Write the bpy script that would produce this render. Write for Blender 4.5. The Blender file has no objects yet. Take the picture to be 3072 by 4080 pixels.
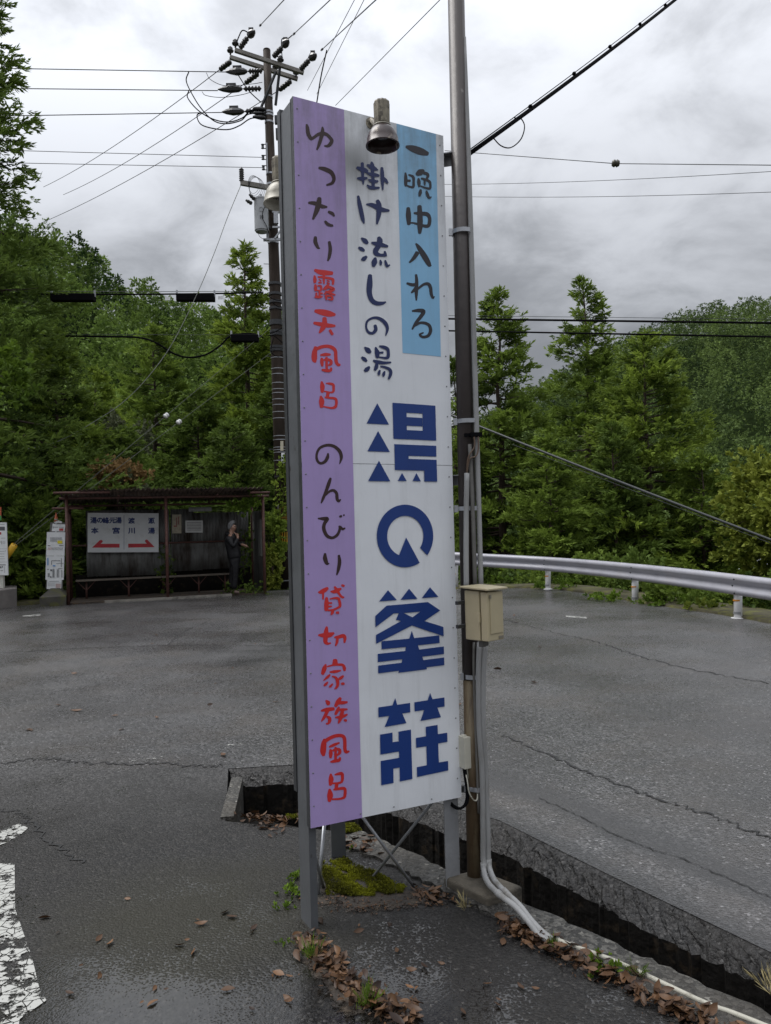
import bpy, bmesh, math, random
import numpy as np
from mathutils import Vector, Matrix
random.seed(7); rng = np.random.default_rng(7)
SC = bpy.context.scene
COL = SC.collection
PI = math.pi
# ------------------------------------------------------------------ camera
EYE = 1.55; FPX = 3070.0; PITCH = math.radians(1.05); ROLL = math.radians(1.575)
R0 = Vector((1, 0, 0)); F0 = Vector((0, math.cos(PITCH), math.sin(PITCH))); U0 = Vector((0, -math.sin(PITCH), math.cos(PITCH)))
RIGHT = R0*math.cos(ROLL) - U0*math.sin(ROLL); UP = R0*math.sin(ROLL) + U0*math.cos(ROLL)
CAMP = Vector((0, 0, EYE))
cam = bpy.data.cameras.new('camera'); camo = bpy.data.objects.new('camera', cam); COL.objects.link(camo)
cam.sensor_fit = 'VERTICAL'; cam.sensor_height = 36.0; cam.lens = FPX/4080*36.0
cam.clip_start = 0.05; cam.clip_end = 3000
camo.matrix_world = Matrix(((RIGHT.x, UP.x, -F0.x, CAMP.x), (RIGHT.y, UP.y, -F0.y, CAMP.y), (RIGHT.z, UP.z, -F0.z, CAMP.z), (0, 0, 0, 1)))
SC.camera = camo
# ------------------------------------------------------------------ sky, sun, exposure
SUN_EL = math.radians(60); SUN_AZ = math.radians(-75)          # azimuth from +Y towards +X
SUND = Vector((math.sin(SUN_AZ)*math.cos(SUN_EL), math.cos(SUN_AZ)*math.cos(SUN_EL), math.sin(SUN_EL)))
def build_world():
    w = bpy.data.worlds.new('World'); SC.world = w; w.use_nodes = True
    nt = w.node_tree; N = nt.nodes; L = nt.links; N.clear()
    out = N.new('ShaderNodeOutputWorld'); bg = N.new('ShaderNodeBackground'); bg.inputs[1].default_value = 0.1
    tc = N.new('ShaderNodeTexCoord'); sep = N.new('ShaderNodeSeparateXYZ'); L.new(tc.outputs['Generated'], sep.inputs[0])
    def M(op, a, b=None, clamp=False):
        n = N.new('ShaderNodeMath'); n.operation = op; n.use_clamp = clamp
        for i, v in enumerate((a, b)):
            if v is None: continue
            if isinstance(v, (int, float)): n.inputs[i].default_value = v
            else: L.new(v, n.inputs[i])
        return n.outputs[0]
    z = M('MAXIMUM', sep.outputs[2], 0.0)
    cie = M('MULTIPLY_ADD', M('POWER', z, 1.7), 1.36); cie.node.inputs[2].default_value = 0.25   # overcast dome, brighter towards the zenith
    den = M('ADD', z, 0.30)
    cx = N.new('ShaderNodeCombineXYZ'); L.new(M('DIVIDE', sep.outputs[0], den), cx.inputs[0]); L.new(M('DIVIDE', sep.outputs[1], den), cx.inputs[1]); cx.inputs[2].default_value = 3.7
    def noise(scale, detail, rough, dist):
        n = N.new('ShaderNodeTexNoise'); n.inputs['Scale'].default_value = scale; n.inputs['Detail'].default_value = detail
        n.inputs['Roughness'].default_value = rough; n.inputs['Distortion'].default_value = dist; L.new(cx.outputs[0], n.inputs['Vector']); return n.outputs['Fac']
    n1 = noise(1.35, 7, 0.52, 0.35); n2 = noise(4.2, 7, 0.58, 0.4)
    mr = N.new('ShaderNodeMapRange'); mr.interpolation_type = 'SMOOTHSTEP'; L.new(M('ADD', M('MULTIPLY', n1, 0.66), M('MULTIPLY', n2, 0.34)), mr.inputs[0])
    mr.inputs[1].default_value = 0.41; mr.inputs[2].default_value = 0.60; mr.inputs[3].default_value = 0.62; mr.inputs[4].default_value = 1.22
    vm = N.new('ShaderNodeVectorMath'); vm.operation = 'DOT_PRODUCT'; L.new(tc.outputs['Generated'], vm.inputs[0]); vm.inputs[1].default_value = SUND
    glow = M('MULTIPLY_ADD', M('POWER', M('MAXIMUM', vm.outputs['Value'], 0.0), 3.0), 0.28); glow.node.inputs[2].default_value = 0.82
    val = M('MULTIPLY', M('MULTIPLY', cie, mr.outputs[0]), glow)
    sc = M('MULTIPLY', val, 10.0)
    rgb = N.new('ShaderNodeCombineXYZ'); L.new(M('MULTIPLY', sc, 0.955), rgb.inputs[0]); L.new(M('MULTIPLY', sc, 0.985), rgb.inputs[1]); L.new(M('MULTIPLY', sc, 1.05), rgb.inputs[2])
    sky = N.new('ShaderNodeTexSky'); sky.sky_type = 'NISHITA'; sky.sun_disc = False; sky.sun_elevation = SUN_EL; sky.sun_rotation = SUN_AZ
    mix = N.new('ShaderNodeMix'); mix.data_type = 'RGBA'; mix.inputs[0].default_value = 0.95
    L.new(sky.outputs[0], mix.inputs[6]); L.new(rgb.outputs[0], mix.inputs[7]); L.new(mix.outputs[2], bg.inputs[0]); L.new(bg.outputs[0], out.inputs[0])
build_world()
sl = bpy.data.lights.new('sun', 'SUN'); sl.energy = 1.5; sl.angle = math.radians(35); sl.color = (1.0, 0.975, 0.94)
so = bpy.data.objects.new('sun', sl); COL.objects.link(so); so.rotation_euler = (-SUND).to_track_quat('-Z', 'Y').to_euler(); so.location = (0, 0, 30)
SC.view_settings.view_transform = 'Standard'; SC.view_settings.look = 'None'; SC.view_settings.exposure = 0.58; SC.view_settings.gamma = 1.0
SC.render.engine = 'CYCLES'; SC.cycles.use_denoising = True; SC.cycles.max_bounces = 6; SC.cycles.transparent_max_bounces = 8
SC.cycles.diffuse_bounces = 3; SC.cycles.glossy_bounces = 3; SC.cycles.transmission_bounces = 4
# ------------------------------------------------------------------ survey helpers
def ray(px, py):
    a = (px-1536)/FPX; b = -(py-2040)/FPX
    return RIGHT*a + UP*b + F0
def at(px, py, Y):
    d = ray(px, py); return CAMP + d*(Y/d.y)
def gnd(px, py, z=0.0):
    d = ray(px, py); return CAMP + d*((z-EYE)/d.z)
# ------------------------------------------------------------------ materials
MATS = {}
def mat(name, col, rough=0.6, metal=0.0, var=0.15, vscale=6.0, bump=0.0, bscale=60.0, col2=None, c2scale=3.0, c2thr=(0.5, 0.62), streak=0.0, spec=0.5, rvar=0.1, coat=0.0):
    if name in MATS: return MATS[name]
    m = bpy.data.materials.new(name); MATS[name] = m; m.use_nodes = True
    nt = m.node_tree; N = nt.nodes; L = nt.links; b = N['Principled BSDF']
    b.inputs['Metallic'].default_value = metal; b.inputs['Specular IOR Level'].default_value = spec
    if coat: b.inputs['Coat Weight'].default_value = coat; b.inputs['Coat Roughness'].default_value = 0.15
    tc = N.new('ShaderNodeTexCoord'); vec = tc.outputs['Object']
    n = N.new('ShaderNodeTexNoise'); n.inputs['Scale'].default_value = vscale; n.inputs['Detail'].default_value = 6; n.inputs['Roughness'].default_value = 0.62
    if streak:
        mp = N.new('ShaderNodeMapping'); mp.inputs['Scale'].default_value = (1, 1, streak); L.new(vec, mp.inputs[0]); L.new(mp.outputs[0], n.inputs[0])
    else: L.new(vec, n.inputs[0])
    mx = N.new('ShaderNodeMix'); mx.data_type = 'RGBA'
    mx.inputs[6].default_value = tuple(c*(1-var) for c in col)+(1,); mx.inputs[7].default_value = tuple(min(1, c*(1+var)) for c in col)+(1,)
    mr = N.new('ShaderNodeMapRange'); mr.inputs[1].default_value = 0.3; mr.inputs[2].default_value = 0.7; L.new(n.outputs['Fac'], mr.inputs[0]); L.new(mr.outputs[0], mx.inputs[0])
    last = mx.outputs[2]
    if col2:
        n2 = N.new('ShaderNodeTexNoise'); n2.inputs['Scale'].default_value = c2scale; n2.inputs['Detail'].default_value = 8; n2.inputs['Roughness'].default_value = 0.65
        if streak: L.new(mp.outputs[0], n2.inputs[0])
        else: L.new(vec, n2.inputs[0])
        r2 = N.new('ShaderNodeMapRange'); r2.inputs[1].default_value = c2thr[0]; r2.inputs[2].default_value = c2thr[1]; L.new(n2.outputs['Fac'], r2.inputs[0])
        m2 = N.new('ShaderNodeMix'); m2.data_type = 'RGBA'; L.new(r2.outputs[0], m2.inputs[0]); L.new(last, m2.inputs[6]); m2.inputs[7].default_value = tuple(col2)+(1,); last = m2.outputs[2]
    L.new(last, b.inputs['Base Color'])
    rr = N.new('ShaderNodeMapRange'); rr.inputs[3].default_value = max(0.02, rough-rvar); rr.inputs[4].default_value = min(1, rough+rvar); L.new(n.outputs['Fac'], rr.inputs[0]); L.new(rr.outputs[0], b.inputs['Roughness'])
    if bump:
        nb = N.new('ShaderNodeTexNoise'); nb.inputs['Scale'].default_value = bscale; nb.inputs['Detail'].default_value = 4; L.new(vec, nb.inputs[0])
        bp = N.new('ShaderNodeBump'); bp.inputs['Strength'].default_value = min(1, bump); bp.inputs['Distance'].default_value = 0.4/bscale; L.new(nb.outputs['Fac'], bp.inputs['Height']); L.new(bp.outputs[0], b.inputs['Normal'])
    return m
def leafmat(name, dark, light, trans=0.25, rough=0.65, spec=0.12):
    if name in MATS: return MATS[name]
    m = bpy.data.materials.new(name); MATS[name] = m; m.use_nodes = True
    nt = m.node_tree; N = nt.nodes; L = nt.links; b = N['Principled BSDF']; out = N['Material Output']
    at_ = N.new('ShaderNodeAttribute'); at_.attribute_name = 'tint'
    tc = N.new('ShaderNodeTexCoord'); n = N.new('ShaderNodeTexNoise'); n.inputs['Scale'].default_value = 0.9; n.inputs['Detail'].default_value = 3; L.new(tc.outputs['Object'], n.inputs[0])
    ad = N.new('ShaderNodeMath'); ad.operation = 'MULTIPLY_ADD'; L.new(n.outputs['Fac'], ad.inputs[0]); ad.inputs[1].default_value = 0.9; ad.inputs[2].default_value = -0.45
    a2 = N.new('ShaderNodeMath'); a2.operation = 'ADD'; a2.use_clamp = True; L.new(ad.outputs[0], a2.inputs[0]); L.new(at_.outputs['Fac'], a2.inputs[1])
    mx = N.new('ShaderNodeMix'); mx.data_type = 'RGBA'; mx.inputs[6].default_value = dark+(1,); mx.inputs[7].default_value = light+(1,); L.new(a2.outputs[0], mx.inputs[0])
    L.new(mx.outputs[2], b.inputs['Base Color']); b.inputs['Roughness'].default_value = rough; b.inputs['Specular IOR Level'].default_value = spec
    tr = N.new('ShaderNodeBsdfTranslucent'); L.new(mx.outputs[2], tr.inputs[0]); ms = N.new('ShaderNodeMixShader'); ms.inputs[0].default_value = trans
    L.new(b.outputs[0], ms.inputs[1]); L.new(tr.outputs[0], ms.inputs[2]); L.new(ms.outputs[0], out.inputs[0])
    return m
# ------------------------------------------------------------------ objects
def tag(o, label=None, cat=None, group=None, kind=None):
    if label: o['label'] = label
    if cat: o['category'] = cat
    if group: o['group'] = group
    if kind: o['kind'] = kind
    return o
def thing(name, label, cat, loc=(0, 0, 0), rotz=0.0, group=None):
    o = bpy.data.objects.new(name, None); COL.objects.link(o); o.empty_display_size = 0.2
    o.location = loc; o.rotation_euler = (0, 0, rotz); tag(o, label, cat, group); return o
def rootmat(o):
    m = Matrix.Translation(o.location) @ o.rotation_euler.to_matrix().to_4x4()
    return m
def wmat(o):
    if o.parent is None: return rootmat(o)
    return wmat(o.parent) @ o.matrix_parent_inverse @ rootmat(o)
class MB:
    def __init__(s): s.v = []; s.f = []
    def add(s, vs, fs):
        k = len(s.v); s.v += [tuple(v) for v in vs]; s.f += [tuple(i+k for i in f) for f in fs]; return s
    def box(s, c, size, m=None, bev=0.0):
        hx, hy, hz = (x/2 for x in size); c = Vector(c)
        pts = [Vector((x, y, z)) for z in (-hz, hz) for x, y in ((-hx, -hy), (hx, -hy), (hx, hy), (-hx, hy))]
        if m is not None: pts = [m @ p for p in pts]
        return s.add([p+c for p in pts], [(3, 2, 1, 0), (4, 5, 6, 7), (0, 1, 5, 4), (1, 2, 6, 5), (2, 3, 7, 6), (3, 0, 4, 7)])
    def hexa(s, bot, top):
        return s.add(list(bot)+list(top), [(3, 2, 1, 0), (4, 5, 6, 7), (0, 1, 5, 4), (1, 2, 6, 5), (2, 3, 7, 6), (3, 0, 4, 7)])
    def quad(s, a, b, c, d): return s.add([a, b, c, d], [(0, 1, 2, 3)])
    def tube(s, pts, r, n=8, cap=True):
        pts = [Vector(p) for p in pts]; m = len(pts)
        rs = r if isinstance(r, (list, tuple)) else [r]*m
        t0 = (pts[1]-pts[0]).normalized(); ref = Vector((0, 0, 1)) if abs(t0.z) < 0.9 else Vector((1, 0, 0))
        u = t0.cross(ref).normalized(); vs = []
        for i, p in enumerate(pts):
            t = (pts[min(i+1, m-1)]-pts[max(i-1, 0)]).normalized()
            u = (u - t*u.dot(t)); u = u.normalized() if u.length > 1e-6 else t.orthogonal().normalized()
            w = t.cross(u)
            for k in range(n):
                a = 2*PI*k/n; vs.append(p + (u*math.cos(a)+w*math.sin(a))*rs[i])
        fs = [(i*n+k, i*n+(k+1) % n, (i+1)*n+(k+1) % n, (i+1)*n+k) for i in range(m-1) for k in range(n)]
        if cap: fs += [tuple(range(n-1, -1, -1)), tuple((m-1)*n+k for k in range(n))]
        return s.add(vs, fs)
    def lathe(s, o, axis, prof, n=20, ribs=0.0):
        # prof: (distance along axis, radius)
        axis = Vector(axis).normalized(); o = Vector(o); u = axis.orthogonal().normalized(); w = axis.cross(u); vs = []
        for h, r in prof:
            for k in range(n):
                a = 2*PI*k/n; rr = r*(1+(ribs if k % 2 else 0)); vs.append(o+axis*h+(u*math.cos(a)+w*math.sin(a))*rr)
        m = len(prof); fs = [(i*n+k, i*n+(k+1) % n, (i+1)*n+(k+1) % n, (i+1)*n+k) for i in range(m-1) for k in range(n)]
        if prof[0][1] > 1e-5: fs.append(tuple(range(n-1, -1, -1)))
        if prof[-1][1] > 1e-5: fs.append(tuple((m-1)*n+k for k in range(n)))
        return s.add(vs, fs)
    def sheet(s, poly, thick=None):
        from mathutils.geometry import tessellate_polygon
        vs = [Vector(p) for p in poly]; tri = tessellate_polygon([vs]); k = len(s.v); s.v += [tuple(p) for p in vs]
        nz = sum(((vs[b]-vs[a]).cross(vs[c]-vs[a])).z for a, b, c in tri)
        tri = [t if nz > 0 else t[::-1] for t in tri]
        s.f += [tuple(i+k for i in t) for t in tri]
        if thick:
            n = len(vs); s.v += [(p.x, p.y, p.z-thick) for p in vs]
            for i in range(n): j = (i+1) % n; s.f.append((k+i, k+j, k+n+j, k+n+i))
        return s
    def build(s, name, m, parent=None, smooth=False, loc=None):
        me = bpy.data.meshes.new(name); vs = s.v
        if loc is not None: vs = [(v[0]-loc[0], v[1]-loc[1], v[2]-loc[2]) for v in vs]
        me.from_pydata(vs, [], s.f); me.materials.append(m)
        if smooth: me.polygons.foreach_set('use_smooth', [True]*len(me.polygons))
        me.update()
        o = bpy.data.objects.new(name, me); COL.objects.link(o)
        if loc is not None: o.location = loc
        if parent: o.parent = parent; o.matrix_parent_inverse = wmat(parent).inverted()
        return o
def fixn(o):
    bm = bmesh.new(); bm.from_mesh(o.data); bmesh.ops.recalc_face_normals(bm, faces=bm.faces); bm.to_mesh(o.data); bm.free(); return o
def bevel(o, w, seg=2):
    md = o.modifiers.new('bevel', 'BEVEL'); md.width = w; md.segments = seg; md.limit_method = 'ANGLE'; return o
def npmesh(name, V, F, m, parent=None, tint=None, smooth=False):
    V = np.asarray(V, np.float32); F = np.asarray(F, np.int32); me = bpy.data.meshes.new(name); k = F.shape[1]
    me.vertices.add(len(V)); me.vertices.foreach_set('co', V.ravel()); me.loops.add(F.size); me.loops.foreach_set('vertex_index', F.ravel())
    me.polygons.add(len(F)); me.polygons.foreach_set('loop_start', np.arange(0, F.size, k, dtype=np.int32))
    if smooth: me.polygons.foreach_set('use_smooth', np.ones(len(F), bool))
    if tint is not None:
        a = me.attributes.new('tint', 'FLOAT', 'POINT'); a.data.foreach_set('value', np.asarray(tint, np.float32).ravel())
    me.materials.append(m); me.update(calc_edges=True); me.validate()
    o = bpy.data.objects.new(name, me); COL.objects.link(o)
    if parent: o.parent = parent; o.matrix_parent_inverse = wmat(parent).inverted()
    return o
def catmull(pts, k=6):
    P = [np.array(p, float) for p in pts]; P = [2*P[0]-P[1]]+P+[2*P[-1]-P[-2]]; out = []
    for i in range(1, len(P)-2):
        for j in range(k):
            t = j/k; a, b, c, d = P[i-1], P[i], P[i+1], P[i+2]
            out.append(0.5*((2*b)+(c-a)*t+(2*a-5*b+4*c-d)*t*t+(3*b-a-3*c+d)*t**3))
    out.append(P[-2]); return out
def sag(a, b, s, n=14):
    a = Vector(a); b = Vector(b); return [a.lerp(b, i/n) - Vector((0, 0, s*4*(i/n)*(1-i/n))) for i in range(n+1)]
# shared materials
M_steel = mat('grey painted steel', (0.23, 0.235, 0.24), 0.45, 0.3, 0.12, 9, 0.15, 40, (0.10, 0.085, 0.075), 14, (0.60, 0.72))
M_dsteel = mat('dark weathered steel', (0.045, 0.047, 0.05), 0.45, 0.3, 0.2, 9, 0.2, 50)
M_galv = mat('galvanised steel', (0.42, 0.43, 0.45), 0.42, 0.7, 0.15, 20, 0.05, 60)
M_rust = mat('rusty brown paint', (0.085, 0.034, 0.026), 0.65, 0.1, 0.3, 12, 0.3, 60, (0.05, 0.022, 0.016), 20, (0.5, 0.6))
M_black = mat('black cable jacket', (0.006, 0.006, 0.007), 0.85, 0, 0.2, 10, spec=0.04)
M_wire = mat('weathered conductor', (0.03, 0.032, 0.035), 0.5, 0.3, 0.2, 10)

M_paint = mat('white sign paint', (0.78, 0.79, 0.80), 0.4, 0, 0.05, 5)
M_conc = mat('weathered concrete', (0.20, 0.185, 0.16), 0.85, 0, 0.3, 7, 0.6, 60, (0.07, 0.065, 0.05), 5, (0.5, 0.65))
# ------------------------------------------------------------------ ground: road, forecourt, ditch, terrain
def asphalt(name, base, light, agg, bumpd, rough, wet=None, spec=0.5, tracks=False, patch=(0.02, 0.018, 0.016)):
    m = bpy.data.materials.new(name); m.use_nodes = True; nt = m.node_tree; N = nt.nodes; L = nt.links; b = N['Principled BSDF']
    tc = N.new('ShaderNodeTexCoord'); vec = tc.outputs['Object']
    def noise(s, d=5, r=0.6):
        n = N.new('ShaderNodeTexNoise'); n.inputs['Scale'].default_value = s; n.inputs['Detail'].default_value = d; n.inputs['Roughness'].default_value = r; L.new(vec, n.inputs[0]); return n.outputs['Fac']
    def mrange(v, a, b_, c=0.0, d=1.0):
        n = N.new('ShaderNodeMapRange'); n.inputs[1].default_value = a; n.inputs[2].default_value = b_; n.inputs[3].default_value = c; n.inputs[4].default_value = d; L.new(v, n.inputs[0]); return n.outputs[0]
    def mixc(f, a, c):
        n = N.new('ShaderNodeMix'); n.data_type = 'RGBA'; L.new(f, n.inputs[0])
        for i, v in ((6, a), (7, c)):
            if isinstance(v, tuple): n.inputs[i].default_value = v+(1,)
            else: L.new(v, n.inputs[i])
        return n.outputs[2]
    def math_(op, a, c):
        n = N.new('ShaderNodeMath'); n.operation = op
        for i, v in enumerate((a, c)):
            if isinstance(v, (int, float)): n.inputs[i].default_value = v
            else: L.new(v, n.inputs[i])
        return n.outputs[0]
    wv = N.new('ShaderNodeTexNoise'); wv.inputs['Scale'].default_value = agg*.6; L.new(vec, wv.inputs[0]); wm = N.new('ShaderNodeVectorMath'); wm.operation = 'MULTIPLY_ADD'; L.new(wv.outputs['Color'], wm.inputs[0]); wm.inputs[1].default_value = (1.2/agg,)*3; L.new(vec, wm.inputs[2])
    vo = N.new('ShaderNodeTexVoronoi'); vo.inputs['Scale'].default_value = agg; L.new(wm.outputs[0], vo.inputs['Vector'])
    stone = N.new('ShaderNodeSeparateColor'); L.new(vo.outputs['Color'], stone.inputs[0])
    col = mixc(mrange(stone.outputs[0], 0.35, 1.0), base, light); col = mixc(mrange(noise(1.3, 6, 0.65), 0.45, 0.62, 0, 0.55), col, tuple(c*k for c, k in zip(base, (2.2, 1.9, 1.6))))
    col = mixc(mrange(noise(0.55, 6), 0.44, 0.62, 0, 0.75), col, patch)
    col = mixc(mrange(noise(4.0, 8, 0.7), 0.60, 0.72, 0, 0.35), col, tuple(min(1, c*1.3) for c in light))
    col = mixc(mrange(noise(30.0, 4, 0.7), 0.55, 0.80, 0, 0.18), col, tuple(min(1, c*1.35) for c in light)); col = mixc(mrange(noise(17.0, 4, 0.7), 0.55, 0.72, 0, 0.5), col, tuple(c*.6 for c in base))
    col = mixc(mrange(stone.outputs[1], 0.975, 0.985, 0, 0.6), col, tuple(min(1, c*2.2) for c in light))
    big = noise(0.4, 5); r_ = math_('ADD', mrange(big, 0.35, 0.65, rough-0.17, rough+0.15), mrange(stone.outputs[2], 0, 1, -0.14, 0.14))
    bh = math_('ADD', math_('MULTIPLY', math_('SUBTRACT', 0.8, vo.outputs['Distance']), mrange(stone.outputs[2], 0, 1, 0.35, 1.1)), math_('MULTIPLY', noise(agg*1.6, 3), 0.25))
    bp = N.new('ShaderNodeBump'); bp.inputs['Distance'].default_value = bumpd; bp.inputs['Strength'].default_value = 0.9; L.new(bh, bp.inputs['Height'])
    if wet:
        sep = N.new('ShaderNodeSeparateXYZ'); L.new(vec, sep.inputs[0])
        gy = mrange(sep.outputs[1], wet[0], wet[1], 0, 0.36); gx = mrange(sep.outputs[0], wet[2], wet[3], 0, 0.30)
        f = math_('SUBTRACT', math_('ADD', noise(2.6, 5, 0.6), gy), gx)
        film = mrange(math_('ADD', f, math_('MULTIPLY', vo.outputs['Distance'], 0.60)), 0.94, 1.06)
        r_n = N.new('ShaderNodeMix'); r_n.data_type = 'FLOAT'; L.new(film, r_n.inputs[0]); L.new(r_, r_n.inputs[2]); r_n.inputs[3].default_value = 0.12; r_ = r_n.outputs[0]; L.new(mrange(film, 0, 1, spec, 1.0), b.inputs['Specular IOR Level'])
        L.new(mrange(film, 0, 1, 0.9, 0.10), bp.inputs['Strength'])
        # moss-brown silt lying in a low spot of the forecourt
        vs = N.new('ShaderNodeVectorMath'); vs.operation = 'DISTANCE'; L.new(vec, vs.inputs[0]); vs.inputs[1].default_value = wet[4]
        silt = mrange(math_('ADD', vs.outputs['Value'], math_('MULTIPLY', noise(3.0), 0.6)), 1.05, 0.50, 0, 0.8)
        seam_sheen = mrange(math_('ADD', sep.outputs[1], math_('MULTIPLY', math_('SUBTRACT', noise(1.6, 6, 0.65), 0.5), 1.6)), 4.0, 5.2, 0, 0.8)  # sheen towards the seam, painted into the asphalt colour as paler stones
        col = mixc(seam_sheen, col, mixc(mrange(stone.outputs[1], 0.3, 1.0), (0.022, 0.0214, 0.0214), (0.105, 0.102, 0.10)))
        col = mixc(silt, col, (0.016, 0.0145, 0.0065))
    if tracks:      # worn and damp bands that run along the road edge
        dt = N.new('ShaderNodeVectorMath'); dt.operation = 'DOT_PRODUCT'; L.new(vec, dt.inputs[0]); dt.inputs[1].default_value = (0.85, 0.53, 0)
        s_ = math_('ADD', math_('SUBTRACT', dt.outputs['Value'], 2.594), math_('MULTIPLY', math_('SUBTRACT', noise(0.9, 5, 0.6), 0.5), 0.28))
        sp_ = N.new('ShaderNodeSeparateXYZ'); L.new(vec, sp_.inputs[0]); right = mrange(sp_.outputs[0], -0.6, 0.6)
        def bandm(a0, a1, b0, b1): return math_('MULTIPLY', math_('MULTIPLY', mrange(s_, a0, a1), mrange(s_, b0, b1, 1.0, 0.0)), right)
        col = mixc(math_('MULTIPLY', bandm(.26, .34, .50, .66), 0.75), col, tuple(c*.8 for c in base)); col = mixc(math_('MULTIPLY', bandm(-.3, -.1, .04, .14), 0.7), col, tuple(c*.5 for c in base))
        r_ = math_('SUBTRACT', r_, math_('MULTIPLY', bandm(.66, .80, 1.3, 2.0), 0.10)); r_ = math_('ADD', r_, math_('MULTIPLY', bandm(.26, .34, .50, .66), 0.12))
        # oily damp stains on the far left lane
        vd = N.new('ShaderNodeVectorMath'); vd.operation = 'DISTANCE'; mp_ = N.new('ShaderNodeMapping'); mp_.inputs['Scale'].default_value = (1, .8, 1); L.new(vec, mp_.inputs[0]); L.new(mp_.outputs[0], vd.inputs[0]); vd.inputs[1].default_value = (-1.5, 7.9, 0)
        col = mixc(mrange(math_('ADD', vd.outputs['Value'], math_('MULTIPLY', noise(0.8, 6, 0.65), 2.2)), 1.9, 1.3, 0, 0.8), col, tuple(c*.55 for c in base))
    L.new(col, b.inputs['Base Color']); L.new(r_, b.inputs['Roughness']); L.new(bp.outputs[0], b.inputs['Normal'])
    b.inputs['Specular IOR Level'].default_value = spec
    return m
NL = [(-.90, 4.14), (-.17, 3.93), (.30, 3.38), (.643, 2.985), (1.18, 2.36), (2.5, .82)]
FL = [(-1.02, 4.93), (-.57, 4.95), (.52, 3.84), (.97, 3.10), (1.32, 2.62), (2.7, 1.0)]
RL = [(-1.07, 5.05), (-.6, 5.1), (.55, 4.05), (.957, 3.36), (1.36, 2.71), (2.85, 1.12)]
SEAM = [(-30, 5.9), (-6, 5.45)] + [(-6+4.93*i/40, 5.45-.40*i/40+.045*math.sin(i*.9)+.03*math.sin(i*2.3+1)+random.uniform(-.02, .02)) for i in range(1, 40)] + [(-1.07, 5.05)]
railpx = [(1700, 2194, 19.2, 2348), (1815, 2201, 18.6, 2347), (2183, 2220, 17.2, 2348), (2530, 2247, 14.4, 2402), (2940, 2290, 11.66, 2465), (3400, 2352, 9.6, 2560), (4200, 2500, 7.4, 2780)]
EDGE = [gnd(p[0], p[3]) for p in railpx]                     # outer edge of the tarmac under the guardrail
far_edge = [(-30, 15.0), (-14, 15.2), (-8.4, 16.6)]
Mroad = asphalt('wet road asphalt', (0.027, 0.0262, 0.0265), (0.128, 0.124, 0.124), 95.0, 0.0026, 0.31, spec=0.8, tracks=True, patch=(0.034, 0.032, 0.032))
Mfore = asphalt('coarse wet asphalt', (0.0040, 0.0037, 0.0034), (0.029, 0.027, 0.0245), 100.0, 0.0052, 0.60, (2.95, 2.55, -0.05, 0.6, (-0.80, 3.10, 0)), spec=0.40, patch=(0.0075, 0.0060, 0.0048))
Mshould = asphalt('ravelled asphalt edge', (0.007, 0.0067, 0.0065), (0.040, 0.038, 0.036), 95.0, 0.007, 0.6, spec=0.4)
rail_out = [(e.x+0.55*(1 if i > 1 else .3), e.y+0.25) for i, e in enumerate(EDGE)]
poly = [(x, y, 0) for x, y in SEAM] + [(x, y, 0) for x, y in RL] + [(14, -4, 0), (30, -4, 0), (30, 3, 0)] + \
       [(x, y, 0) for x, y in reversed(rail_out)] + [(2.4, 21.5, 0), (-1.5, 24.0, 0), (-2.6, 24.0, 0), (-2.3, 19.7, 0), (-6.9, 18.2, 0), (-8.2, 17.2, 0), (-14, 16.4, 0), (-30, 16, 0)]
o = MB().sheet(poly, 0.62).build('road', Mroad); tag(o, kind='structure')
poly = [(x, y, 0) for x, y in SEAM] + [(x, y, 0) for x, y in NL] + [(8, -4, 0), (-30, -4, 0)]
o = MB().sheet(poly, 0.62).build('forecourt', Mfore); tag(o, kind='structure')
# ravelled shoulder between road edge and ditch, uneven
b = MB(); nseg = 60
def along(pl, t):
    P = [Vector((x, y, 0)) for x, y in pl]; d = [0]
    for i in range(1, len(P)): d.append(d[-1]+(P[i]-P[i-1]).length)
    s = t*d[-1]
    for i in range(1, len(P)):
        if s <= d[i]+1e-9: return P[i-1].lerp(P[i], (s-d[i-1])/(d[i]-d[i-1]))
    return P[-1]
vs = []; fs = []; wv_ = []
for i in range(nseg*4+1):
    t = i/(nseg*4); a = along(RL, t); c = along(FL, t)
    for j in range(6):
        f = j/5; p = a.lerp(c, f); z = -0.004-0.075*f**1.4 + random.uniform(-.007, .007)*(0.2 if j == 0 else 1); p = p + Vector((random.uniform(-.012, .012), random.uniform(-.012, .012), 0))*(j > 0)
        vs.append((p.x, p.y, z))
    wv_.append((vs[-1][0], vs[-1][1], vs[-1][2])); wv_.append((c.x-.01, c.y-.01, -0.62))
for i in range(nseg*4):
    for j in range(5): k = i*6+j; fs.append((k, k+6, k+7, k+1))
o = fixn(MB().add(vs, fs).build('road_shoulder', Mshould)); tag(o, kind='structure')
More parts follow.
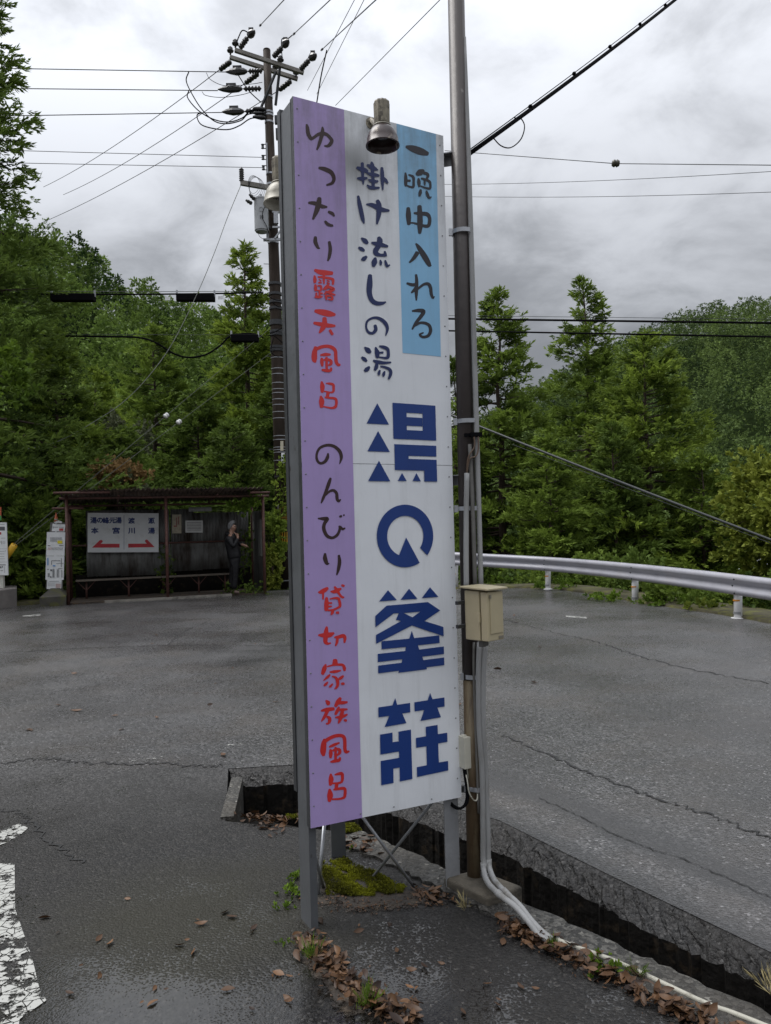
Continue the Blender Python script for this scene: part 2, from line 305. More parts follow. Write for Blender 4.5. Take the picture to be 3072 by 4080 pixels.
# ditch: floor with a silt step, concrete lip on the near side, end wall
Msilt = mat('shade-dark wet ditch silt', (0.006, 0.005, 0.004), 0.85, 0, 0.4, 8, 0.8, 25, (0.022, 0.016, 0.010), 9, (0.55, 0.62), spec=0.2)  # silt taken near black, the shade down in the ditch put into its colour
vs = []; fs = []
for i in range(81):
    t = i/80; a = along(FL, t); c = along(NL, t)
    for j, (f, z) in enumerate(((-.1, -.50), (.2, -.51), (.45, -.56), (.7, -.57), (1.1, -.55))):
        p = a.lerp(c, f); vs.append((p.x, p.y, z+random.uniform(-.012, .012)))
for i in range(80):
    for j in range(4): k = i*5+j; fs.append((k, k+5, k+6, k+1))
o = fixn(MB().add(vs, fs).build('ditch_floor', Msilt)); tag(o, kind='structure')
o = fixn(MB().add(wv_, [(2*i, 2*i+2, 2*i+3, 2*i+1) for i in range(nseg*4)]).build('ditch_wall', Msilt)); tag(o, kind='structure')  # wall in the same near-black, painting the darkness below the road edge
Mlip = asphalt('stony wet concrete', (0.022, 0.021, 0.018), (0.12, 0.114, 0.10), 70.0, 0.008, 0.6)
Mlip0 = mat('stony wet concrete lip', (0.045, 0.043, 0.038), 0.6, 0, 0.4, 30, 0.9, 45, (0.035, 0.033, 0.028), 12, (0.48, 0.6))
vs = []; fs = []
NL2 = NL[1:]
for i in range(121):
    t = i/120; c = along(NL2, t); c2 = along(NL2, min(1, t+.01)); d = (along(NL2, min(1, t+.01))-along(NL2, max(0, t-.01))).normalized(); n = Vector((-d.y, d.x, 0)); n = n if n.y > 0 else -n
    w0, w1 = .010+random.uniform(-.012, .010), -.15+random.uniform(-.02, .02)
    for f, z in ((w0, -.60), (w0, .012), ((w0+w1)/2, .016), (w1, .012), (w1, -.01)):
        p = c+n*f; vs.append((p.x, p.y, z+random.uniform(-.003, .003)*(z > 0)))
for i in range(120):
    for j in range(4): k = i*5+j; fs.append((k, k+5, k+6, k+1))
o = fixn(MB().add(vs, fs).build('ditch_kerb', Mlip)); tag(o, kind='structure')
# left end of the ditch: a concrete end wall and two shallow silt ledges
b = MB(); A_, B_ = gnd(905, 3262), gnd(945, 3105)
d = (B_-A_).normalized(); n = Vector((-d.y, d.x, 0))
b.hexa([A_+n*.035+Vector((0, 0, -.4)), A_-n*.035+Vector((0, 0, -.4)), B_-n*.035+Vector((0, 0, -.4)), B_+n*.035+Vector((0, 0, -.4))],
       [A_+n*.035+Vector((0, 0, .012)), A_-n*.035+Vector((0, 0, .012)), B_-n*.035+Vector((0, 0, .012)), B_+n*.035+Vector((0, 0, .012))])
o = fixn(b.build('ditch_end_wall', Mlip)); tag(o, kind='structure')
b = MB()
for z, y0, y1 in ((-.25, 4.66, 4.92), (-.36, 4.42, 4.66)):
    b.hexa([(-.92, y0, -.6), (.0, y0-.5, -.6), (.1, y1-.6, -.6), (-1.0, y1, -.6)], [(-.92, y0, z), (.0, y0-.5, z), (.1, y1-.6, z), (-1.0, y1, z-.005)])
o = fixn(b.build('ditch_ledge', Msilt)); tag(o, kind='structure')
# terrain heightfield
def sst(x): x = np.clip(x, 0, 1); return x*x*(3-2*x)
def height(X, Y):
    a = X/np.maximum(Y, 1.0)
    aL = np.array([-1.2, -.55, -.42, -.34, -.27, -.2, -.14, -.08, 0.02, .15]); hL = np.array([35, 30.5, 26.5, 22.3, 20.2, 19.2, 18.6, 18, 15, 10.])
    HL = np.interp(a, aL, hL) * sst((Y-27)/50.) * (1-0.35*sst((Y-80)/60))
    aR = np.array([-.2, 0.05, .12, .18, .215, .26, .30, .36, .42, .5, .62, .9]); hR = np.array([12, 20, 28, 36, 40, 44, 51, 57, 61, 64, 65, 65.])
    HR = -7*sst((Y-10)/12) + (np.interp(a, aR, hR)+7) * sst((Y-70)/190.)
    w = sst((a+0.02)/0.10)
    h = HL*(1-w)+HR*w
    wn = 0.5*np.sin(X*.13+1.3)*np.cos(Y*.11)+0.35*np.sin(X*.31+Y*.23)
    h = h + wn*sst((Y-30)/20)*1.2
    return h-0.80
def grid_axis(lo, hi, n, p): t = np.linspace(0, 1, n); return lo+(hi-lo)*t**p
ys = np.concatenate([np.linspace(-4, 12, 6, endpoint=False), np.linspace(12, 60, 40, endpoint=False), np.linspace(60, 420, 60), np.array([700, 1200, 2000.])])
us = np.linspace(-1.6, 1.6, 120)
VX = []; 
for y in ys:
    VX.append(np.stack([us*(abs(y)+14), np.full_like(us, y), height(us*(abs(y)+14), np.full_like(us, y))], 1))
VX = np.concatenate(VX); nu = len(us); F = np.array([(i*nu+j, i*nu+j+1, (i+1)*nu+j+1, (i+1)*nu+j) for i in range(len(ys)-1) for j in range(nu-1)])
Mter = mat('forest floor', (0.014, 0.022, 0.008), 1.0, 0, 0.4, 0.8, 0.8, 3.0, (0.012, 0.018, 0.007), 0.7, spec=0.0)
o = npmesh('terrain', VX, F, Mter, smooth=True); tag(o, kind='structure')
# mossy verge under the guardrail and along the shelter side
Mverge = mat('mossy verge', (0.045, 0.040, 0.018), 0.9, 0, 0.4, 9, 1.0, 30, (0.08, 0.08, 0.014), 4, (0.48, 0.6))
def verge(name, pts, w, z, h=0.07, side=1):
    P = catmull([(p[0], p[1], 0) for p in pts], 10); vs = []; fs = []
    for i, p in enumerate(P):
        q = P[min(i+1, len(P)-1)]-P[max(i-1, 0)]; q = q/np.linalg.norm(q); n = np.array((-q[1], q[0], 0))*side
        for f, zz in ((0, -.05), (.02, h*.8), (.3, h), (.7, h*.8), (1.0, -.2)):
            v = p+n*f*w; vs.append((v[0]+random.uniform(-.02, .02), v[1]+random.uniform(-.02, .02), z+zz+random.uniform(-.012, .012)))
    for i in range(len(P)-1):
        for j in range(4): k = i*5+j; fs.append((k, k+5, k+6, k+1))
    o = fixn(MB().add(vs, fs).build(name, Mverge, smooth=True)); tag(o, kind='structure'); return o
verge('rail_verge', [(e.x+.05, e.y+.02) for e in EDGE], 1.3, 0.0, 0.05, 1)
verge('bus_stop_verge', [gnd(-300, 2455), gnd(0, 2422), gnd(130, 2405), gnd(262, 2398)], 1.6, 0.0, 0.06, 1)
# cracks, worn paint, glints painted as white flecks
Mcrack = mat('open crack', (0.006, 0.006, 0.006), 0.7, 0, 0.2)
def crack(pts, w, seed):
    r = random.Random(seed); P = catmull([tuple(gnd(*p)) for p in pts], 14); vs = []; fs = []
    for i, p in enumerate(P):
        q = P[min(i+1, len(P)-1)]-P[max(i-1, 0)]; q /= np.linalg.norm(q); n = np.array((-q[1], q[0], 0)); off = r.uniform(-1, 1)*w*1.2; ww = w*r.uniform(.25, 1.1)
        for sg in (-1, 1): v = p+n*(off+sg*ww/2); vs.append((v[0], v[1], .0035))
    fs = [(2*i, 2*i+1, 2*i+3, 2*i+2) for i in range(len(P)-1)]
    o = fixn(MB().add(vs, fs).build('crack', Mcrack)); tag(o, kind='structure')
crack([(2010, 2470), (2230, 2525), (2400, 2565), (2560, 2620), (2780, 2672), (3072, 2723)], .030, 1)
crack([(2000, 2930), (2130, 2985), (2330, 3075), (2500, 3140), (2700, 3205), (2900, 3275), (3072, 3342)], .022, 2)
crack([(2150, 3180), (2320, 3260), (2500, 3350), (2760, 3440), (3072, 3580)], .008, 3)
crack([(0, 2602), (250, 2588), (520, 2576), (800, 2570), (1000, 2572), (1175, 2574)], .035, 4)
crack([(672, 2570), (730, 2520), (840, 2470)], .02, 5)
crack([(0, 3043), (160, 3024), (300, 3035), (450, 3045), (640, 3043), (800, 3052), (890, 3050)], .03, 6)
crack([(0, 3225), (80, 3240), (120, 3275), (200, 3350), (330, 3440)], .02, 7)
Mline = bpy.data.materials.new('worn white road paint'); Mline.use_nodes = True; Mglint = bpy.data.materials.new('white glint flecks'); Mglint.use_nodes = True
def line_mat(Mline, thr):
    nt = Mline.node_tree; N = nt.nodes; L = nt.links; b = N['Principled BSDF']; out = N['Material Output']; tc = N.new('ShaderNodeTexCoord')
    n = N.new('ShaderNodeTexNoise'); n.inputs['Scale'].default_value = 9; n.inputs['Detail'].default_value = 10; n.inputs['Roughness'].default_value = .75; L.new(tc.outputs['Object'], n.inputs[0])
    v = N.new('ShaderNodeTexVoronoi'); v.feature = 'DISTANCE_TO_EDGE'; v.inputs['Scale'].default_value = 22; L.new(tc.outputs['Object'], v.inputs['Vector'])
    mr = N.new('ShaderNodeMapRange'); mr.inputs[1].default_value = thr; mr.inputs[2].default_value = thr+.03; L.new(n.outputs['Fac'], mr.inputs[0])
    m2 = N.new('ShaderNodeMapRange'); m2.inputs[1].default_value = .02; m2.inputs[2].default_value = .05; L.new(v.outputs['Distance'], m2.inputs[0])
    mm = N.new('ShaderNodeMath'); mm.operation = 'MULTIPLY'; L.new(mr.outputs[0], mm.inputs[0]); L.new(m2.outputs[0], mm.inputs[1])
    b.inputs['Base Color'].default_value = (.38, .38, .355, 1); b.inputs['Roughness'].default_value = .5
    tr = N.new('ShaderNodeBsdfTransparent'); ms = N.new('ShaderNodeMixShader'); L.new(mm.outputs[0], ms.inputs[0]); L.new(tr.outputs[0], ms.inputs[1]); L.new(b.outputs[0], ms.inputs[2]); L.new(ms.outputs[0], out.inputs[0])
line_mat(Mline, .465); line_mat(Mglint, .55)
def paint(pts, glint=False):
    o = MB().sheet([tuple(gnd(*p, .004)) for p in pts]).build('road_marks_glints', Mglint if glint else Mline); tag(o, kind='structure')
paint([(-250, 3440), (58, 3440), (60, 3620), (90, 3707), (128, 3816), (158, 3941), (185, 3985), (78, 4060), (60, 4200), (-250, 4200)])
paint([(-40, 3320), (75, 3282), (112, 3298), (60, 3345), (-40, 3380)])
paint([(900, 2964), (995, 2952), (985, 2968), (910, 2974)], True)  # sparse white flecks paint the wet glints along the worn line
paint([(500, 3032), (640, 3012), (690, 3006), (660, 3020), (520, 3042)], True)
paint([(2252, 2452), (2340, 2458), (2338, 2464), (2256, 2458)])
paint([(90, 2452), (160, 2447), (162, 2453), (92, 2458)])
# ------------------------------------------------------------------ the tall inn sign
PA = at(1201, 1845, 2.98); PB = at(1802, 1858, 3.31); PA.z = 0; PB.z = 0
DX = (PB-PA).normalized(); NB = Vector((-DX.y, DX.x, 0)); NF = -NB          # NB points behind the panel
def pan(px, py, off=0.0):
    d = ray(px, py); t = (PA-CAMP).dot(NF)/d.dot(NF); return CAMP+d*t+NF*off
def crop(ox, oy, s): return lambda x, y, off=0.0: pan(ox+x*s, oy+y*s, off)
S2 = 200/1666; S8 = 800/1666
sign = thing('inn_sign', 'tall purple, white and blue hot spring inn sign with dark blue and red lettering', 'sign', (PA.x, PA.y, 0))
def panel_mat(name, col, soot):
    m = mat(name, col, 0.38, 0, 0.05, 3.0, 0.045, 2.2); nt = m.node_tree; N = nt.nodes; L = nt.links; b = N['Principled BSDF']
    src = b.inputs['Base Color'].links[0].from_socket; tc = N.new('ShaderNodeTexCoord')
    mp = N.new('ShaderNodeMapping'); mp.inputs['Scale'].default_value = (22, 22, 2.2); L.new(tc.outputs['Object'], mp.inputs[0])
    n = N.new('ShaderNodeTexNoise'); n.inputs['Scale'].default_value = 1.0; n.inputs['Detail'].default_value = 8; n.inputs['Roughness'].default_value = .7; L.new(mp.outputs[0], n.inputs[0])
    n3 = N.new('ShaderNodeTexNoise'); n3.inputs['Scale'].default_value = 16; n3.inputs['Detail'].default_value = 8; n3.inputs['Roughness'].default_value = .7; L.new(tc.outputs['Object'], n3.inputs[0])
    sp = N.new('ShaderNodeSeparateXYZ'); L.new(tc.outputs['Object'], sp.inputs[0])
    hz = N.new('ShaderNodeMapRange'); hz.inputs[1].default_value = 2.55; hz.inputs[2].default_value = 3.3; hz.inputs[3].default_value = 0.0; hz.inputs[4].default_value = 0.30; L.new(sp.outputs[2], hz.inputs[0])
    def M(op, a, c, cl=False):
        q = N.new('ShaderNodeMath'); q.operation = op; q.use_clamp = cl
        for i, v in enumerate((a, c)):
            if isinstance(v, (int, float)): q.inputs[i].default_value = v
            else: L.new(v, q.inputs[i])
        return q.outputs[0]
    # rain-washed grime under the top edge
    g = M('MULTIPLY', M('SUBTRACT', M('ADD', M('MULTIPLY', n.outputs['Fac'], .6), M('MULTIPLY', n3.outputs['Fac'], .5)), .42), M('MULTIPLY', hz.outputs[0], 9.0), True)
    g0 = M('MULTIPLY', M('SUBTRACT', n.outputs['Fac'], .50), 0.55, True)
    mx = N.new('ShaderNodeMix'); mx.data_type = 'RGBA'; L.new(M('ADD', M('MULTIPLY', g, .75), g0, True), mx.inputs[0]); L.new(src, mx.inputs[6]); mx.inputs[7].default_value = (.13, .128, .11, 1); last = mx.outputs[2]
    if soot is not None:      # soot burnt on by the lamp
        vd = N.new('ShaderNodeVectorMath'); vd.operation = 'DISTANCE'; L.new(tc.outputs['Object'], vd.inputs[0]); vd.inputs[1].default_value = soot
        r = N.new('ShaderNodeMapRange'); r.interpolation_type = 'SMOOTHSTEP'; r.inputs[1].default_value = .17; r.inputs[2].default_value = .02; r.inputs[3].default_value = 0; r.inputs[4].default_value = .62; L.new(M('ADD', vd.outputs['Value'], M('MULTIPLY', n3.outputs['Fac'], .05)), r.inputs[0])
        m2 = N.new('ShaderNodeMix'); m2.data_type = 'RGBA'; L.new(r.outputs[0], m2.inputs[0]); L.new(last, m2.inputs[6]); m2.inputs[7].default_value = (.06, .058, .055, 1); last = m2.outputs[2]
    L.new(last, b.inputs['Base Color']); return m
SOOT = pan(1420, 655)
M_pw = panel_mat('white sign sheet', (0.79, 0.81, 0.84), SOOT)
M_pp = panel_mat('lilac sign film', (0.41, 0.305, 0.585), None)
M_pb = panel_mat('sky blue sign film', (0.26, 0.52, 0.76), None)
TL, TR, BL, BR = (1167, 383), (1766, 541), (1237, 3301), (1839.5, 3176)
def lerp2(a, b, t): return (a[0]+(b[0]-a[0])*t, a[1]+(b[1]-a[1])*t)
def seam_t(t): return lerp2(TL, BL, t), lerp2(TR, BR, t)
mL, mR = lerp2(TL, BL, (1843-383)/(3301-383)), lerp2(TR, BR, (1854-541)/(3176-541))
def slab(name, q, off, th, m, parent):
    # q: px corners TL, TR, BR, BL
    f = [pan(*p, off) for p in q]; k = [p+NB*th for p in f]
    o = fixn(MB().add(f+k, [(0, 3, 2, 1), (4, 5, 6, 7), (0, 1, 5, 4), (1, 2, 6, 5), (2, 3, 7, 6), (3, 0, 4, 7)]).build(name, m, parent)); return o
g = 0.5
b = MB(); e0, e1_ = pan(TL[0]-1.2, TL[1]-.5, .0), pan(BL[0]-1.2, BL[1]+.5, .0)
b.hexa([e1_, e1_+DX*.0012, e1_+DX*.0012+NB*.03, e1_+NB*.03], [e0, e0+DX*.0012, e0+DX*.0012+NB*.03, e0+NB*.03]); fixn(b.build('gap_shade_strip', M_dsteel, sign))  # dark strip standing in for the shaded gap between sheet and post
o = slab('panel', [TL, TR, (mR[0], mR[1]-g), (mL[0], mL[1]-g)], 0, .018, M_pw, sign); o['label'] = 'upper sheet of the sign face'
o = slab('panel', [(mL[0], mL[1]+g+.8), (mR[0], mR[1]+g+.8), BR, BL], -.001, .018, M_pw, sign); o['label'] = 'lower sheet of the sign face'
pt = (1370, 383+(541-383)*(1370-1167)/(1766-1167)+.6); pbm = (1442.5, 3301+(3176-3301)*(1442.5-1237)/(1839.5-1237)-.6)
o = slab('stripe', [(TL[0]+.7, TL[1]+.7), pt, pbm, (BL[0]+.7, BL[1]-.7)], .0012, .001, M_pp, sign); o['label'] = 'lilac stripe down the left side'
o = slab('patch', [(1580, 383+158*(1580-1167)/599+1), (1736, 383+158*(1736-1167)/599+1), (1756, 1421), (1604, 1406)], .0012, .001, M_pb, sign); o['label'] = 'light blue patch at the upper right'
mk = lambda n, c: mat(n, c, 0.38, 0, 0.10, 5.0, streak=0.12)
M_ink = {'brown': mk('brown lettering', (0.034, 0.014, 0.014)), 'navy': mk('navy lettering', (0.010, 0.022, 0.105)), 'char': mk('charcoal lettering', (0.022, 0.02, 0.026)), 'red': mk('red lettering', (0.60, 0.028, 0.028))}
M_navy = mk('blue logo lettering', (0.008, 0.040, 0.20))
def ribbon(b, cf, pts, off):
    Q = catmull(pts, 5); n = len(Q); Lp = []; Rp = []
    for i, q in enumerate(Q):
        t = Q[min(i+1, n-1)][:2]-Q[max(i-1, 0)][:2]; t = t/(np.linalg.norm(t)+1e-9); nn = np.array((-t[1], t[0])); w = max(q[2], 4)/2
        Lp.append(q[:2]+nn*w); Rp.append(q[:2]-nn*w)
    def capp(c, t, w, sg):
        return [c+sg*t*w*.62*math.cos(a)+np.array((-t[1], t[0]))*w*math.sin(a) for a in (-1.0, -.5, 0, .5, 1.0)]
    t0 = Q[1][:2]-Q[0][:2]; t0 /= np.linalg.norm(t0)+1e-9; t1 = Q[-1][:2]-Q[-2][:2]; t1 /= np.linalg.norm(t1)+1e-9
    vs = []; fs = []
    for l, r in zip(Lp, Rp): vs += [cf(*l, off), cf(*r, off)]
    fs = [(2*i, 2*i+1, 2*i+3, 2*i+2) for i in range(n-1)]
    for c, t, w, sg, e in ((Q[0][:2], t0, max(Q[0][2], 4)/2, -1, (0, 1)), (Q[-1][:2], t1, max(Q[-1][2], 4)/2, 1, (2*n-2, 2*n-1))):
        k = len(vs); cp = capp(c, t, w, sg); vs += [cf(*p, off) for p in cp]
        fs.append((e[1], k, k+1, k+2, k+3, k+4, e[0]))
    b.add(vs, fs)
def glyph(ink, cr, strokes, label):
    cf = crop(*cr); b = MB()
    for i, s in enumerate(strokes): ribbon(b, cf, s, .0020+.00016*i)
    o = b.build('letter', M_ink[ink], sign); o['label'] = label
    bm = bmesh.new(); bm.from_mesh(o.data)
    for f in bm.faces:
        f.normal_update()
        if f.normal.dot(NF) < 0: f.normal_flip()
    bm.to_mesh(o.data); bm.free()
C1 = (1100, 350, S8); C2 = (1100, 1050, S8); C3 = (1100, 1750, S8); C4 = (1100, 2500, S8)
G = glyph
G('brown', (1200, 480, S2), [[(175,140,60),(200,250,120),(230,450,130),(315,600,120),(400,580,100),(560,470,110),(720,440,130),(850,480,110),(960,590,110),(1010,690,120),(940,810,120),(860,855,90),(770,850,50)],[(700,230,60),(705,330,110),(690,450,140),(650,600,120),(600,770,110),(520,970,60)]], 'brown character YU')
G('brown', C1, [[(355,665,20),(400,675,36),(455,703,36),(478,750,30),(465,790,26),(420,808,16)]], 'brown character TSU')
G('brown', C1, [[(270,955,20),(320,960,34),(380,985,34),(420,990,16)],[(358,918,34),(352,960,44),(335,1020,40),(305,1090,18)],[(435,1030,22),(465,1045,28),(480,1065,16)],[(405,1110,20),(430,1135,28),(468,1145,18)]], 'brown character TA')
G('brown', C1, [[(325,1240,26),(325,1280,34),(345,1325,24),(360,1333,10)],[(440,1280,24),(448,1340,30),(440,1400,26),(428,1435,14)]], 'upper brown character RI')
G('navy', (1400, 640, S2), [[(355,90,100),(365,300,110),(370,500,90),(385,700,80),(385,800,30)],[(190,240,90),(330,290,150),(450,330,150),(520,370,110)],[(195,590,60),(350,605,140),(510,585,70)],[(665,60,70),(690,200,140),(700,450,100),(710,650,110),(715,900,110)],[(520,150,60),(650,210,150),(780,280,120),(880,320,30)],[(520,420,60),(680,470,130),(830,490,110),(910,510,60)],[(565,640,60),(650,680,100),(780,700,110),(870,690,70)],[(515,820,50),(600,890,110),(720,915,110),(910,910,70)],[(1000,250,90),(1015,450,125),(1020,700,110),(1035,980,40)],[(1060,600,100),(1130,670,110),(1190,750,70)]], 'navy kanji KA')
G('navy', C1, [[(680,900,20),(690,960,34),(705,1030,36),(718,1090,32),(728,1125,12)],[(750,968,14),(800,975,36),(870,1010,40),(935,1020,18)],[(840,938,30),(852,980,44),(850,1050,40),(835,1130,16)]], 'navy character KE')
G('navy', (1400, 920, S2), [[(330,245,60),(440,330,160),(520,410,110)],[(245,560,80),(330,605,130),(410,660,90)],[(345,960,90),(410,930,150),(490,860,90)],[(905,230,120),(935,330,190),(920,470,150),(830,600,170),(790,690,170),(840,770,150),(960,810,100),(1110,810,110),(1150,830,70)],[(1100,690,60),(1115,770,100),(1120,830,90)],[(670,400,70),(800,430,130),(1000,470,140),(1190,520,80)],[(785,910,90),(755,1040,190),(725,1170,110)],[(950,980,50),(965,1060,95),(965,1140,60)],[(1110,990,60),(1140,1090,95),(1180,1170,90),(1260,1140,50)]], 'navy kanji NAGA')
G('navy', C2, [[(778,100,34),(775,170,48),(772,240,44),(790,300,40),(830,330,36),(880,330,28),(908,320,12)]], 'navy character SHI')
G('navy', C2, [[(820,515,26),(825,550,30),(800,578,24),(765,570,22),(746,530,18),(755,480,18),(800,453,20),(850,455,26),(900,490,32),(922,540,26),(908,598,10)]], 'navy character NO')
G('navy', (1420, 1350, S2), [[(270,290,60),(370,375,170),(450,450,110)],[(180,620,80),(260,680,130),(330,740,80)],[(275,1060,100),(345,1015,150),(420,940,80)],[(630,290,60),(680,450,160),(690,590,130),(720,620,60)],[(760,460,60),(870,460,75)],[(760,250,60),(900,280,110),(1020,340,110),(1050,450,100),(1040,600,110),(960,640,80),(750,610,50)],[(560,730,70),(700,770,120),(900,800,100),(1130,785,60)],[(670,830,100),(650,940,130),(605,1040,80)],[(800,920,60),(950,950,80),(1080,1010,100),(1130,1100,105),(1110,1220,100),(1060,1330,70)],[(765,1050,60),(740,1140,100),(730,1200,70)],[(925,1090,60),(895,1180,100),(885,1250,60)]], 'navy kanji YU')
G('char', C1, [[(1080,490,24),(1130,505,55),(1200,530,60),(1255,548,34)]], 'charcoal kanji ICHI')
G('char', (1590, 660, S2), [[(205,250,60),(215,400,110),(215,600,110),(210,680,70)],[(270,505,80),(360,505,80)],[(310,310,50),(400,340,80),(470,400,90),(475,550,80),(465,700,90),(380,715,70),(240,660,50)],[(590,290,130),(690,230,210),(800,190,140)],[(820,250,100),(900,270,100),(950,330,100),(915,440,70)],[(635,440,70),(650,560,120),(655,700,70)],[(730,430,60),(880,470,80),(1000,540,90),(1030,640,75),(1010,760,80),(860,740,60),(700,680,40)],[(840,490,60),(840,580,65),(848,660,30)],[(710,810,70),(690,910,115),(665,1010,70)],[(900,850,60),(925,950,100),(985,1070,80),(1060,1050,40)]], 'charcoal kanji BAN')
G('char', C1, [[(1095,1000,30),(1097,1060,44),(1100,1130,32)],[(1145,1040,16),(1190,1045,30),(1250,1050,34),(1272,1085,28),(1265,1140,30),(1230,1148,26),(1150,1125,16),(1110,1120,12)],[(1188,985,36),(1192,1080,46),(1192,1150,44),(1190,1205,26)]], 'charcoal kanji CHU')
G('char', C1, [[(1160,1295,16),(1185,1330,36),(1230,1400,48),(1268,1465,38),(1283,1476,16)],[(1170,1370,36),(1140,1415,30),(1105,1450,14)]], 'charcoal kanji I')
G('char', C2, [[(1160,95,20),(1165,150,28),(1162,230,30),(1162,305,14)],[(1085,165,18),(1130,178,28),(1165,172,22)],[(1168,182,20),(1145,215,20),(1122,242,14)],[(1128,238,14),(1175,210,18),(1222,175,22),(1262,172,28),(1280,205,28),(1285,250,26),(1298,285,20),(1312,275,8)]], 'charcoal character RE')
G('char', C2, [[(1130,395,16),(1180,390,30),(1222,398,34),(1200,440,30),(1160,490,26),(1128,545,14)],[(1145,520,16),(1200,492,22),(1262,508,26),(1280,555,28),(1260,600,26),(1215,610,22),(1190,590,18),(1220,575,12)]], 'charcoal character RU')
G('red', (1200, 1060, S2), [[(450,140,90),(600,200,160),(800,230,170),(1020,240,120)],[(745,260,85),(745,450,80),(750,590,50)],[(435,330,60),(450,450,120),(445,550,90)],[(560,365,60),(750,380,80),(1000,430,90),(1050,480,95),(1045,610,70)],[(585,445,40),(650,490,50)],[(570,555,50),(660,550,60)],[(850,485,50),(925,510,50)],[(850,560,50),(930,595,50)],[(460,630,70),(470,730,110),(465,820,80)],[(545,660,50),(640,670,70),(655,760,70),(630,820,60),(500,810,40)],[(595,820,60),(600,1000,70)],[(600,910,60),(690,915,60)],[(490,900,60),(500,1030,80)],[(440,1040,50),(570,1040,90),(690,1020,50)],[(880,640,90),(820,720,120),(730,780,70)],[(900,700,90),(1000,740,100),(1070,780,80),(950,850,100),(850,880,80),(740,940,40)],[(800,850,60),(900,890,80),(1000,930,70),(1110,970,50)],[(800,970,50),(815,1050,80),(825,1130,40)],[(830,1000,70),(950,1000,70),(1010,1040,80),(1010,1120,70),(880,1115,40)]], 'red kanji RO')
G('red', C2, [[(325,395,28),(380,405,50),(440,418,50),(485,425,24)],[(315,495,24),(370,505,34),(430,515,36),(485,518,20)],[(400,455,34),(400,505,44),(380,545,36),(358,575,14)],[(445,555,24),(465,588,24)]], 'red kanji TEN')
G('red', (1220, 1360, S2), [[(310,200,110),(270,400,180),(265,600,180),(295,690,80)],[(330,260,110),(500,190,110),(700,165,110),(870,220,120),(960,320,115),(975,500,115),(990,680,115),(1050,780,100),(1110,780,80)],[(480,460,70),(640,440,110),(790,440,70)],[(505,570,80),(515,700,120),(525,820,70)],[(570,620,60),(720,610,90),(810,660,100),(810,750,100),(740,795,60)],[(665,540,80),(670,750,85),(675,950,80)],[(520,950,70),(670,975,110),(800,970,90),(820,890,70)]], 'upper red kanji BU')
G('red', (1250, 1500, 150/1666), [[(345,240,90),(375,450,210),(365,690,130)],[(540,305,50),(700,320,110),(850,370,120),(870,500,120),(860,650,110),(760,710,80),(460,660,60)],[(625,720,150),(600,900,130)],[(500,925,80),(700,950,100),(900,970,110),(985,1050,120),(985,1250,120),(930,1360,130),(750,1395,90),(430,1335,60)],[(305,880,90),(340,1100,240),(330,1350,150)]], 'upper red kanji RO with two boxes')
G('brown', C3, [[(430,120,16),(425,150,28),(405,185,26),(370,200,22),(342,180,22),(335,130,20),(360,75,22),(420,50,24),(480,60,26),(525,100,30),(540,150,26),(526,205,8)]], 'brown character NO')
G('brown', C3, [[(450,325,20),(435,370,30),(410,440,26),(385,500,22),(373,530,10)],[(405,470,12),(440,435,20),(475,425,24),(500,450,26),(505,495,26),(518,512,24),(535,500,10)]], 'brown character N')
G('brown', C3, [[(348,658,12),(400,660,32),(425,662,28),(400,700,28),(395,745,30),(420,800,28),(465,818,24),(505,795,24),(525,755,22),(525,722,18)],[(530,725,18),(550,745,22),(570,738,12)],[(528,642,18),(540,638,20)],[(558,631,14),(564,629,14)]], 'brown character BI')
G('brown', C3, [[(405,950,20),(405,990,36),(420,1030,28),(438,1030,10)],[(520,965,20),(525,1020,30),(515,1080,26),(502,1125,12)]], 'lower brown character RI')
G('red', (1240, 2310, S2), [[(540,275,90),(430,350,150),(300,410,120),(235,410,50)],[(385,440,75),(385,640,60)],[(645,390,50),(770,390,130),(900,330,120),(980,290,60)],[(770,235,70),(850,350,110),(930,480,80),(1010,570,80),(1080,580,50)],[(1010,180,70),(1080,205,80)],[(500,600,90),(500,800,155),(490,1000,130)],[(575,770,70),(670,770,60)],[(580,885,60),(665,880,50)],[(610,635,40),(780,605,70),(890,620,90),(930,720,90),(945,860,90),(870,930,70),(700,1000,70),(560,1010,60)],[(710,1020,80),(690,1090,100),(655,1150,60)],[(830,1090,80),(890,1090,90)]], 'red kanji KASHI')
G('red', (1240, 2480, S2), [[(510,150,70),(490,300,150),(470,500,150),(470,640,140),(540,700,90),(640,680,50)],[(245,420,70),(400,425,150),(600,410,170),(740,350,70)],[(775,490,60),(900,480,110),(1060,440,120),(1110,520,110),(1095,660,60)],[(860,520,90),(850,640,90),(805,770,50)]], 'red kanji KIRI')
G('red', (1240, 2610, S2), [[(475,310,60),(430,450,150),(370,620,110)],[(530,380,50),(700,335,60),(900,315,80),(1040,330,90),(1090,420,110),(1100,510,80)],[(785,170,150),(785,300,190)],[(620,560,60),(790,545,100),(970,510,50)],[(610,650,60),(540,720,90),(400,840,30)],[(545,890,40),(480,960,90),(420,1010,60)],[(705,950,40),(650,1010,80),(600,1060,60)],[(690,700,50),(800,740,80),(860,850,110),(870,980,100),(830,1070,80),(770,1115,40)],[(1050,690,70),(980,750,100),(900,800,60)],[(1000,945,80),(1070,945,90)]], 'red kanji KA')
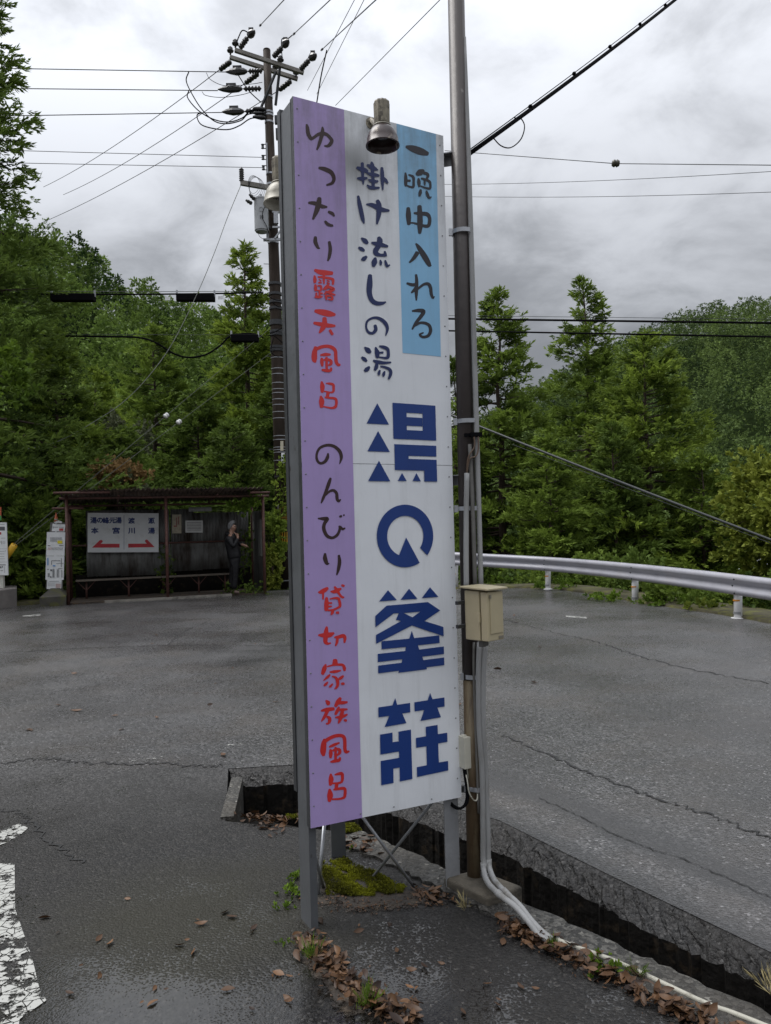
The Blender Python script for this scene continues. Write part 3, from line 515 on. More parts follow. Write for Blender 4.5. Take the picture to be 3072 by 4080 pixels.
G('red', (1240, 2760, S2), [[(485,260,60),(550,330,150),(555,390,100)],[(330,595,60),(500,560,130),(740,530,110)],[(530,600,120),(470,730,110),(400,850,90),(330,945,30)],[(530,800,90),(600,840,110),(600,940,110),(550,1020,70),(490,1020,50)],[(960,180,100),(880,300,150),(800,440,100)],[(920,330,110),(1050,325,110),(1180,310,70)],[(910,470,60),(860,590,110),(795,710,80)],[(900,560,70),(1030,555,90),(1180,545,60)],[(1030,590,110),(990,750,130),(940,900,110),(890,1010,40)],[(800,815,50),(960,800,110),(1090,760,90),(1180,715,60)],[(1090,900,70),(1150,920,90)]], 'red kanji ZOKU')
G('red', (1240, 2910, S2), [[(440,300,100),(410,450,180),(390,700,190),(400,820,110)],[(440,370,120),(600,260,120),(800,180,115),(980,170,115),(1080,230,120),(1110,400,115),(1110,600,115),(1150,710,110),(1250,690,60)],[(600,545,60),(740,480,100),(920,410,60)],[(635,640,80),(640,760,130),(635,900,80)],[(700,670,60),(820,620,90),(930,640,100),(935,740,100),(850,820,60)],[(800,560,70),(800,760,90),(800,1000,85)],[(640,1040,60),(780,1010,110),(920,980,100),(945,900,70)]], 'lower red kanji BU')
G('red', (1250, 3050, S2), [[(560,285,70),(570,450,170),(545,640,100)],[(700,300,50),(830,270,100),(930,270,110),(945,400,100),(930,510,90),(850,570,70),(620,590,60)],[(760,600,120),(735,780,110)],[(660,795,60),(800,770,90),(980,750,100),(1035,810,100),(1030,960,100),(1000,1050,90),(860,1100,70),(620,1115,60)],[(520,790,80),(535,980,195),(510,1170,110)]], 'lower red kanji RO with two boxes')
def logo(parts, label):
    from mathutils.geometry import tessellate_polygon
    b = MB()
    for cr, poly in parts:
        cf = crop(*cr); vs = [cf(*p, .0022) for p in poly]; tri = tessellate_polygon([vs]); b.add(vs, tri)
    o = b.build('logo_letter', M_navy, sign); o['label'] = label
    bm = bmesh.new(); bm.from_mesh(o.data)
    for f in bm.faces:
        f.normal_update()
        if f.normal.dot(NF) < 0: f.normal_flip()
    bm.to_mesh(o.data); bm.free()
logo([(C2, [(838,1160),(935,1337),(749,1328)]), (C2, [(845,1390),(942,1564),(756,1558)]), (C3, [(852,178),(946,350),(762,347)]),
      (C2, [(964,1155),(1079,1163),(1085,1459),(972,1455)]), (C2, [(1212,1172),(1320,1180),(1327,1470),(1216,1465)]), (C2, [(1079,1163),(1212,1172),(1212,1246),(1079,1238)]),
      (C2, [(1081,1274),(1212,1282),(1213,1352),(1082,1346)]), (C2, [(1084,1382),(1215,1388),(1216,1465),(1085,1459)]),
      (C3, [(979,41),(1327,55),(1328,145),(1098,138),(1098,163),(1330,171),(1335,352),(1228,351),(1227,261),(984,255)]),
      (C3, [(1043,280),(1082,347),(1008,346)]), (C3, [(1163,282),(1200,350),(1130,347)])], 'blue block letter YU with three triangles')
ring = [(1068+234*math.cos(math.radians(a)), 803+260*math.sin(math.radians(a))) for a in np.linspace(38, -301.3, 64)] + [(1077, 815)] + [(1070+150*math.cos(math.radians(a)), 804+168*math.sin(math.radians(a))) for a in np.linspace(-250, 35.2, 56)]
logo([(C3, ring)], 'blue open ring letter NO')
logo([(C3, [(927,1252),(1000,1334),(853,1346)]), (C3, [(1101,1240),(1172,1324),(1030,1333)]), (C3, [(1275,1228),(1345,1308),(1207,1318)]),
      (C3, [(821,1467),(915,1381),(1258,1351),(1360,1420),(1300,1460),(1195,1430),(1056,1442),(1018,1442),(973,1446),(823,1560)]),
      (C3, [(1018,1442),(1056,1442),(1130,1477),(1195,1430),(1300,1460),(1229,1508),(1386,1557),(1389,1634),(1125,1545),(828,1697),(827,1624),(1035,1508),(992,1497)]),
      (C4, [(1124,28),(1144,88),(1352,65),(1355,128),(1175,148),(1186,183),(1390,157),(1391,220),(1212,242),(1220,270),(1392,248),(1394,312),(1247,330),(1250,346),(1012,376),(1018,358),(846,381),(845,316),(1040,292),(1046,263),(843,287),(842,219),(1070,195),(1076,161),(874,181),(873,114),(1104,92)])], 'blue mountain-shaped letter MINE')
logo([(C4, [(987,585),(1003,641),(1110,625),(1112,703),(1045,713),(1080,793),(899,825),(937,733),(848,745),(847,662),(964,645)]),
      (C4, [(1276,542),(1296,594),(1395,580),(1396,655),(1336,664),(1366,744),(1196,775),(1227,684),(1148,696),(1146,620),(1256,603)]),
      (C4, [(861,888),(964,871),(965,951),(1016,944),(1014,863),(1117,846),(1129,1256),(1025,1277),(1023,1161),(971,1170),(973,1289),(871,1308),(866,1107),(1020,1080),(1018,1028),(864,1054)]),
      (C4, [(1240,824),(1338,807),(1341,884),(1418,872),(1420,948),(1343,962),(1349,1119),(1425,1106),(1427,1185),(1168,1240),(1166,1158),(1250,1142),(1245,985),(1161,998),(1158,916),(1242,902)])], 'blue block letter SO with two small trees')
# rivets round the sheets
rb = None
def rivet(p):
    global rb
    if rb is None:
        rb = MB().lathe((0, 0, 0), (0, 0, 1), [(0, .0032), (.0015, .0028), (.002, .0)], 8).build('rivet', M_steel, sign, smooth=True); o = rb
    else:
        o = rb.copy(); COL.objects.link(o)
    o.matrix_parent_inverse = wmat(sign).inverted(); o.location = p; o.rotation_euler = NF.to_track_quat('Z', 'Y').to_euler()
for i in range(22):
    t = (i+.35)/22; l, r = seam_t(t); a = lerp2(l, r, .025); c = lerp2(l, r, .975); rivet(pan(*a, .0022)); rivet(pan(*c, .001))
for f in (.33, .55, .8): rivet(pan(*lerp2(BL, BR, f), .001)) if False else rivet(pan(lerp2(BL, BR, f)[0], lerp2(BL, BR, f)[1]-18, .0022))
# frame: three posts, rails, rear face, braces
M_post = mat('grey frame paint', (0.105, 0.11, 0.117), 0.42, 0.2, 0.12, 9, 0.12, 40, (0.05, 0.043, 0.04), 16, (0.62, 0.72))
M_postl = mat('pale grey frame paint', (0.27, 0.275, 0.285), 0.42, 0.2, 0.12, 9, 0.12, 40, (0.08, 0.07, 0.06), 16, (0.62, 0.72))
topA = pan(1140, 385).z; topB = pan(*TR).z
def angle_post(base, d1, d2, w1, w2, t, ztop, name, m):
    base = Vector((base[0], base[1], 0)); b = MB()
    for d, w, e in ((d1, w1, d2), (d2, w2, d1)):
        p = [base, base+d*w, base+d*w+e*t, base+e*t]
        b.hexa([q+Vector((0, 0, -.02)) for q in p], [q+Vector((0, 0, ztop)) for q in p])
    return fixn(b.build(name, m, sign))
pa = PA + DX*(.0) + NB*.0215
side = (NB*.97 - DX*.16).normalized()
# post by the near edge: a wide web running back from the face, a flange behind the face
b = MB(); W = .105; t = .006
p0 = PA + NB*.024 + DX*.001; 
def prism(b, pts, z0, z1):
    n = len(pts); b.add([Vector((p.x, p.y, z0)) for p in pts]+[Vector((p.x, p.y, z1)) for p in pts], [tuple(range(n-1, -1, -1)), tuple(range(n, 2*n))]+[(i, (i+1) % n, n+(i+1) % n, n+i) for i in range(n)])
# C channel in plan
pts = [p0, p0+DX*.030, p0+DX*.030+NB*t, p0+DX*t+NB*t, p0+DX*t+NB*(W-t), p0+DX*.030+NB*(W-t), p0+DX*.030+NB*W, p0+NB*W]
prism(b, pts, -.02, topA); o = fixn(b.build('post', M_post, sign)); o['label'] = 'dark grey channel post at the left edge'
b = MB(); q0 = p0 + NB*(W+.001) - DX*.004; pts = [q0, q0+DX*.02, q0+DX*.02+NB*.03, q0+NB*.03]; prism(b, pts, .5, topA+.02); fixn(b.build('edge_strip', M_dsteel, sign))
# post at the right edge
qb = PB + NB*.024 - DX*.075
b = MB(); pts = [qb, qb+DX*.07, qb+DX*.07+NB*.055, qb+DX*.062+NB*.055, qb+DX*.062+NB*t, qb+NB*t]; prism(b, pts, -.05, topB-.01); o = fixn(b.build('post', M_postl, sign)); o['label'] = 'pale grey angle post at the right edge'
# rear post and rear face
pc = gnd(1322, 3418); pc = Vector((pc.x, pc.y, 0)); b = MB(); e1 = Vector((.94, .34, 0)).normalized(); e2 = Vector((-.34, .94, 0))
pts = [pc, pc+e1*.07, pc+e1*.07+e2*t, pc+e1*.038+e2*t, pc+e1*.038+e2*.05, pc+e1*.032+e2*.05, pc+e1*.032+e2*t, pc+e2*t]; prism(b, pts, -.02, topB-.06); fixn(b.build('post', M_post, sign))
r0 = PA+NB*.10+DX*.014; r1 = pc+e2*.05; b = MB(); d = (r1-r0).normalized(); n = Vector((d.y, -d.x, 0))
zb = pan(*BL).z
b.hexa([r0+Vector((0, 0, zb)), r1+Vector((0, 0, zb)), r1+n*.015+Vector((0, 0, zb)), r0+n*.015+Vector((0, 0, zb))], [r0+Vector((0, 0, topA-.03)), r1+Vector((0, 0, topA-.03)), r1+n*.015+Vector((0, 0, topA-.03)), r0+n*.015+Vector((0, 0, topA-.03))])
o = fixn(b.build('rear_panel', M_pw, sign)); o['label'] = 'rear sheet of the sign facing away'
for z in (zb+.05, 1.5, 2.4, topB-.1):
    b = MB(); a, c = PA+NB*.055+DX*.06, PB+NB*.055-DX*.08
    b.hexa([a+Vector((0, 0, z)), c+Vector((0, 0, z)), c+NB*.04+Vector((0, 0, z)), a+NB*.04+Vector((0, 0, z))], [a+Vector((0, 0, z+.04)), c+Vector((0, 0, z+.04)), c+NB*.04+Vector((0, 0, z+.04)), a+NB*.04+Vector((0, 0, z+.04))]); fixn(b.build('cross_rail', M_post, sign))
    b = MB(); a, c = PB+NB*.09-DX*.06, pc+e1*.05
    b.tube([a+Vector((0, 0, z+.05)), c+Vector((0, 0, z+.05))], .012, 6); fixn(b.build('cross_rail', M_post, sign))
def brace(p, q, r, m): fixn(MB().tube([p, q], r, 8).build('brace', m, sign, smooth=True))
brace(pan(1440, 3230, -.07), gnd(1655, 3532) + Vector((0, 0, -.01)), .0065, M_galv)
brace(pan(1800, 3190, -.10), gnd(1488, 3500) + Vector((0, 0, .01)), .0065, M_steel)
brace(at(1292, 3285, 3.32), gnd(1267, 3562), .008, M_galv)
brace(at(1252, 3400, 3.12), gnd(1288, 3535), .008, M_steel)
# ------------------------------------------------------------------ lamps
M_lampg = mat('grimy beige lamp paint', (0.21, 0.185, 0.135), 0.55, 0.1, 0.35, 25, 0.2, 60, (0.06, 0.05, 0.035), 30, (0.5, 0.62))
M_lampb = mat('brown lamp shade enamel', (0.032, 0.016, 0.014), 0.30, 0.1, 0.3, 14, 0.1, 50, (0.26, 0.22, 0.17), 22, (0.60, 0.63))
M_lampc = mat('cream lamp shade enamel', (0.27, 0.25, 0.20), 0.4, 0.1, 0.25, 20, 0.1, 50, (0.12, 0.095, 0.06), 24, (0.58, 0.68))
M_lampi = mat('sooty shade interior', (0.020, 0.013, 0.011), 0.6, 0, 0.3, 20)
M_lens = mat('dusty lamp lens', (0.30, 0.30, 0.30), 0.2, 0, 0.2, 15)
def lamp(label, c, D, shade, body, anchor):
    # c: rim centre; axis straight down
    root = thing('spotlight', label, 'lamp', (c.x, c.y, c.z)); R = D/2; up = Vector((0, 0, 1))
    prof = [(0, R*1.03), (R*.06, R*1.03), (R*.10, R*.985), (R*.45, R*.95), (R*.80, R*.83), (R*1.05, R*.66), (R*1.16, R*.52), (R*1.16, R*.46), (R*1.0, R*.58), (R*.75, R*.76), (R*.42, R*.88), (R*.03, R*.93)]
    n = 40; b = MB(); b.lathe(c, up, prof, n); b.f = b.f[:-2]; k = len(prof); b.f += [((k-1)*n+i, (k-1)*n+(i+1) % n, (i+1) % n, i) for i in range(n)]
    fixn(b.build('shade', shade, root, smooth=True))
    b = MB(); b.lathe(c+up*R*.40, up, [(0, R*.90), (R*.36, R*.75), (R*.58, R*.57)], 32); b.f = b.f[:-2]; fixn(b.build('shade_interior', M_lampi, root, smooth=True))
    fixn(MB().lathe(c+up*R*.52, up, [(0, 0.0), (.004, R*.4), (.014, R*.52), (.02, R*.52)], 28).build('lens', M_lens, root, smooth=True))
    fixn(MB().lathe(c+up*R*1.17, up, [(0, R*.55), (R*.08, R*.55), (R*.13, R*.47)], 24).build('collar', M_lampc, root, smooth=True))
    fixn(MB().lathe(c+up*R*1.31, up, [(0, R*.45), (.004, R*.48), (R*1.32, R*.50), (R*1.42, R*.45)], 22, -0.10).build('ribbed_body', body, root))
    b = MB(); h = c+up*R*1.75; d = (anchor-h); dh = Vector((d.x, d.y, 0)).normalized()
    b.box(h+dh*R*.62+up*.0, (.02, .035, .06), Matrix.Rotation(math.atan2(dh.y, dh.x), 3, 'Z')); b.tube([h+dh*R*.6, h+dh*R*.9-up*.012, anchor+up*.015], .010, 8); b.lathe(anchor, -dh, [(0, .024), (.006, .024), (.008, .01)], 12)
    fixn(b.build('bracket', M_lampg, root))
    return root
c1 = at(1525, 583, 2.96); lamp('brown bell-shaped spotlight over the front of the sign', c1, .128, M_lampb, M_lampg, pan(1478, 492, .0))
c2 = at(1120, 815, 3.36); lamp('cream bell-shaped spotlight peeking out behind the sign', c2, .150, M_lampc, M_lampg, r0+d*.12+Vector((0, 0, c2.z+.1)))
# ------------------------------------------------------------------ steel service pole, meter box, conduits
M_pole = mat('peeling brown pole paint', (0.045, 0.036, 0.033), 0.42, 0.15, 0.2, 8, 0.15, 30, (0.13, 0.12, 0.11), 9, (0.66, 0.68))
M_poler = mat('rusted pole foot', (0.10, 0.066, 0.034), 0.6, 0.1, 0.35, 10, 0.3, 40, (0.17, 0.13, 0.075), 14, (0.48, 0.6), streak=0.15)
M_cond = mat('grey conduit', (0.30, 0.30, 0.295), 0.5, 0, 0.15, 14, 0.08, 40, (0.15, 0.14, 0.12), 8, (0.52, 0.68), streak=0.2)
M_condd = mat('aged dark conduit', (0.12, 0.115, 0.105), 0.6, 0, 0.25, 14, 0.1, 40)
PY = 3.32; base = at(1893, 3490, PY); top = at(1815, -120, PY)
pole = thing('service_pole', 'brown steel service pole with conduits beside the tall sign', 'pole', (base.x, base.y, 0.05))
def onpole(py, dx=0, Y=PY):
    t = (py+120)/3610.0; x = 1815+78*t; return at(x+dx, py, Y)
mid = onpole(2705)
fixn(MB().tube([base, mid], .0335, 20).build('pole_foot', M_poler, pole, smooth=True)); fixn(MB().tube([mid+Vector((0, 0, .0)), top], .0365, 20).build('shaft', M_pole, pole, smooth=True))
def band(py, w=.075, m=M_galv, dx=28):
    p = onpole(py, dx); b = MB(); n = 20
    for r, zz in ((1, 0),):
        ring_o = [Vector((p.x+math.cos(a)*w, p.y+math.sin(a)*.048, 0)) for a in np.linspace(0, 2*PI, n, endpoint=False)]
        ring_i = [Vector((p.x+math.cos(a)*(w-.004), p.y+math.sin(a)*.044, 0)) for a in np.linspace(0, 2*PI, n, endpoint=False)]
    for i in range(n):
        j = (i+1) % n; b.hexa([ring_o[i]+Vector((0, 0, p.z-.009)), ring_o[j]+Vector((0, 0, p.z-.009)), ring_i[j]+Vector((0, 0, p.z-.009)), ring_i[i]+Vector((0, 0, p.z-.009))], [ring_o[i]+Vector((0, 0, p.z+.009)), ring_o[j]+Vector((0, 0, p.z+.009)), ring_i[j]+Vector((0, 0, p.z+.009)), ring_i[i]+Vector((0, 0, p.z+.009))])
    b.box((p.x-w-.004, p.y-.01, p.z), (.016, .012, .03)); fixn(b.build('band', m, pole))
band(928, .047, dx=4); band(1680, .049, dx=8); band(2026, .051, dx=6); band(2692, .048, dx=14); band(3134, .046, dx=17); band(3470, .026, dx=40)
def conduit(pts, r, m, name='conduit', n=10): return fixn(MB().tube([Vector(p) for p in catmull([tuple(p) for p in pts], 5)], r, n).build(name, m, pole, smooth=True))
conduit([onpole(150, 26, PY-.01), onpole(700, 36, PY-.02), onpole(1400, 42, PY-.03), onpole(2000, 46, PY-.03), onpole(2360, 48, PY-.04)], .0115, M_cond)
conduit([onpole(1885, 2, PY-.05), onpole(2050, -4, PY-.055), onpole(2200, -8, PY-.06), onpole(2345, -10, PY-.06)], .0115, M_cond)
conduit([onpole(1770, 16, PY-.045), onpole(2050, 22, PY-.05), onpole(2350, 25, PY-.05)], .009, M_condd)
c6 = lambda x, y, Y: at(1800+x*.7635, 3000+y*.7635, Y)
g6 = lambda x, y, z=.02: gnd(1800+x*.7635, 3000+y*.7635, z)
conduit([onpole(2560, 38, PY-.05), onpole(2700, 30, PY-.05), onpole(2900, 29, PY-.05), c6(158, 100, PY-.05), c6(163, 400, PY-.05), c6(165, 580, PY-.05), c6(182, 665, 3.20), c6(240, 732, 3.06), c6(330, 802, 2.98), c6(400, 880, 2.92), g6(455, 950), g6(520, 985, .012)], .0118, M_cond)
conduit([onpole(2560, 62, PY-.05), onpole(2700, 50, PY-.05), onpole(2900, 46, PY-.05), c6(178, 100, PY-.04), c6(188, 400, PY-.04), c6(192, 565, PY-.04), c6(215, 650, 3.22), c6(272, 720, 3.08), c6(350, 792, 3.0), c6(420, 880, 2.93), g6(492, 950), g6(560, 980, .012)], .0118, M_cond)
conduit([onpole(2560, 15, PY-.04), onpole(2700, 12, PY-.045), onpole(3000, 16, PY-.045), onpole(3240, 20, PY-.04)], .0055, M_condd)
for x, y, Y in ((166, 590, PY-.05), (192, 572, PY-.04), (252, 742, 3.05), (284, 732, 3.07)):
    p = c6(x, y, Y); fixn(MB().tube([p+Vector((0, 0, .014)), p-Vector((0, 0, .014))] if y < 600 else [p+Vector((-.012, .008, .01)), p+Vector((.012, -.008, -.01))], .0138, 12).build('coupling', M_cond, pole, smooth=True))
M_pvc = mat('cream ground conduit', (0.40, 0.385, 0.32), 0.5, 0, 0.15, 14, 0.05, 40, (0.16, 0.14, 0.10), 20, (0.55, 0.7))
fixn(MB().tube([Vector(p) for p in catmull([tuple(g6(*q, .016)) for q in ((500, 955), (640, 1010), (840, 1082), (1025, 1166), (1330, 1308), (1480, 1362), (1800, 1490))], 6)], .0085, 8).build('conduit', M_pvc, pole, smooth=True))
# brackets that tie the sign to the pole
for pyA, pyB, x0 in ((612, 640, 1760), (1912, 1912, 1804), (3150, 3150, 1838)):
    a = pan(x0, pyA, -.045); c = onpole(pyB, 0, PY); b = MB(); dd = (c-a); L_ = dd.length; dd.normalize(); ang = math.atan2(dd.y, dd.x); rm = Matrix.Rotation(ang, 3, 'Z')
    b.box((a+c)/2+Vector((0, 0, .02)), (L_+.02, .042, .004), rm); b.box((a+c)/2+rm @ Vector((0, .019, 0)), (L_+.02, .004, .044), rm); fixn(b.build('tie_bracket', M_steel, pole))
# cable entry with terminal strip
b = MB(); p = onpole(1732, 42, PY-.05); b.box(p, (.05, .028, .018)); b.box(p+Vector((-.035, .01, 0)), (.03, .02, .014)); fixn(b.build('terminal_block', M_black, pole))
M_wcop = mat('brown service wire', (0.13, 0.085, 0.055), 0.5, 0, 0.2, 20)
conduit([onpole(1738, 34, PY-.06), onpole(1780, 34, PY-.06), onpole(1815, 12, PY-.065), onpole(1850, 4, PY-.06), onpole(1890, 3, PY-.055)], .0035, M_wcop, 'service_wire', 6)
conduit([onpole(1738, 50, PY-.06), onpole(1790, 50, PY-.06), onpole(1818, 38, PY-.065), onpole(1830, 14, PY-.065), onpole(1888, 1, PY-.055)], .0035, M_wcop, 'service_wire', 6)
# meter box
M_box = mat('beige meter box plastic', (0.43, 0.37, 0.235), 0.42, 0, 0.06, 12, 0.03, 60, (0.33, 0.28, 0.18), 6, (0.6, 0.75))
M_boxd = mat('grey box label', (0.20, 0.18, 0.14), 0.5, 0, 0.2, 60)
mb0 = at(1934, 2450, 3.10); MBA = math.radians(42)
meter = thing('meter_box', 'beige electricity meter box strapped to the brown steel pole', 'meter box', (mb0.x, mb0.y, mb0.z-.10), MBA)
rm = Matrix.Rotation(MBA, 3, 'Z')
def mbox(name, c, s, m, bv=0): o = MB().box(mb0+rm @ Vector(c), s, rm).build(name, m, meter); return bevel(o, bv) if bv else o
wX, wY, hZ = .092, .108, .198
mbox('case', (0, .03, 0), (wX, wY-.03, hZ), M_box, .004); mbox('lid', (0, -.035, -.001), (wX+.004, .036, hZ-.004), M_box, .004)
mbox('face_plate', (.004, -.055, .008), (wX-.016, .004, hZ-.045), M_box, .001); mbox('name_plate', (.03, -.0545, -.086), (.03, .002, .010), M_boxd); mbox('name_plate', (-.034, -.058, .078), (.010, .002, .014), M_boxd)
mbox('latch', (-.053, -.012, -.005), (.008, .011, .038), M_box, .001); mbox('strap', (-.05, .078, .05), (.07, .012, .014), M_dsteel); mbox('strap', (-.05, .078, -.045), (.07, .012, .014), M_dsteel)
b = MB(); hb = [Vector((x, y, z)) for x, y, z in ((-.062, -.068, hZ/2+.004), (.062, -.068, hZ/2+.004), (.062, .08, hZ/2+.010), (-.062, .08, hZ/2+.010))]
ht = [v+Vector((0, 0, .008)) for v in hb]; b.hexa([mb0+rm @ v for v in hb], [mb0+rm @ v for v in ht]); o = fixn(b.build('roof', M_box, meter)); bevel(o, .002)
mbox('conduit_socket', (-.012, .01, -hZ/2-.014), (.022, .022, .03), M_condd, .003); mbox('conduit_socket', (.016, .02, -hZ/2-.014), (.022, .022, .03), M_condd, .003)
# small junction box on the sign edge with its cable loop
M_jb = mat('ivory junction box', (0.50, 0.48, 0.40), 0.45, 0, 0.08, 20)
jb = at(1851, 2995, 3.30); jbr = thing('junction_box', 'small ivory junction box at the lower right edge of the sign', 'junction box', (jb.x, jb.y, jb.z-.07), math.radians(28))
rj = Matrix.Rotation(math.radians(28), 3, 'Z')
o = MB().box(jb, (.034, .05, .135), rj).build('case', M_jb, jbr); bevel(o, .003); o = MB().box(jb+Vector((.004, 0, -.09)), (.016, .016, .05), rj).build('gland', M_jb, jbr); bevel(o, .003)
fixn(MB().lathe(jb+Vector((0, 0, .0675)), (0, 0, 1), [(0, .012), (.003, .012), (.004, .007)], 14).build('knockout', M_jb, jbr, smooth=True))
cb = [at(1846, 3055, 3.29), at(1853, 3105, 3.28), at(1860, 3160, 3.27), at(1852, 3205, 3.27), at(1826, 3222, 3.28), at(1800, 3210, 3.31), at(1780, 3185, 3.34)]
for i, off in enumerate((0, .007)):
    fixn(MB().tube([Vector(p)+Vector((off, -off, off*.6)) for p in catmull([tuple(p) for p in cb], 6)], .0048, 8).build('cable', M_black, jbr, smooth=True))
fixn(MB().tube([Vector(p) for p in catmull([tuple(q) for q in (at(1850, 3052, 3.3), at(1862, 3110, 3.26), at(1870, 3160, 3.25), at(1890, 3190, 3.25), at(1902, 3180, 3.26), at(1900, 3140, 3.3))], 6)], .003, 6).build('cable', M_pvc, jbr, smooth=True))
# concrete footing of the pole
b = MB(); q = [gnd(1765, 3492, .05), gnd(1945, 3578, .05), gnd(2084, 3530, .05), gnd(1905, 3462, .05)]; q = [Vector((p.x, p.y, 0)) for p in q]
b.hexa([p+Vector((0, 0, -.40)) for p in q], [p+Vector((0, 0, .05)) for p in q])
o = fixn(b.build('footing', mat('brown stained concrete', (.095, .082, .062), .85, 0, .35, 12, .7, 60, (.035, .03, .022), 7, (.5, .65)), pole)); bevel(o, .012, 3)
# ------------------------------------------------------------------ utility pole
UY = 21.8
M_upole = mat('dark weathered concrete pole', (0.034, 0.025, 0.019), 0.7, 0, 0.3, 5, 0.25, 30, (0.06, 0.045, 0.036), 3, (0.5, 0.65), streak=0.2, spec=0.15)
M_insul = mat('dark porcelain', (0.028, 0.026, 0.024), 0.25, 0, 0.2, 8)
M_white = mat('white porcelain', (0.72, 0.72, 0.70), 0.3, 0, 0.08, 8)
M_trans = mat('grey transformer paint', (0.36, 0.37, 0.38), 0.45, 0.1, 0.1, 5, 0.05, 30)
def u(px, py, dY=0.0): return at(px, py, UY+dY)
ub = u(1136, 2328); ub.z = 0; ut = u(1063, 203)
up = thing('utility_pole', 'dark utility pole crowded with cables, bands and crossarms behind the sign', 'utility pole', (ub.x, ub.y, 0))
def uat(py): 
    t = (py-203)/(2328-203); return ub.lerp(ut, 1-t)
def upx(py): return 1063+73*(py-203)/2125
fixn(MB().tube([ub-Vector((0, 0, .1)), uat(1600), uat(900), ut], [.215, .185, .145, .105], 20).build('shaft', M_upole, up, smooth=True))
fixn(MB().lathe(ut, (0, 0, 1), [(0, .108), (.04, .10), (.07, .05), (.08, 0)], 16).build('cap', M_upole, up, smooth=True))
def rad(py): return .105+(.215-.105)*(py-203)/2125
def uband(py, h=.05, m=M_galv, ex=.012):
    p = uat(py); fixn(MB().lathe(p-Vector((0, 0, h/2)), (0, 0, 1), [(0, rad(py)+ex), (h, rad(py)+ex)], 18).build('band', m, up, smooth=False))
for py in (390, 452, 464, 492, 700, 742, 975): uband(py, .05)
for py in (1140, 1180, 1212, 1238, 1290, 1300, 1330, 1342, 1392, 1404): uband(py, .07, M_dsteel, .03)
for py in (1435, 1478, 1500, 1535, 1560, 1575, 1600, 1622, 1650, 1675, 1745, 1760, 1790, 1800, 1810, 1842): uband(py, .018)
for py in (1905, 2225): uband(py, .04, M_dsteel)
# climbing bolts
for i, py in enumerate(range(1060, 1960, 92)):
    p = uat(py); sgn = -1 if i % 2 == 0 else 1; fixn(MB().tube([p, p+Vector((sgn*(rad(py)+.14), -.05, 0))], .009, 6).build('step_bolt', M_dsteel, up))
# crossarms
M_arm = mat('weathered crossarm', (0.22, 0.205, 0.18), 0.6, 0.2, 0.25, 6, 0.1, 30)
def bar(p, q, w, h, name, m, parent):
    p, q = Vector(p), Vector(q); t = (q-p).normalized(); s = t.cross(Vector((0, 0, 1))).normalized(); v = s.cross(t)
    cs = [s*a*w/2+v*c*h/2 for a, c in ((-1, -1), (1, -1), (1, 1), (-1, 1))]
    return fixn(MB().hexa([p+c for c in cs], [q+c for c in cs]).build(name, m, parent))
armF = (u(936, 200, -.5), u(1210, 290, -.25)); armR = (u(916, 228, .1), u(1186, 315, .4))
bar(*armF, .10, .10, 'crossarm', M_arm, up); bar(*armR, .10, .10, 'crossarm', M_arm, up)
bar(u(1100, 285, -.3), u(1040, 430, -.1), .06, .05, 'arm_brace', M_dsteel, up); bar(u(1115, 270, -.3), u(1098, 420, -.1), .06, .05, 'arm_brace', M_dsteel, up)
def strain(p, q, name='strain_insulator'):
    p, q = Vector(p), Vector(q); L_ = (q-p).length; ax = (q-p).normalized(); pr = [(0, .012)]
    for i in range(5):
        h = L_*(.06+.17*i); pr += [(h, .04), (h+L_*.03, .085 if i in (1, 3) else .075), (h+L_*.10, .07), (h+L_*.13, .04)]
    pr += [(L_*.93, .02), (L_, .012)]
    return fixn(MB().lathe(p, ax, pr, 12).build(name, M_insul, up, smooth=True))
def clamp(p, q):
    p, q = Vector(p), Vector(q); ax = (q-p); L_ = ax.length; ax.normalize(); b = MB(); b.lathe(p, ax, [(0, .04), (L_*.15, .09), (L_*.5, .11), (L_*.8, .07), (L_, .02)], 8)
    mid = p+ax*L_*.45; b.box(mid+Vector((0, 0, .07)), (L_*.40, .10, .16)); return fixn(b.build('clamp_cover', M_insul, up))
for py, x0, x1, x2, x3 in ((283, 1046, 1005, 985, 898), (353, 1042, 1008, 965, 868), (443, 1040, 1000, 972, 884)):
    strain(u(x0, py, -.1), u(x2, py+1, -.1)); clamp(u(x2, py+1, -.1), u(x3, py+3, -.1))
for a, c, e in (((955, 193), (990, 145), (1035, 103)), ((1088, 228), (1128, 185), (1168, 138)), ((1196, 278), (1236, 235), (1280, 200))):
    strain(u(*a, -.4), u(*c, -.7)); clamp(u(*c, -.7), u((c[0]*.45+e[0]*.55), (c[1]*.45+e[1]*.55), -.95))
for a, c in (((920, 245), (872, 280)), ((1030, 292), (972, 335)), ((1160, 322), (1108, 362))): strain(u(*a, .3), u(*c, .9))
def pin(p):
    fixn(MB().lathe(Vector(p), (0, 0, 1), [(0, .025), (.08, .025), (.09, .09), (.12, .10), (.15, .05), (.19, .075), (.23, .04), (.25, 0)], 12).build('pin_insulator', M_insul, up, smooth=True))
for px, py, dy in ((938, 190, -.4), (918, 218, .1), (1118, 255, -.35), (1098, 283, .3), (1180, 305, .3)): pin(u(px, py, dy))
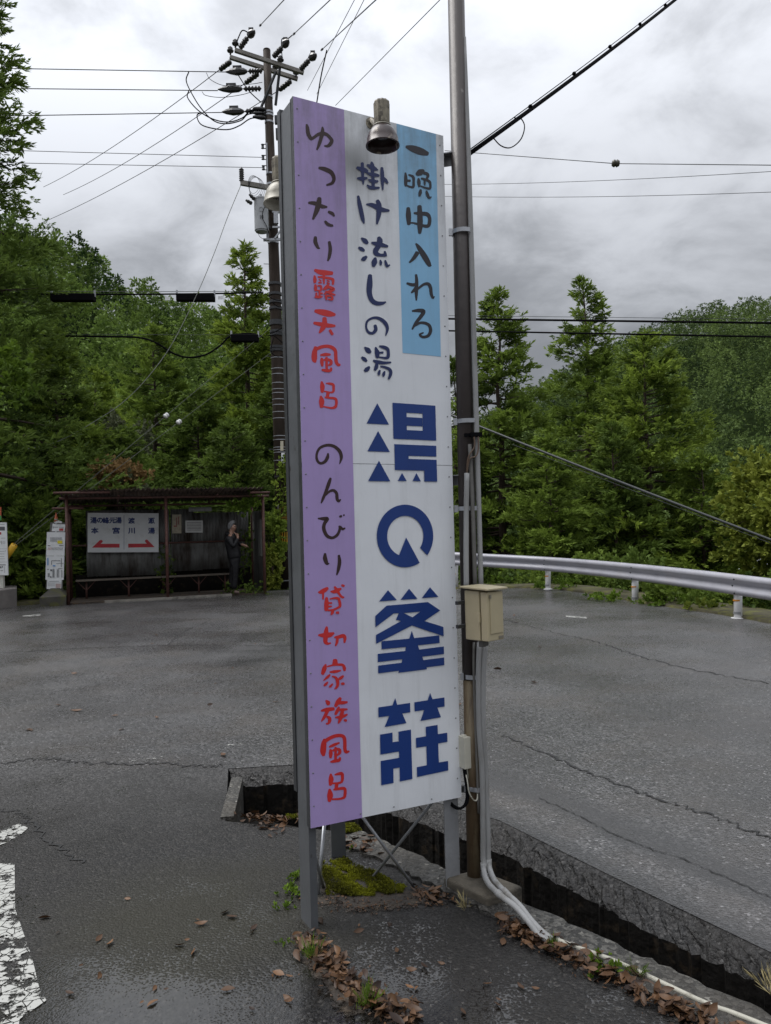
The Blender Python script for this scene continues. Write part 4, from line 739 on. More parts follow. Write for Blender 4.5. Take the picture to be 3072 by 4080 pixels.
# jumper loops
def jumper(pts, r=.016, dY=-.2, name='jumper', m=None): return fixn(MB().tube([Vector(p) for p in catmull([tuple(u(x, y, dY)) for x, y in pts], 8)], r, 6).build(name, m or M_black, up, smooth=True))
jumper([(752, 287), (742, 320), (760, 365), (800, 430), (850, 480), (900, 493), (960, 480), (990, 455), (1055, 450)])
jumper([(752, 362), (748, 390), (790, 440), (850, 475), (910, 486), (965, 470), (1000, 440), (1055, 437)])
jumper([(805, 448), (785, 460), (800, 495), (850, 512), (910, 516), (955, 500), (1000, 472), (1055, 470)])
jumper([(940, 180), (950, 150), (965, 122), (985, 128), (992, 140)], .016, -.6); jumper([(1125, 245), (1122, 160), (1145, 155), (1165, 140)], .014, -.6); jumper([(1215, 270), (1235, 215), (1255, 212)], .01, -.6)
jumper([(930, 262), (950, 300), (990, 360), (1040, 408)], .015, 0); jumper([(822, 290), (840, 318), (900, 342), (1000, 335), (1045, 328)], .008); jumper([(805, 365), (820, 380), (880, 388), (960, 378), (1015, 362)], .008)
jumper([(1302, 200), (1280, 300), (1262, 410), (1250, 480)], .018, -1.2)
for y in (437, 455, 470): fixn(MB().lathe(u(1058, y, -.1), (u(1005, y-6, -.2)-u(1058, y, -.1)), [(0, .05), (.12, .07), (.3, .045), (.36, .02)], 10).build('cable_head', M_insul, up, smooth=True))
# rack clevises for the low-voltage wires
for py in (583, 627, 668):
    p = u(upx(py)-14, py, -.1); b = MB(); b.box(p+Vector((-.07, 0, .06)), (.14, .03, .012)); b.box(p+Vector((-.07, 0, -.06)), (.14, .03, .012)); b.lathe(p+Vector((-.11, 0, -.055)), (0, 0, 1), [(0, .05), (.03, .035), (.08, .035), (.11, .05)], 10); fixn(b.build('clevis', M_dsteel, up))
p = u(1072, 580, -.18); bar(u(1063, 570, -.18), u(1066, 690, -.18), .05, .03, 'clevis_rack', M_galv, up)
# side arm with a post insulator and coiled spare wire
bar(u(958, 728, -.3), u(1072, 748, -.1), .10, .13, 'side_arm', M_arm, up)
b = MB(); q = u(963, 722, -.3); pr = [(0, .04)]
for i in range(6): pr += [(.05+.06*i, .045), (.07+.06*i, .075), (.10+.06*i, .045)]
b.lathe(q-Vector((0, 0, .05)), (0, 0, 1), pr+[(.45, .02)], 12); fixn(b.build('post_insulator', M_insul, up, smooth=True))
for k in range(5):
    c = u(1012+k*3, 735, -.35); r_ = .22+.02*k; fixn(MB().tube([c+Vector((math.cos(a)*r_*.72, .05*math.sin(2*a), math.sin(a)*r_*1.15-.12*k*.3)) for a in np.linspace(0, 2*PI, 20)], .005, 5).build('coiled_wire', M_wire, up))
# transformer
tp = u(1043, 925, -.45); tr = thing('transformer', 'grey cylindrical pole transformer marked 10 hanging on the utility pole', 'transformer', (tp.x, tp.y, tp.z))
th = (u(1043, 796, -.45)-u(1043, 925, -.45)).length; R = .195
fixn(MB().lathe(tp, (0, 0, 1), [(0, R*.86), (.03, R*.9), (.04, R), (th-.03, R), (th-.02, R*1.06), (th+.02, R*1.06), (th+.05, R*.8), (th+.07, R*.3), (th+.075, 0)], 28).build('tank', M_trans, tr, smooth=False))
for dx, dy, dz in ((-.16, -.12, .96), (-.24, -.05, .86), (.18, -.12, .8)):
    c = tp+Vector((dx, dy, th*dz)); fixn(MB().lathe(c, Vector((dx, dy-.05, .12)), [(0, .035), (.05, .06), (.08, .04), (.12, .055), (.15, .035), (.2, .03)], 10).build('bushing', M_insul if dx < 0 else M_white, tr, smooth=True))
fixn(MB().tube([Vector(p_) for p_ in catmull([tuple(tp+Vector(v)) for v in ((.18, -.15, th*.78), (.10, -.22, th*.6), (.06, -.22, th*.35), (.16, -.15, th*.12), (.2, 0, -.05))], 6)], .009, 6).build('lead', M_black, tr, smooth=True))
fixn(MB().tube([Vector(p_) for p_ in catmull([tuple(tp+Vector(v)) for v in ((-.1, -.05, 0), (-.05, -.08, -.15), (.1, -.05, -.25), (.22, -.05, -.35), (.24, 0, -.28))], 6)], .007, 6).build('lead', M_black, tr, smooth=True))
for z in (.25, .82): p = tp+Vector((0, 0, th*z)); q = uat(860)+Vector((0, 0, p.z-uat(860).z)); bar(p+Vector((.12, .1, 0)), q+Vector((0, 0, 0)), .05, .07, 'hanger', M_dsteel, tr)
fixn(MB().lathe(tp+Vector((0, 0, th+.06)), (0, 0, 1), [(0, .02), (.05, .02), (.06, .035), (.09, .035), (.1, .0)], 8).build('lifting_eye', M_galv, tr))
M_mark = mat('dark stencil paint', (0.03, 0.03, 0.032), 0.6)
def text_mesh(name, s, size, m, loc, rotz, parent, extr=.002, offset=0.0, sx=1.0, align='CENTER'):
    cu = bpy.data.curves.new(name, 'FONT'); cu.body = s; cu.size = size; cu.extrude = extr; cu.offset = offset; cu.align_x = align; cu.align_y = 'CENTER'; cu.resolution_u = 3
    t = bpy.data.objects.new('tmp', cu); COL.objects.link(t); dg = bpy.context.evaluated_depsgraph_get(); me = bpy.data.meshes.new_from_object(t.evaluated_get(dg)); bpy.data.objects.remove(t)
    me.materials.clear(); me.materials.append(m); o = bpy.data.objects.new(name, me); COL.objects.link(o)
    me.transform(Matrix.Translation(loc) @ Matrix.Rotation(rotz, 4, 'Z') @ Matrix.Rotation(PI/2, 4, 'X') @ Matrix.Diagonal((sx, 1, 1, 1))); me.update()
    if parent: o.parent = parent; o.matrix_parent_inverse = wmat(parent).inverted()
    return o
ta = math.atan2(-tp.x, tp.y)*-1
fd = (CAMP-tp); fd.z = 0; fd.normalize(); ang = math.atan2(fd.y, fd.x)+PI/2
text_mesh('stencil', '10', .15, M_mark, tp+fd*(R+.004)+Vector((0, 0, th*.38)), ang, tr, .003, .002, .8)
ring2 = [tp+fd*(R+.006)+Vector((0, 0, th*.62))+Matrix.Rotation(ang, 3, 'Z') @ Vector((math.cos(a)*.06, 0, math.sin(a)*.06)) for a in np.linspace(0, 2*PI, 20)]
b = MB(); b.tube(ring2, .007, 5); b.tube([ring2[4]*.8+(tp+fd*(R+.006)+Vector((0, 0, th*.62)))*.2, ring2[14]*.8+(tp+fd*(R+.006)+Vector((0, 0, th*.62)))*.2], .006, 5); fixn(b.build('emblem', M_trans, tr))
# hardware below the transformer
b = MB(); b.box(u(1100, 870, -.3), (.12, .1, .3)); b.box(u(1100, 905, -.3), (.2, .05, .05)); b.box(u(1104, 845, -.3), (.26, .08, .05)); fixn(b.build('cutout_switch', M_galv, up))
b = MB(); b.box(u(1085, 955, -.25), (.5, .06, .07)); b.box(u(1066, 940, -.3), (.06, .06, .25)); fixn(b.build('platform_bracket', M_galv, up)); bar(u(1095, 950, -.3), u(1135, 895, -.3), .05, .04, 'arm_brace', M_galv, up)
b = MB(); b.box(u(1106, 478, -.2), (.16, .12, .22)); b.box(u(1108, 535, -.2), (.12, .12, .30)); fixn(b.build('fuse_box', M_dsteel, up))
# plates, advert, yellow guard and foot conduits
M_yel = mat('faded yellow plate', (0.50, 0.27, 0.03), 0.5, 0, 0.2, 10, 0, 1, (0.35, 0.2, 0.05), 12, (0.5, 0.65)); M_cream = mat('cream plate', (0.55, 0.5, 0.38), 0.5, 0, 0.1); M_brn = mat('brown print', (0.12, 0.06, 0.02), 0.6)
M_ystr = mat('yellow warning stripe', (0.65, 0.36, 0.03), 0.45, 0, 0.12)
def plate(px0, py0, px1, py1, name, m, off=.0):
    yo = -rad(py0)-.02-off; a, c, d_, e = u(px0, py0, yo), u(px1, py0, yo), u(px1, py1, yo), u(px0, py1, yo); n = Vector((0, .01, 0))
    return fixn(MB().hexa([e, d_, d_+n, e+n], [a, c, c+n, a+n]).build(name, m, up))
plate(1117, 1757, 1129, 1796, 'name_plate', M_cream); plate(1121, 1804, 1134, 1844, 'name_plate', M_paint); plate(1138, 1628, 1146, 1668, 'name_plate', M_paint)
plate(1113, 2018, 1149, 2086, 'advert_plate', M_yel, .02); b = MB()
for px, py, r in ((1124, 2034, .05), (1134, 2030, .07), (1139, 2036, .05)): b.lathe(u(px, py, -.26), (0, -1, 0), [(0, r), (.004, r)], 12)
fixn(b.build('advert_emblem', M_brn, up))
for k in range(4): plate(1118, 2048+k*8, 1144, 2050+k*8, 'advert_line', M_brn, .032)
for k in range(5): x = 1113+k*9.5; plate(x, 2119, x+5, 2160, 'warning_stripe', M_ystr, .01)
for x0, x1 in ((1109, 1112), (1157, 1168)):
    fixn(MB().tube([Vector(p_) for p_ in catmull([tuple(u(x0, 2010, -.3)), tuple(u(x0, 2120, -.3)), tuple(u(x1-2, 2230, -.3)), tuple(u(x1, 2330, -.3))], 5)], .02, 8).build('foot_conduit', M_condd, up, smooth=True))
for py in (2085, 2190, 2315): bar(u(1107, py, -.3), u(1166, py-3, -.3), .03, .03, 'strap', M_galv, up)
# ------------------------------------------------------------------ wires: every span is a thing of its own
WG = 'overhead wires'
def wire(p, q, r, label, s=0.0, m=None, name='overhead_wire', n=16, cat='wire'):
    pts = sag(p, q, s, n); loc = pts[0]; o = fixn(MB().tube(pts, r, 6).build(name, m or M_wire, loc=loc, smooth=True)); tag(o, label, cat, WG); return o
def pwire(pts, r, label, m=None, name='overhead_wire', cat='wire', k=8):
    Q = [Vector(p) for p in catmull([tuple(p) for p in pts], k)]; o = fixn(MB().tube(Q, r, 6).build(name, m or M_black, loc=Q[0], smooth=True)); tag(o, label, cat, WG); return o
def ext(a, c, f): a = Vector(a); c = Vector(c); return a+(c-a)*f
for i, (y0, y1, x1, w) in enumerate(((272, 287, 900, 'topmost'), (352, 361, 868, 'second'), (462, 448, 884, 'third'))):
    wire(u(x1, y1, -.1), ext(u(x1, y1, -.1), at(0, y0, 20.5), 1.25), .012, f'{w} of three thick wires running left from the utility pole top')
for y0, y1, w in ((598, 627, 'upper'), (648, 668, 'lower')): wire(u(1046, y1, -.1), ext(u(1046, y1, -.1), at(0, y0, 20), 1.3), .008, f'{w} of the two low-voltage wires running left below the crossarms')
for a, c, w in (((872, 280), (173, 745), 'upper'), ((972, 335), (252, 776), 'middle'), ((1108, 362), (158, 891), 'lower')): wire(u(*a, .9), at(*c, 42), .012, f'{w} of three thin wires slanting down left behind the utility pole', .25)
for a, c, Yc, w in (((1035, 103), (1131, 0), 15, 'left'), ((1168, 138), (1315, 0), 15, 'middle'), ((1280, 200), (1497, 0), 13, 'right')):
    p = u(*a, -1.0); q = at(*c, Yc); wire(p, ext(p, q, 1.6), .011, f'{w} of three wires rising to the top edge from the crossarm')
    d_ = (q-p).normalized(); fixn(MB().tube([p+d_*.0, p+d_*.35], .028, 8).build('wire_sleeve', M_insul, up, smooth=True))
wire(at(1225, 360, 21), ext(at(1225, 360, 21), at(1412, 0, 14), 1.4), .007, 'thin wire rising steeply just left of the sign top')
wire(at(1262, 375, 21), ext(at(1262, 375, 21), at(1450, 0, 14), 1.4), .007, 'thin wire crossing the short dark jumper above the sign')
wire(at(1337, 420, 22), ext(at(1337, 420, 22), at(1752, 0, 14), 1.4), .008, 'single wire rising over the sign beside the brown pole')
# communication cables to the left
a = u(1050, 1166, -.2); c = at(-300, 1166, 20.6); wire(a, c, .022, 'upper black communication cable running left with two splice boxes', .05, M_black)
wire(u(1050, 1160, -.2), at(-300, 1158, 20.6), .008, 'thin messenger wire just above the upper communication cable', .02)
pwire([u(1050, 1345, -.2), u(1000, 1330, -.2), at(920, 1338, 21.4), at(880, 1375, 21.3), at(820, 1413, 21.2), at(750, 1424, 21.2), at(690, 1408, 21.1), at(620, 1365, 21), at(550, 1345, 21), at(420, 1341, 20.9), at(0, 1336, 20.4), at(-400, 1332, 20)], .028, 'thick black cable that dips and runs left below the splice boxes')
pwire([u(1050, 1335, -.2), at(900, 1334, 21.5), at(500, 1333, 21), at(-300, 1330, 20)], .006, 'thin messenger wire along the dipping black cable', M_wire)
pwire([at(700, 1345, 21.2), at(735, 1375, 21.2), at(785, 1402, 21.2), at(840, 1390, 21.2), at(900, 1345, 21.3)], .006, 'thin slack loop beside the dipping black cable')
def splice(px0, px1, py, h, Y, label):
    p, q = at(px0, py, Y), at(px1, py+1, Y); root = thing('splice_box', label, 'splice box', tuple((p+q)/2), group='cable splice boxes'); ax = (q-p).normalized()
    b = MB(); cs = [(-.5, -.42), (-.42, -.5), (.42, -.5), (.5, -.42), (.5, .42), (.42, .5), (-.42, .5), (-.5, .42)]; s_ = ax.cross(Vector((0, 0, 1))); n = 8
    vs = [e+s_*x*.2+Vector((0, 0, y*h)) for e in (p, q) for x, y in cs]; b.add(vs, [tuple(range(7, -1, -1)), tuple(range(8, 16))]+[(i, (i+1) % 8, 8+(i+1) % 8, 8+i) for i in range(8)]); fixn(b.build('case', M_black, root))
    for e in (p, q): fixn(MB().box(e+Vector((0, 0, h*.6)), (.04, .05, h*.9)).build('hanger', M_galv, root))
    return root
splice(206, 378, 1186, .20, 20.7, 'black splice box on the cable nearer the left edge'); splice(705, 855, 1186, .20, 21.2, 'black splice box on the cable nearer the utility pole'); splice(922, 1030, 1348, .20, 21.4, 'short black splice box against the utility pole')
for px, py, Y in ((668, 1190, 21.1), (880, 1186, 21.4)): 
    p = at(px, py, Y); o = fixn(MB().box((0, 0, 0), (.15, .01, .09)).build('cable_tag', M_paint, loc=(0, 0, 0))); o.location = p; tag(o, 'white tag hanging left of the splice box by the pole' if px < 700 else 'white tag hanging between splice box and utility pole', 'tag', 'white cable tags')
# drop wire
pwire([u(958, 742, -.3), at(905, 870, 21.3), at(857, 1000, 21), at(789, 1163, 20.8), at(691, 1361, 20.5), at(600, 1490, 20.2), at(504, 1591, 20), at(403, 1663, 19.8), at(216, 1764, 19.5), at(0, 1800, 19), at(-300, 1815, 18)], .009, 'pale drop wire sagging from the side arm to the lower left', mat('pale drop wire', (.16, .17, .15), .5))
# guys
def pxof(p): v = p-CAMP; return 1536+FPX*v.dot(RIGHT)/v.dot(F0)
M_guy = mat('guy strand', (.12, .125, .11), .6, .2, spec=.2)
anc = at(28, 2195, 16.6)
yg = fixn(MB().tube([at(6, 2246, 17.5), at(57, 2172, 17.3)], .075, 12).build('guy_guard', mat('yellow guy guard plastic', (.62, .36, .02), .4, 0, .1), smooth=True)); tag(yg, 'yellow plastic guy wire guard beside the left board', 'guy guard')
for pole_pt, ball, w in (((1082, 1303), (663, 1689), 'upper'), ((1090, 1397), (714, 1708), 'lower')):
    p = u(*pole_pt, -.1); e = at(54, 2168, 17.3) if w == 'upper' else at(60, 2174, 17.3); f = (ball[0]-pole_pt[0])/(54-pole_pt[0])
    tb = next(t/1000 for t in range(1000) if pxof(p.lerp(e, t/1000)) < ball[0]); q = p.lerp(e, tb); o = fixn(MB().tube([p, p.lerp(e, tb-.006)], .006, 6).build('guy_wire', M_guy, loc=p)); tag(o, f'{w} guy wire between utility pole and white guy insulator', 'wire', WG)
    o = fixn(MB().tube([p.lerp(e, tb+.006), e], .007, 6).build('guy_wire', M_guy, loc=e)); tag(o, f'{w} guy wire from white insulator down to the yellow guard', 'wire', WG)
    o = fixn(MB().lathe((0, 0, 0), (e-p), [(-.07, .02), (-.055, .055), (-.02, .068), (-.01, .05), (.01, .05), (.02, .068), (.055, .055), (.07, .02)], 14).build('guy_insulator', M_white, smooth=True)); o.location = q
    tag(o, f'white ball insulator on the {w} guy wire', 'insulator', 'guy insulators')
# slack bundles and loops on the pole itself
for k, pts in enumerate(([(1150, 1165), (1120, 1195), (1085, 1190), (1060, 1172)], [(1155, 1180), (1140, 1215), (1110, 1222), (1085, 1205)], [(1150, 1260), (1130, 1300), (1100, 1320), (1075, 1330)], [(1160, 1390), (1130, 1370), (1095, 1340), (1060, 1335)], [(1165, 1300), (1172, 1360), (1165, 1430), (1172, 1520)], [(1090, 1345), (1080, 1400), (1110, 1420), (1150, 1400)])):
    jumper(pts, .013, -.3, 'cable_loop')
# to the right
p = u(1150, 1262, -.1); wire(p, ext(p, at(3072, 1287, 17), 1.25), .026, 'upper black cable crossing right in front of the cedars', .0, M_black)
wire(u(1150, 1250, -.1), ext(u(1150, 1250, -.1), at(3072, 1272, 17), 1.25), .006, 'thin messenger wire above the upper right cable')
p = u(1150, 1306, -.1); wire(p, ext(p, at(3072, 1342, 16), 1.25), .021, 'lower black cable crossing right in front of the cedars', .0, M_black)
p = u(1150, 1383, -.1); wire(p, ext(p, at(3072, 2139, 13.5), 1.2), .026, 'black twisted service cable slanting down to the right edge', .1, mat('twisted cable', (.03, .034, .034), .4, 0, .3, 30))
wire(at(2040, 1770, 14), ext(at(2040, 1770, 14), at(2720, 2030, 12), 2.0), .004, 'hair-thin wire slanting down right in front of the cedars')
p = at(1772, 600, 24); wire(p, at(2441, 651, 19.9), .010, 'wire from the sign to the ball insulator in the right sky'); wire(at(2465, 652, 19.9), ext(at(2465, 652, 19.9), at(3072, 658, 17), 1.3), .010, 'wire from the ball insulator to the right edge')
q = at(2453, 651, 19.9); o = fixn(MB().lathe((0, 0, 0), (1, 0, -.05), [(-.10, .02), (-.09, .07), (-.03, .10), (-.01, .075), (.01, .075), (.03, .10), (.09, .07), (.10, .02)], 14).build('guy_insulator', mat('brown porcelain', (.06, .055, .035), .3), smooth=True)); o.location = q; tag(o, 'brown ball insulator on a wire in the right sky', 'insulator', 'guy insulators')
wire(at(1760, 735, 26), ext(at(1760, 735, 26), at(3072, 674, 18), 1.2), .007, 'upper of two thin wires crossing the right sky', .1); wire(at(1760, 782, 26), ext(at(1760, 782, 26), at(3072, 756, 18), 1.2), .007, 'lower of two thin wires crossing the right sky', .1)
# thick service bundle from the steel pole
pa_ = onpole(622, 30, PY); pb_ = ext(pa_, at(2683, 0, 5.6), 1.3); bundle = thing('service_cable', 'thick black service cable bundle rising right from the brown pole', 'cable', tuple(pa_))
for k, (dx, dz, r) in enumerate(((0, 0, .0075), (.008, .006, .006), (-.006, .008, .006))):
    fixn(MB().tube(sag(pa_+Vector((0, 0, dz)), pb_+Vector((dx, 0, dz)), .02, 12), r, 8).build('strand', M_black, bundle, smooth=True))
fixn(MB().tube(sag(pa_+Vector((0, 0, .02)), pb_+Vector((0, 0, .035)), .015, 12), .0025, 5).build('messenger', M_black, bundle))
for t_ in (.16, .30, .44, .58, .72): p = pa_.lerp(pb_, t_)+Vector((0, 0, .008)); fixn(MB().lathe(p-(pb_-pa_).normalized()*.008, (pb_-pa_), [(0, .0105), (.010, .0105)], 10).build('tie', M_black, bundle))
fixn(MB().tube([Vector(p) for p in catmull([tuple(q) for q in (at(1962, 545, 3.52), at(1995, 580, 3.52), at(2035, 588, 3.54), at(2075, 555, 3.58), at(2090, 505, 3.62), at(2075, 472, 3.63), at(2050, 470, 3.62))], 6)], .0028, 6).build('slack_loop', M_black, bundle, smooth=True))
# ------------------------------------------------------------------ bus shelter
SL = gnd(273, 2410); SRt = gnd(1056, 2366); sd = (SRt-SL); SW = sd.length; sd.normalize(); sang = math.atan2(sd.y, sd.x); sb = Vector((-sd.y, sd.x, 0))
shel = thing('bus_shelter', 'dark rusty corrugated bus shelter with an open front', 'bus shelter', tuple(SL))
def sp(x, y, z): return SL+sd*x+sb*y+Vector((0, 0, z))
DEP = 1.55; HT = 2.38
M_corr = mat('dark grimy corrugated sheet', (0.15, 0.15, 0.142), 0.6, 0.25, 0.35, 3, 0.1, 20, (0.035, 0.025, 0.018), 2.5, (0.5, 0.65), streak=0.25)
M_roof = mat('rusty corrugated roof', (0.120, 0.085, 0.065), 0.65, 0.15, 0.35, 4, 0.1, 20, (0.03, 0.02, 0.016), 3, (0.45, 0.6))
def rpost(x, y, h, name='post', r=.036): fixn(MB().tube([sp(x, y, -.05), sp(x, y, h)], r, 10).build(name, M_rust, shel, smooth=True))
rpost(0, 0, HT+.05); rpost(SW*.485, 0, HT); rpost(SW, 0, HT); rpost(0, DEP, HT-.12); rpost(SW*.485, DEP, HT-.12, r=.03); rpost(SW, DEP, HT-.12)
for x0, y0, x1, y1, z0, z1 in ((-.15, .0, SW+.15, 0, HT-.02, HT-.02), (-.1, DEP-.03, SW+.1, DEP-.03, HT-.14, HT-.14), (0, 0, 0, DEP, HT-.2, HT-.3), (SW, -.1, SW, DEP, HT-.04, HT-.14), (-.25, -.28, .9, -.28, HT+.09, HT+.09), (-.3, .06, .35, .06, HT-.24, HT-.24), (SW-.35, -.28, SW+.12, -.28, HT+.05, HT+.05)):
    fixn(MB().tube([sp(x0, y0, z0), sp(x1, y1, z1)], .026, 8).build('roof_rail', M_rust, shel, smooth=True))
for x in (SW*.25, SW*.75): fixn(MB().tube([sp(x, -.2, HT+.02), sp(x, DEP, HT-.10)], .022, 8).build('rafter', M_rust, shel, smooth=True))
def corrug(x0, x1, y0, z0, y1, z1, pitch, amp, m, name, vertical, jag=0.0, label=None):
    # sheet spanned by local x and the line (y0,z0)-(y1,z1); ridges run along that line
    n = max(8, int((x1-x0)/pitch*6)); vs = []; fs = []
    for i in range(n+1):
        x = x0+(x1-x0)*i/n; a = amp*math.sin(2*PI*(x-x0)/pitch); ja = random.uniform(-jag, jag)
        for (y, z, jj) in ((y0, z0, ja), (y1, z1, 0)): vs.append(sp(x, y+(a if vertical else jj), z+(jj if vertical else a)))
    fs = [(2*i, 2*i+2, 2*i+3, 2*i+1) for i in range(n)]; o = MB().add(vs, fs).build(name, m, shel, smooth=True)
    md = o.modifiers.new('thick', 'SOLIDIFY'); md.thickness = .003; 
    if label: o['label'] = label
    return o
RS = (.28, 1.02, 1.75, 2.5, 3.25, SW-.06)
for i in range(5): corrug(RS[i]-.02, RS[i+1]+.03, -.32-.02*(i % 2), HT+.155+.003*i, DEP+.15, HT-.06+.003*i, .098, .020, M_roof, 'roof_sheet', False, .012)
corrug(-.12, .33, -.20, HT+.06, DEP+.1, HT-.09, .098, .018, M_roof, 'roof_sheet', False, .02)
for i, (x0, x1, z0, z1) in enumerate(((.36, 1.15, 0.52, 1.28), (1.13, 1.92, .5, 1.28), (1.9, 2.32, .5, 1.28), (2.34, 3.1, .56, 1.29), (3.08, SW-.1, .58, 1.29))): corrug(x0, x1, DEP-.05+.004*(i % 2), z0, DEP-.05+.004*(i % 2), z1, .032, .007, M_corr, 'lower_wall_sheet', True, .01)
for i, (x0, x1, z0, z1) in enumerate(((.36, 1.2, 1.27, 2.12), (1.18, 2.3, 1.27, 2.12), (2.34, 2.9, 1.27, 2.12), (2.9, SW-.1, 1.27, 2.02))): corrug(x0, x1, DEP-.07+.004*(i % 2), z0, DEP-.07+.004*(i % 2), z1, .076, .010, M_corr, 'upper_wall_sheet', True, .01)
fixn(MB().tube([sp(.05, DEP-.09, 1.28), sp(SW, DEP-.09, 1.28)], .022, 8).build('wall_rail', M_rust, shel, smooth=True))
corrug(2.78, 3.35, DEP-.1, 2.05, DEP-.1, 2.16, .05, .008, mat('pale plastic sheet', (.30, .30, .30), .5, 0, .25, 6), 'clear_sheet', True)
# right-hand side wall
n = 60; vs = []
for i in range(n+1):
    y = .05+(DEP-.1)*i/n; a = .010*math.sin(2*PI*y/.076)
    for z in (.06, 2.02): vs.append(sp(SW+.02+a, y, z))
o = MB().add(vs, [(2*i, 2*i+2, 2*i+3, 2*i+1) for i in range(n)]).build('side_wall', M_corr, shel, smooth=True); md = o.modifiers.new('thick', 'SOLIDIFY'); md.thickness = .003
fixn(MB().box(sp(SW-.03, .28, 1.35), (.03, .30, .9), Matrix.Rotation(sang, 3, 'Z')).build('side_board', mat('grey weathered board', (.12, .12, .11), .8, 0, .3, 8), shel))
# dark opening below the bench is the earth bank behind
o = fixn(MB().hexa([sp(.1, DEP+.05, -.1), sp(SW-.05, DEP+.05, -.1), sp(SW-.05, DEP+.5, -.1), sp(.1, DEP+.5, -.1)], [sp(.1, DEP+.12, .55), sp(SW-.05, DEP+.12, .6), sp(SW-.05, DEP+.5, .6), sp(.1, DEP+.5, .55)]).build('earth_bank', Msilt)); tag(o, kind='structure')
o = fixn(MB().hexa([sp(.02, .05, -.1), sp(SW, .05, -.1), sp(SW, DEP+.1, -.1), sp(.02, DEP+.1, -.1)], [sp(.02, .05, .03), sp(SW, .05, .03), sp(SW, DEP+.1, .03), sp(.02, DEP+.1, .03)]).build('shelter_floor', mat('leafy earth floor', (.035, .026, .018), .9, 0, .5, 8, .8, 30, (.10, .06, .03), 14, (.55, .62)))); tag(o, kind='structure')
o = fixn(MB().hexa([sp(.75, -.06, -.05), sp(SW-.8, -.06, -.05), sp(SW-.8, .03, -.05), sp(.75, .03, -.05)], [sp(.75, -.06, .05), sp(SW-.8, -.06, .05), sp(SW-.8, .03, .05), sp(.75, .03, .05)]).build('shelter_sill', M_conc)); tag(o, kind='structure')
# bench
bench = thing('bench', 'weathered plank bench along the back wall of the shelter', 'bench', tuple(sp(0, DEP-.4, 0)))
M_wood = mat('grey weathered timber', (.115, .095, .075), .8, 0, .3, 5, .4, 40)
for x0, x1 in ((.12, 2.05), (2.06, SW-.55)):
    for k in range(2): o = MB().box(sp((x0+x1)/2, DEP-.33-.17*k, .46), (x1-x0, .155, .035), Matrix.Rotation(sang, 3, 'Z')).build('plank', M_wood, bench); bevel(o, .005)
for x in (.35, 1.3, 2.2, 2.95, 3.6):
    fixn(MB().tube([sp(x, DEP-.45, 0), sp(x, DEP-.45, .445)], .024, 8).build('leg', M_rust, bench, smooth=True))
    for s_ in (-1, 1): fixn(MB().tube([sp(x, DEP-.45, .22), sp(x+.2*s_, DEP-.45, .44)], .012, 6).build('leg_brace', M_rust, bench))
# direction sign
Wd = DEP-.14
def onwall(px, py, y=Wd):
    d = ray(px, py); P0 = sp(0, y, 0); t = (P0-CAMP).dot(sb)/d.dot(sb); return CAMP+d*t
ds = thing('direction_sign', 'white two-way direction sign with blue lettering and red arrows in the shelter', 'sign', tuple(onwall(490, 2200)))
c_ = [onwall(*p) for p in ((349, 2201), (632, 2200), (632, 2045), (349, 2043))]
o = fixn(MB().add(c_+[p+sb*.02 for p in c_], [(0, 1, 2, 3), (7, 6, 5, 4), (0, 4, 5, 1), (1, 5, 6, 2), (2, 6, 7, 3), (3, 7, 4, 0)]).build('board', mat('white direction board', (.62, .63, .63), .5, 0, .06, 6, 0, 1, (.45, .45, .42), 5, (.55, .75)), ds))
M_dnavy = mat('navy sign print', (.012, .03, .14), .5); M_dred = mat('red sign print', (.45, .02, .03), .5)
wx = (onwall(632, 2100)-onwall(349, 2100)).length/283.0
def dtext(s, px, py, wpx, hpx):
    # fit one character into a px box centred on (px, py)
    p = onwall(px, py)-sb*.004; o = text_mesh('letter', s, 1.0, M_dnavy, Vector((0, 0, 0)), 0, None, .0, .008); me = o.data
    xs = [v.co.x for v in me.vertices]; zs = [v.co.z for v in me.vertices]; cx, cz = (min(xs)+max(xs))/2, (min(zs)+max(zs))/2
    fx = wpx*wx/(max(xs)-min(xs)); fz = hpx*wx/(max(zs)-min(zs))
    me.transform(Matrix.Translation(p) @ Matrix.Rotation(sang, 4, 'Z') @ Matrix.Diagonal((fx, 1, fz, 1)) @ Matrix.Translation((-cx, 0, -cz)))
    bm = bmesh.new(); bm.from_mesh(me); d_ = .0055                      # heavier strokes, as painted by hand
    for i_, (ex, ez) in enumerate(((d_, 0), (-d_, 0), (0, d_), (0, -d_))):
        r_ = bmesh.ops.duplicate(bm, geom=bm.verts[:]+bm.edges[:]+bm.faces[:] if i_ == 0 else g0)
        if i_ == 0: g0 = [e for e in bm.verts[:]+bm.edges[:]+bm.faces[:] if e not in set(r_['geom'])]
        for v in [e for e in r_['geom'] if isinstance(e, bmesh.types.BMVert)]: v.co += sd*ex+Vector((0, 0, ez))-sb*.0004*(i_+1)
    bm.to_mesh(me); bm.free()
    o.parent = ds; o.matrix_parent_inverse = wmat(ds).inverted(); o['label'] = f'navy letter {s}'
c3 = lambda x, y: (300+x*.36, 2000+y*.36)
for s, x, y, w, h in (('湯', 202, 203, 68, 70), ('の', 273, 203, 60, 58), ('峰', 340, 205, 66, 72), ('元', 410, 205, 66, 62), ('湯', 478, 203, 68, 70), ('渡', 622, 207, 72, 66), ('瀬', 843, 207, 72, 68), ('本', 216, 316, 78, 68), ('宮', 452, 316, 78, 70), ('川', 622, 318, 72, 66), ('湯', 843, 318, 74, 68)):
    dtext(s, *c3(x, y), w*.36, h*.36)
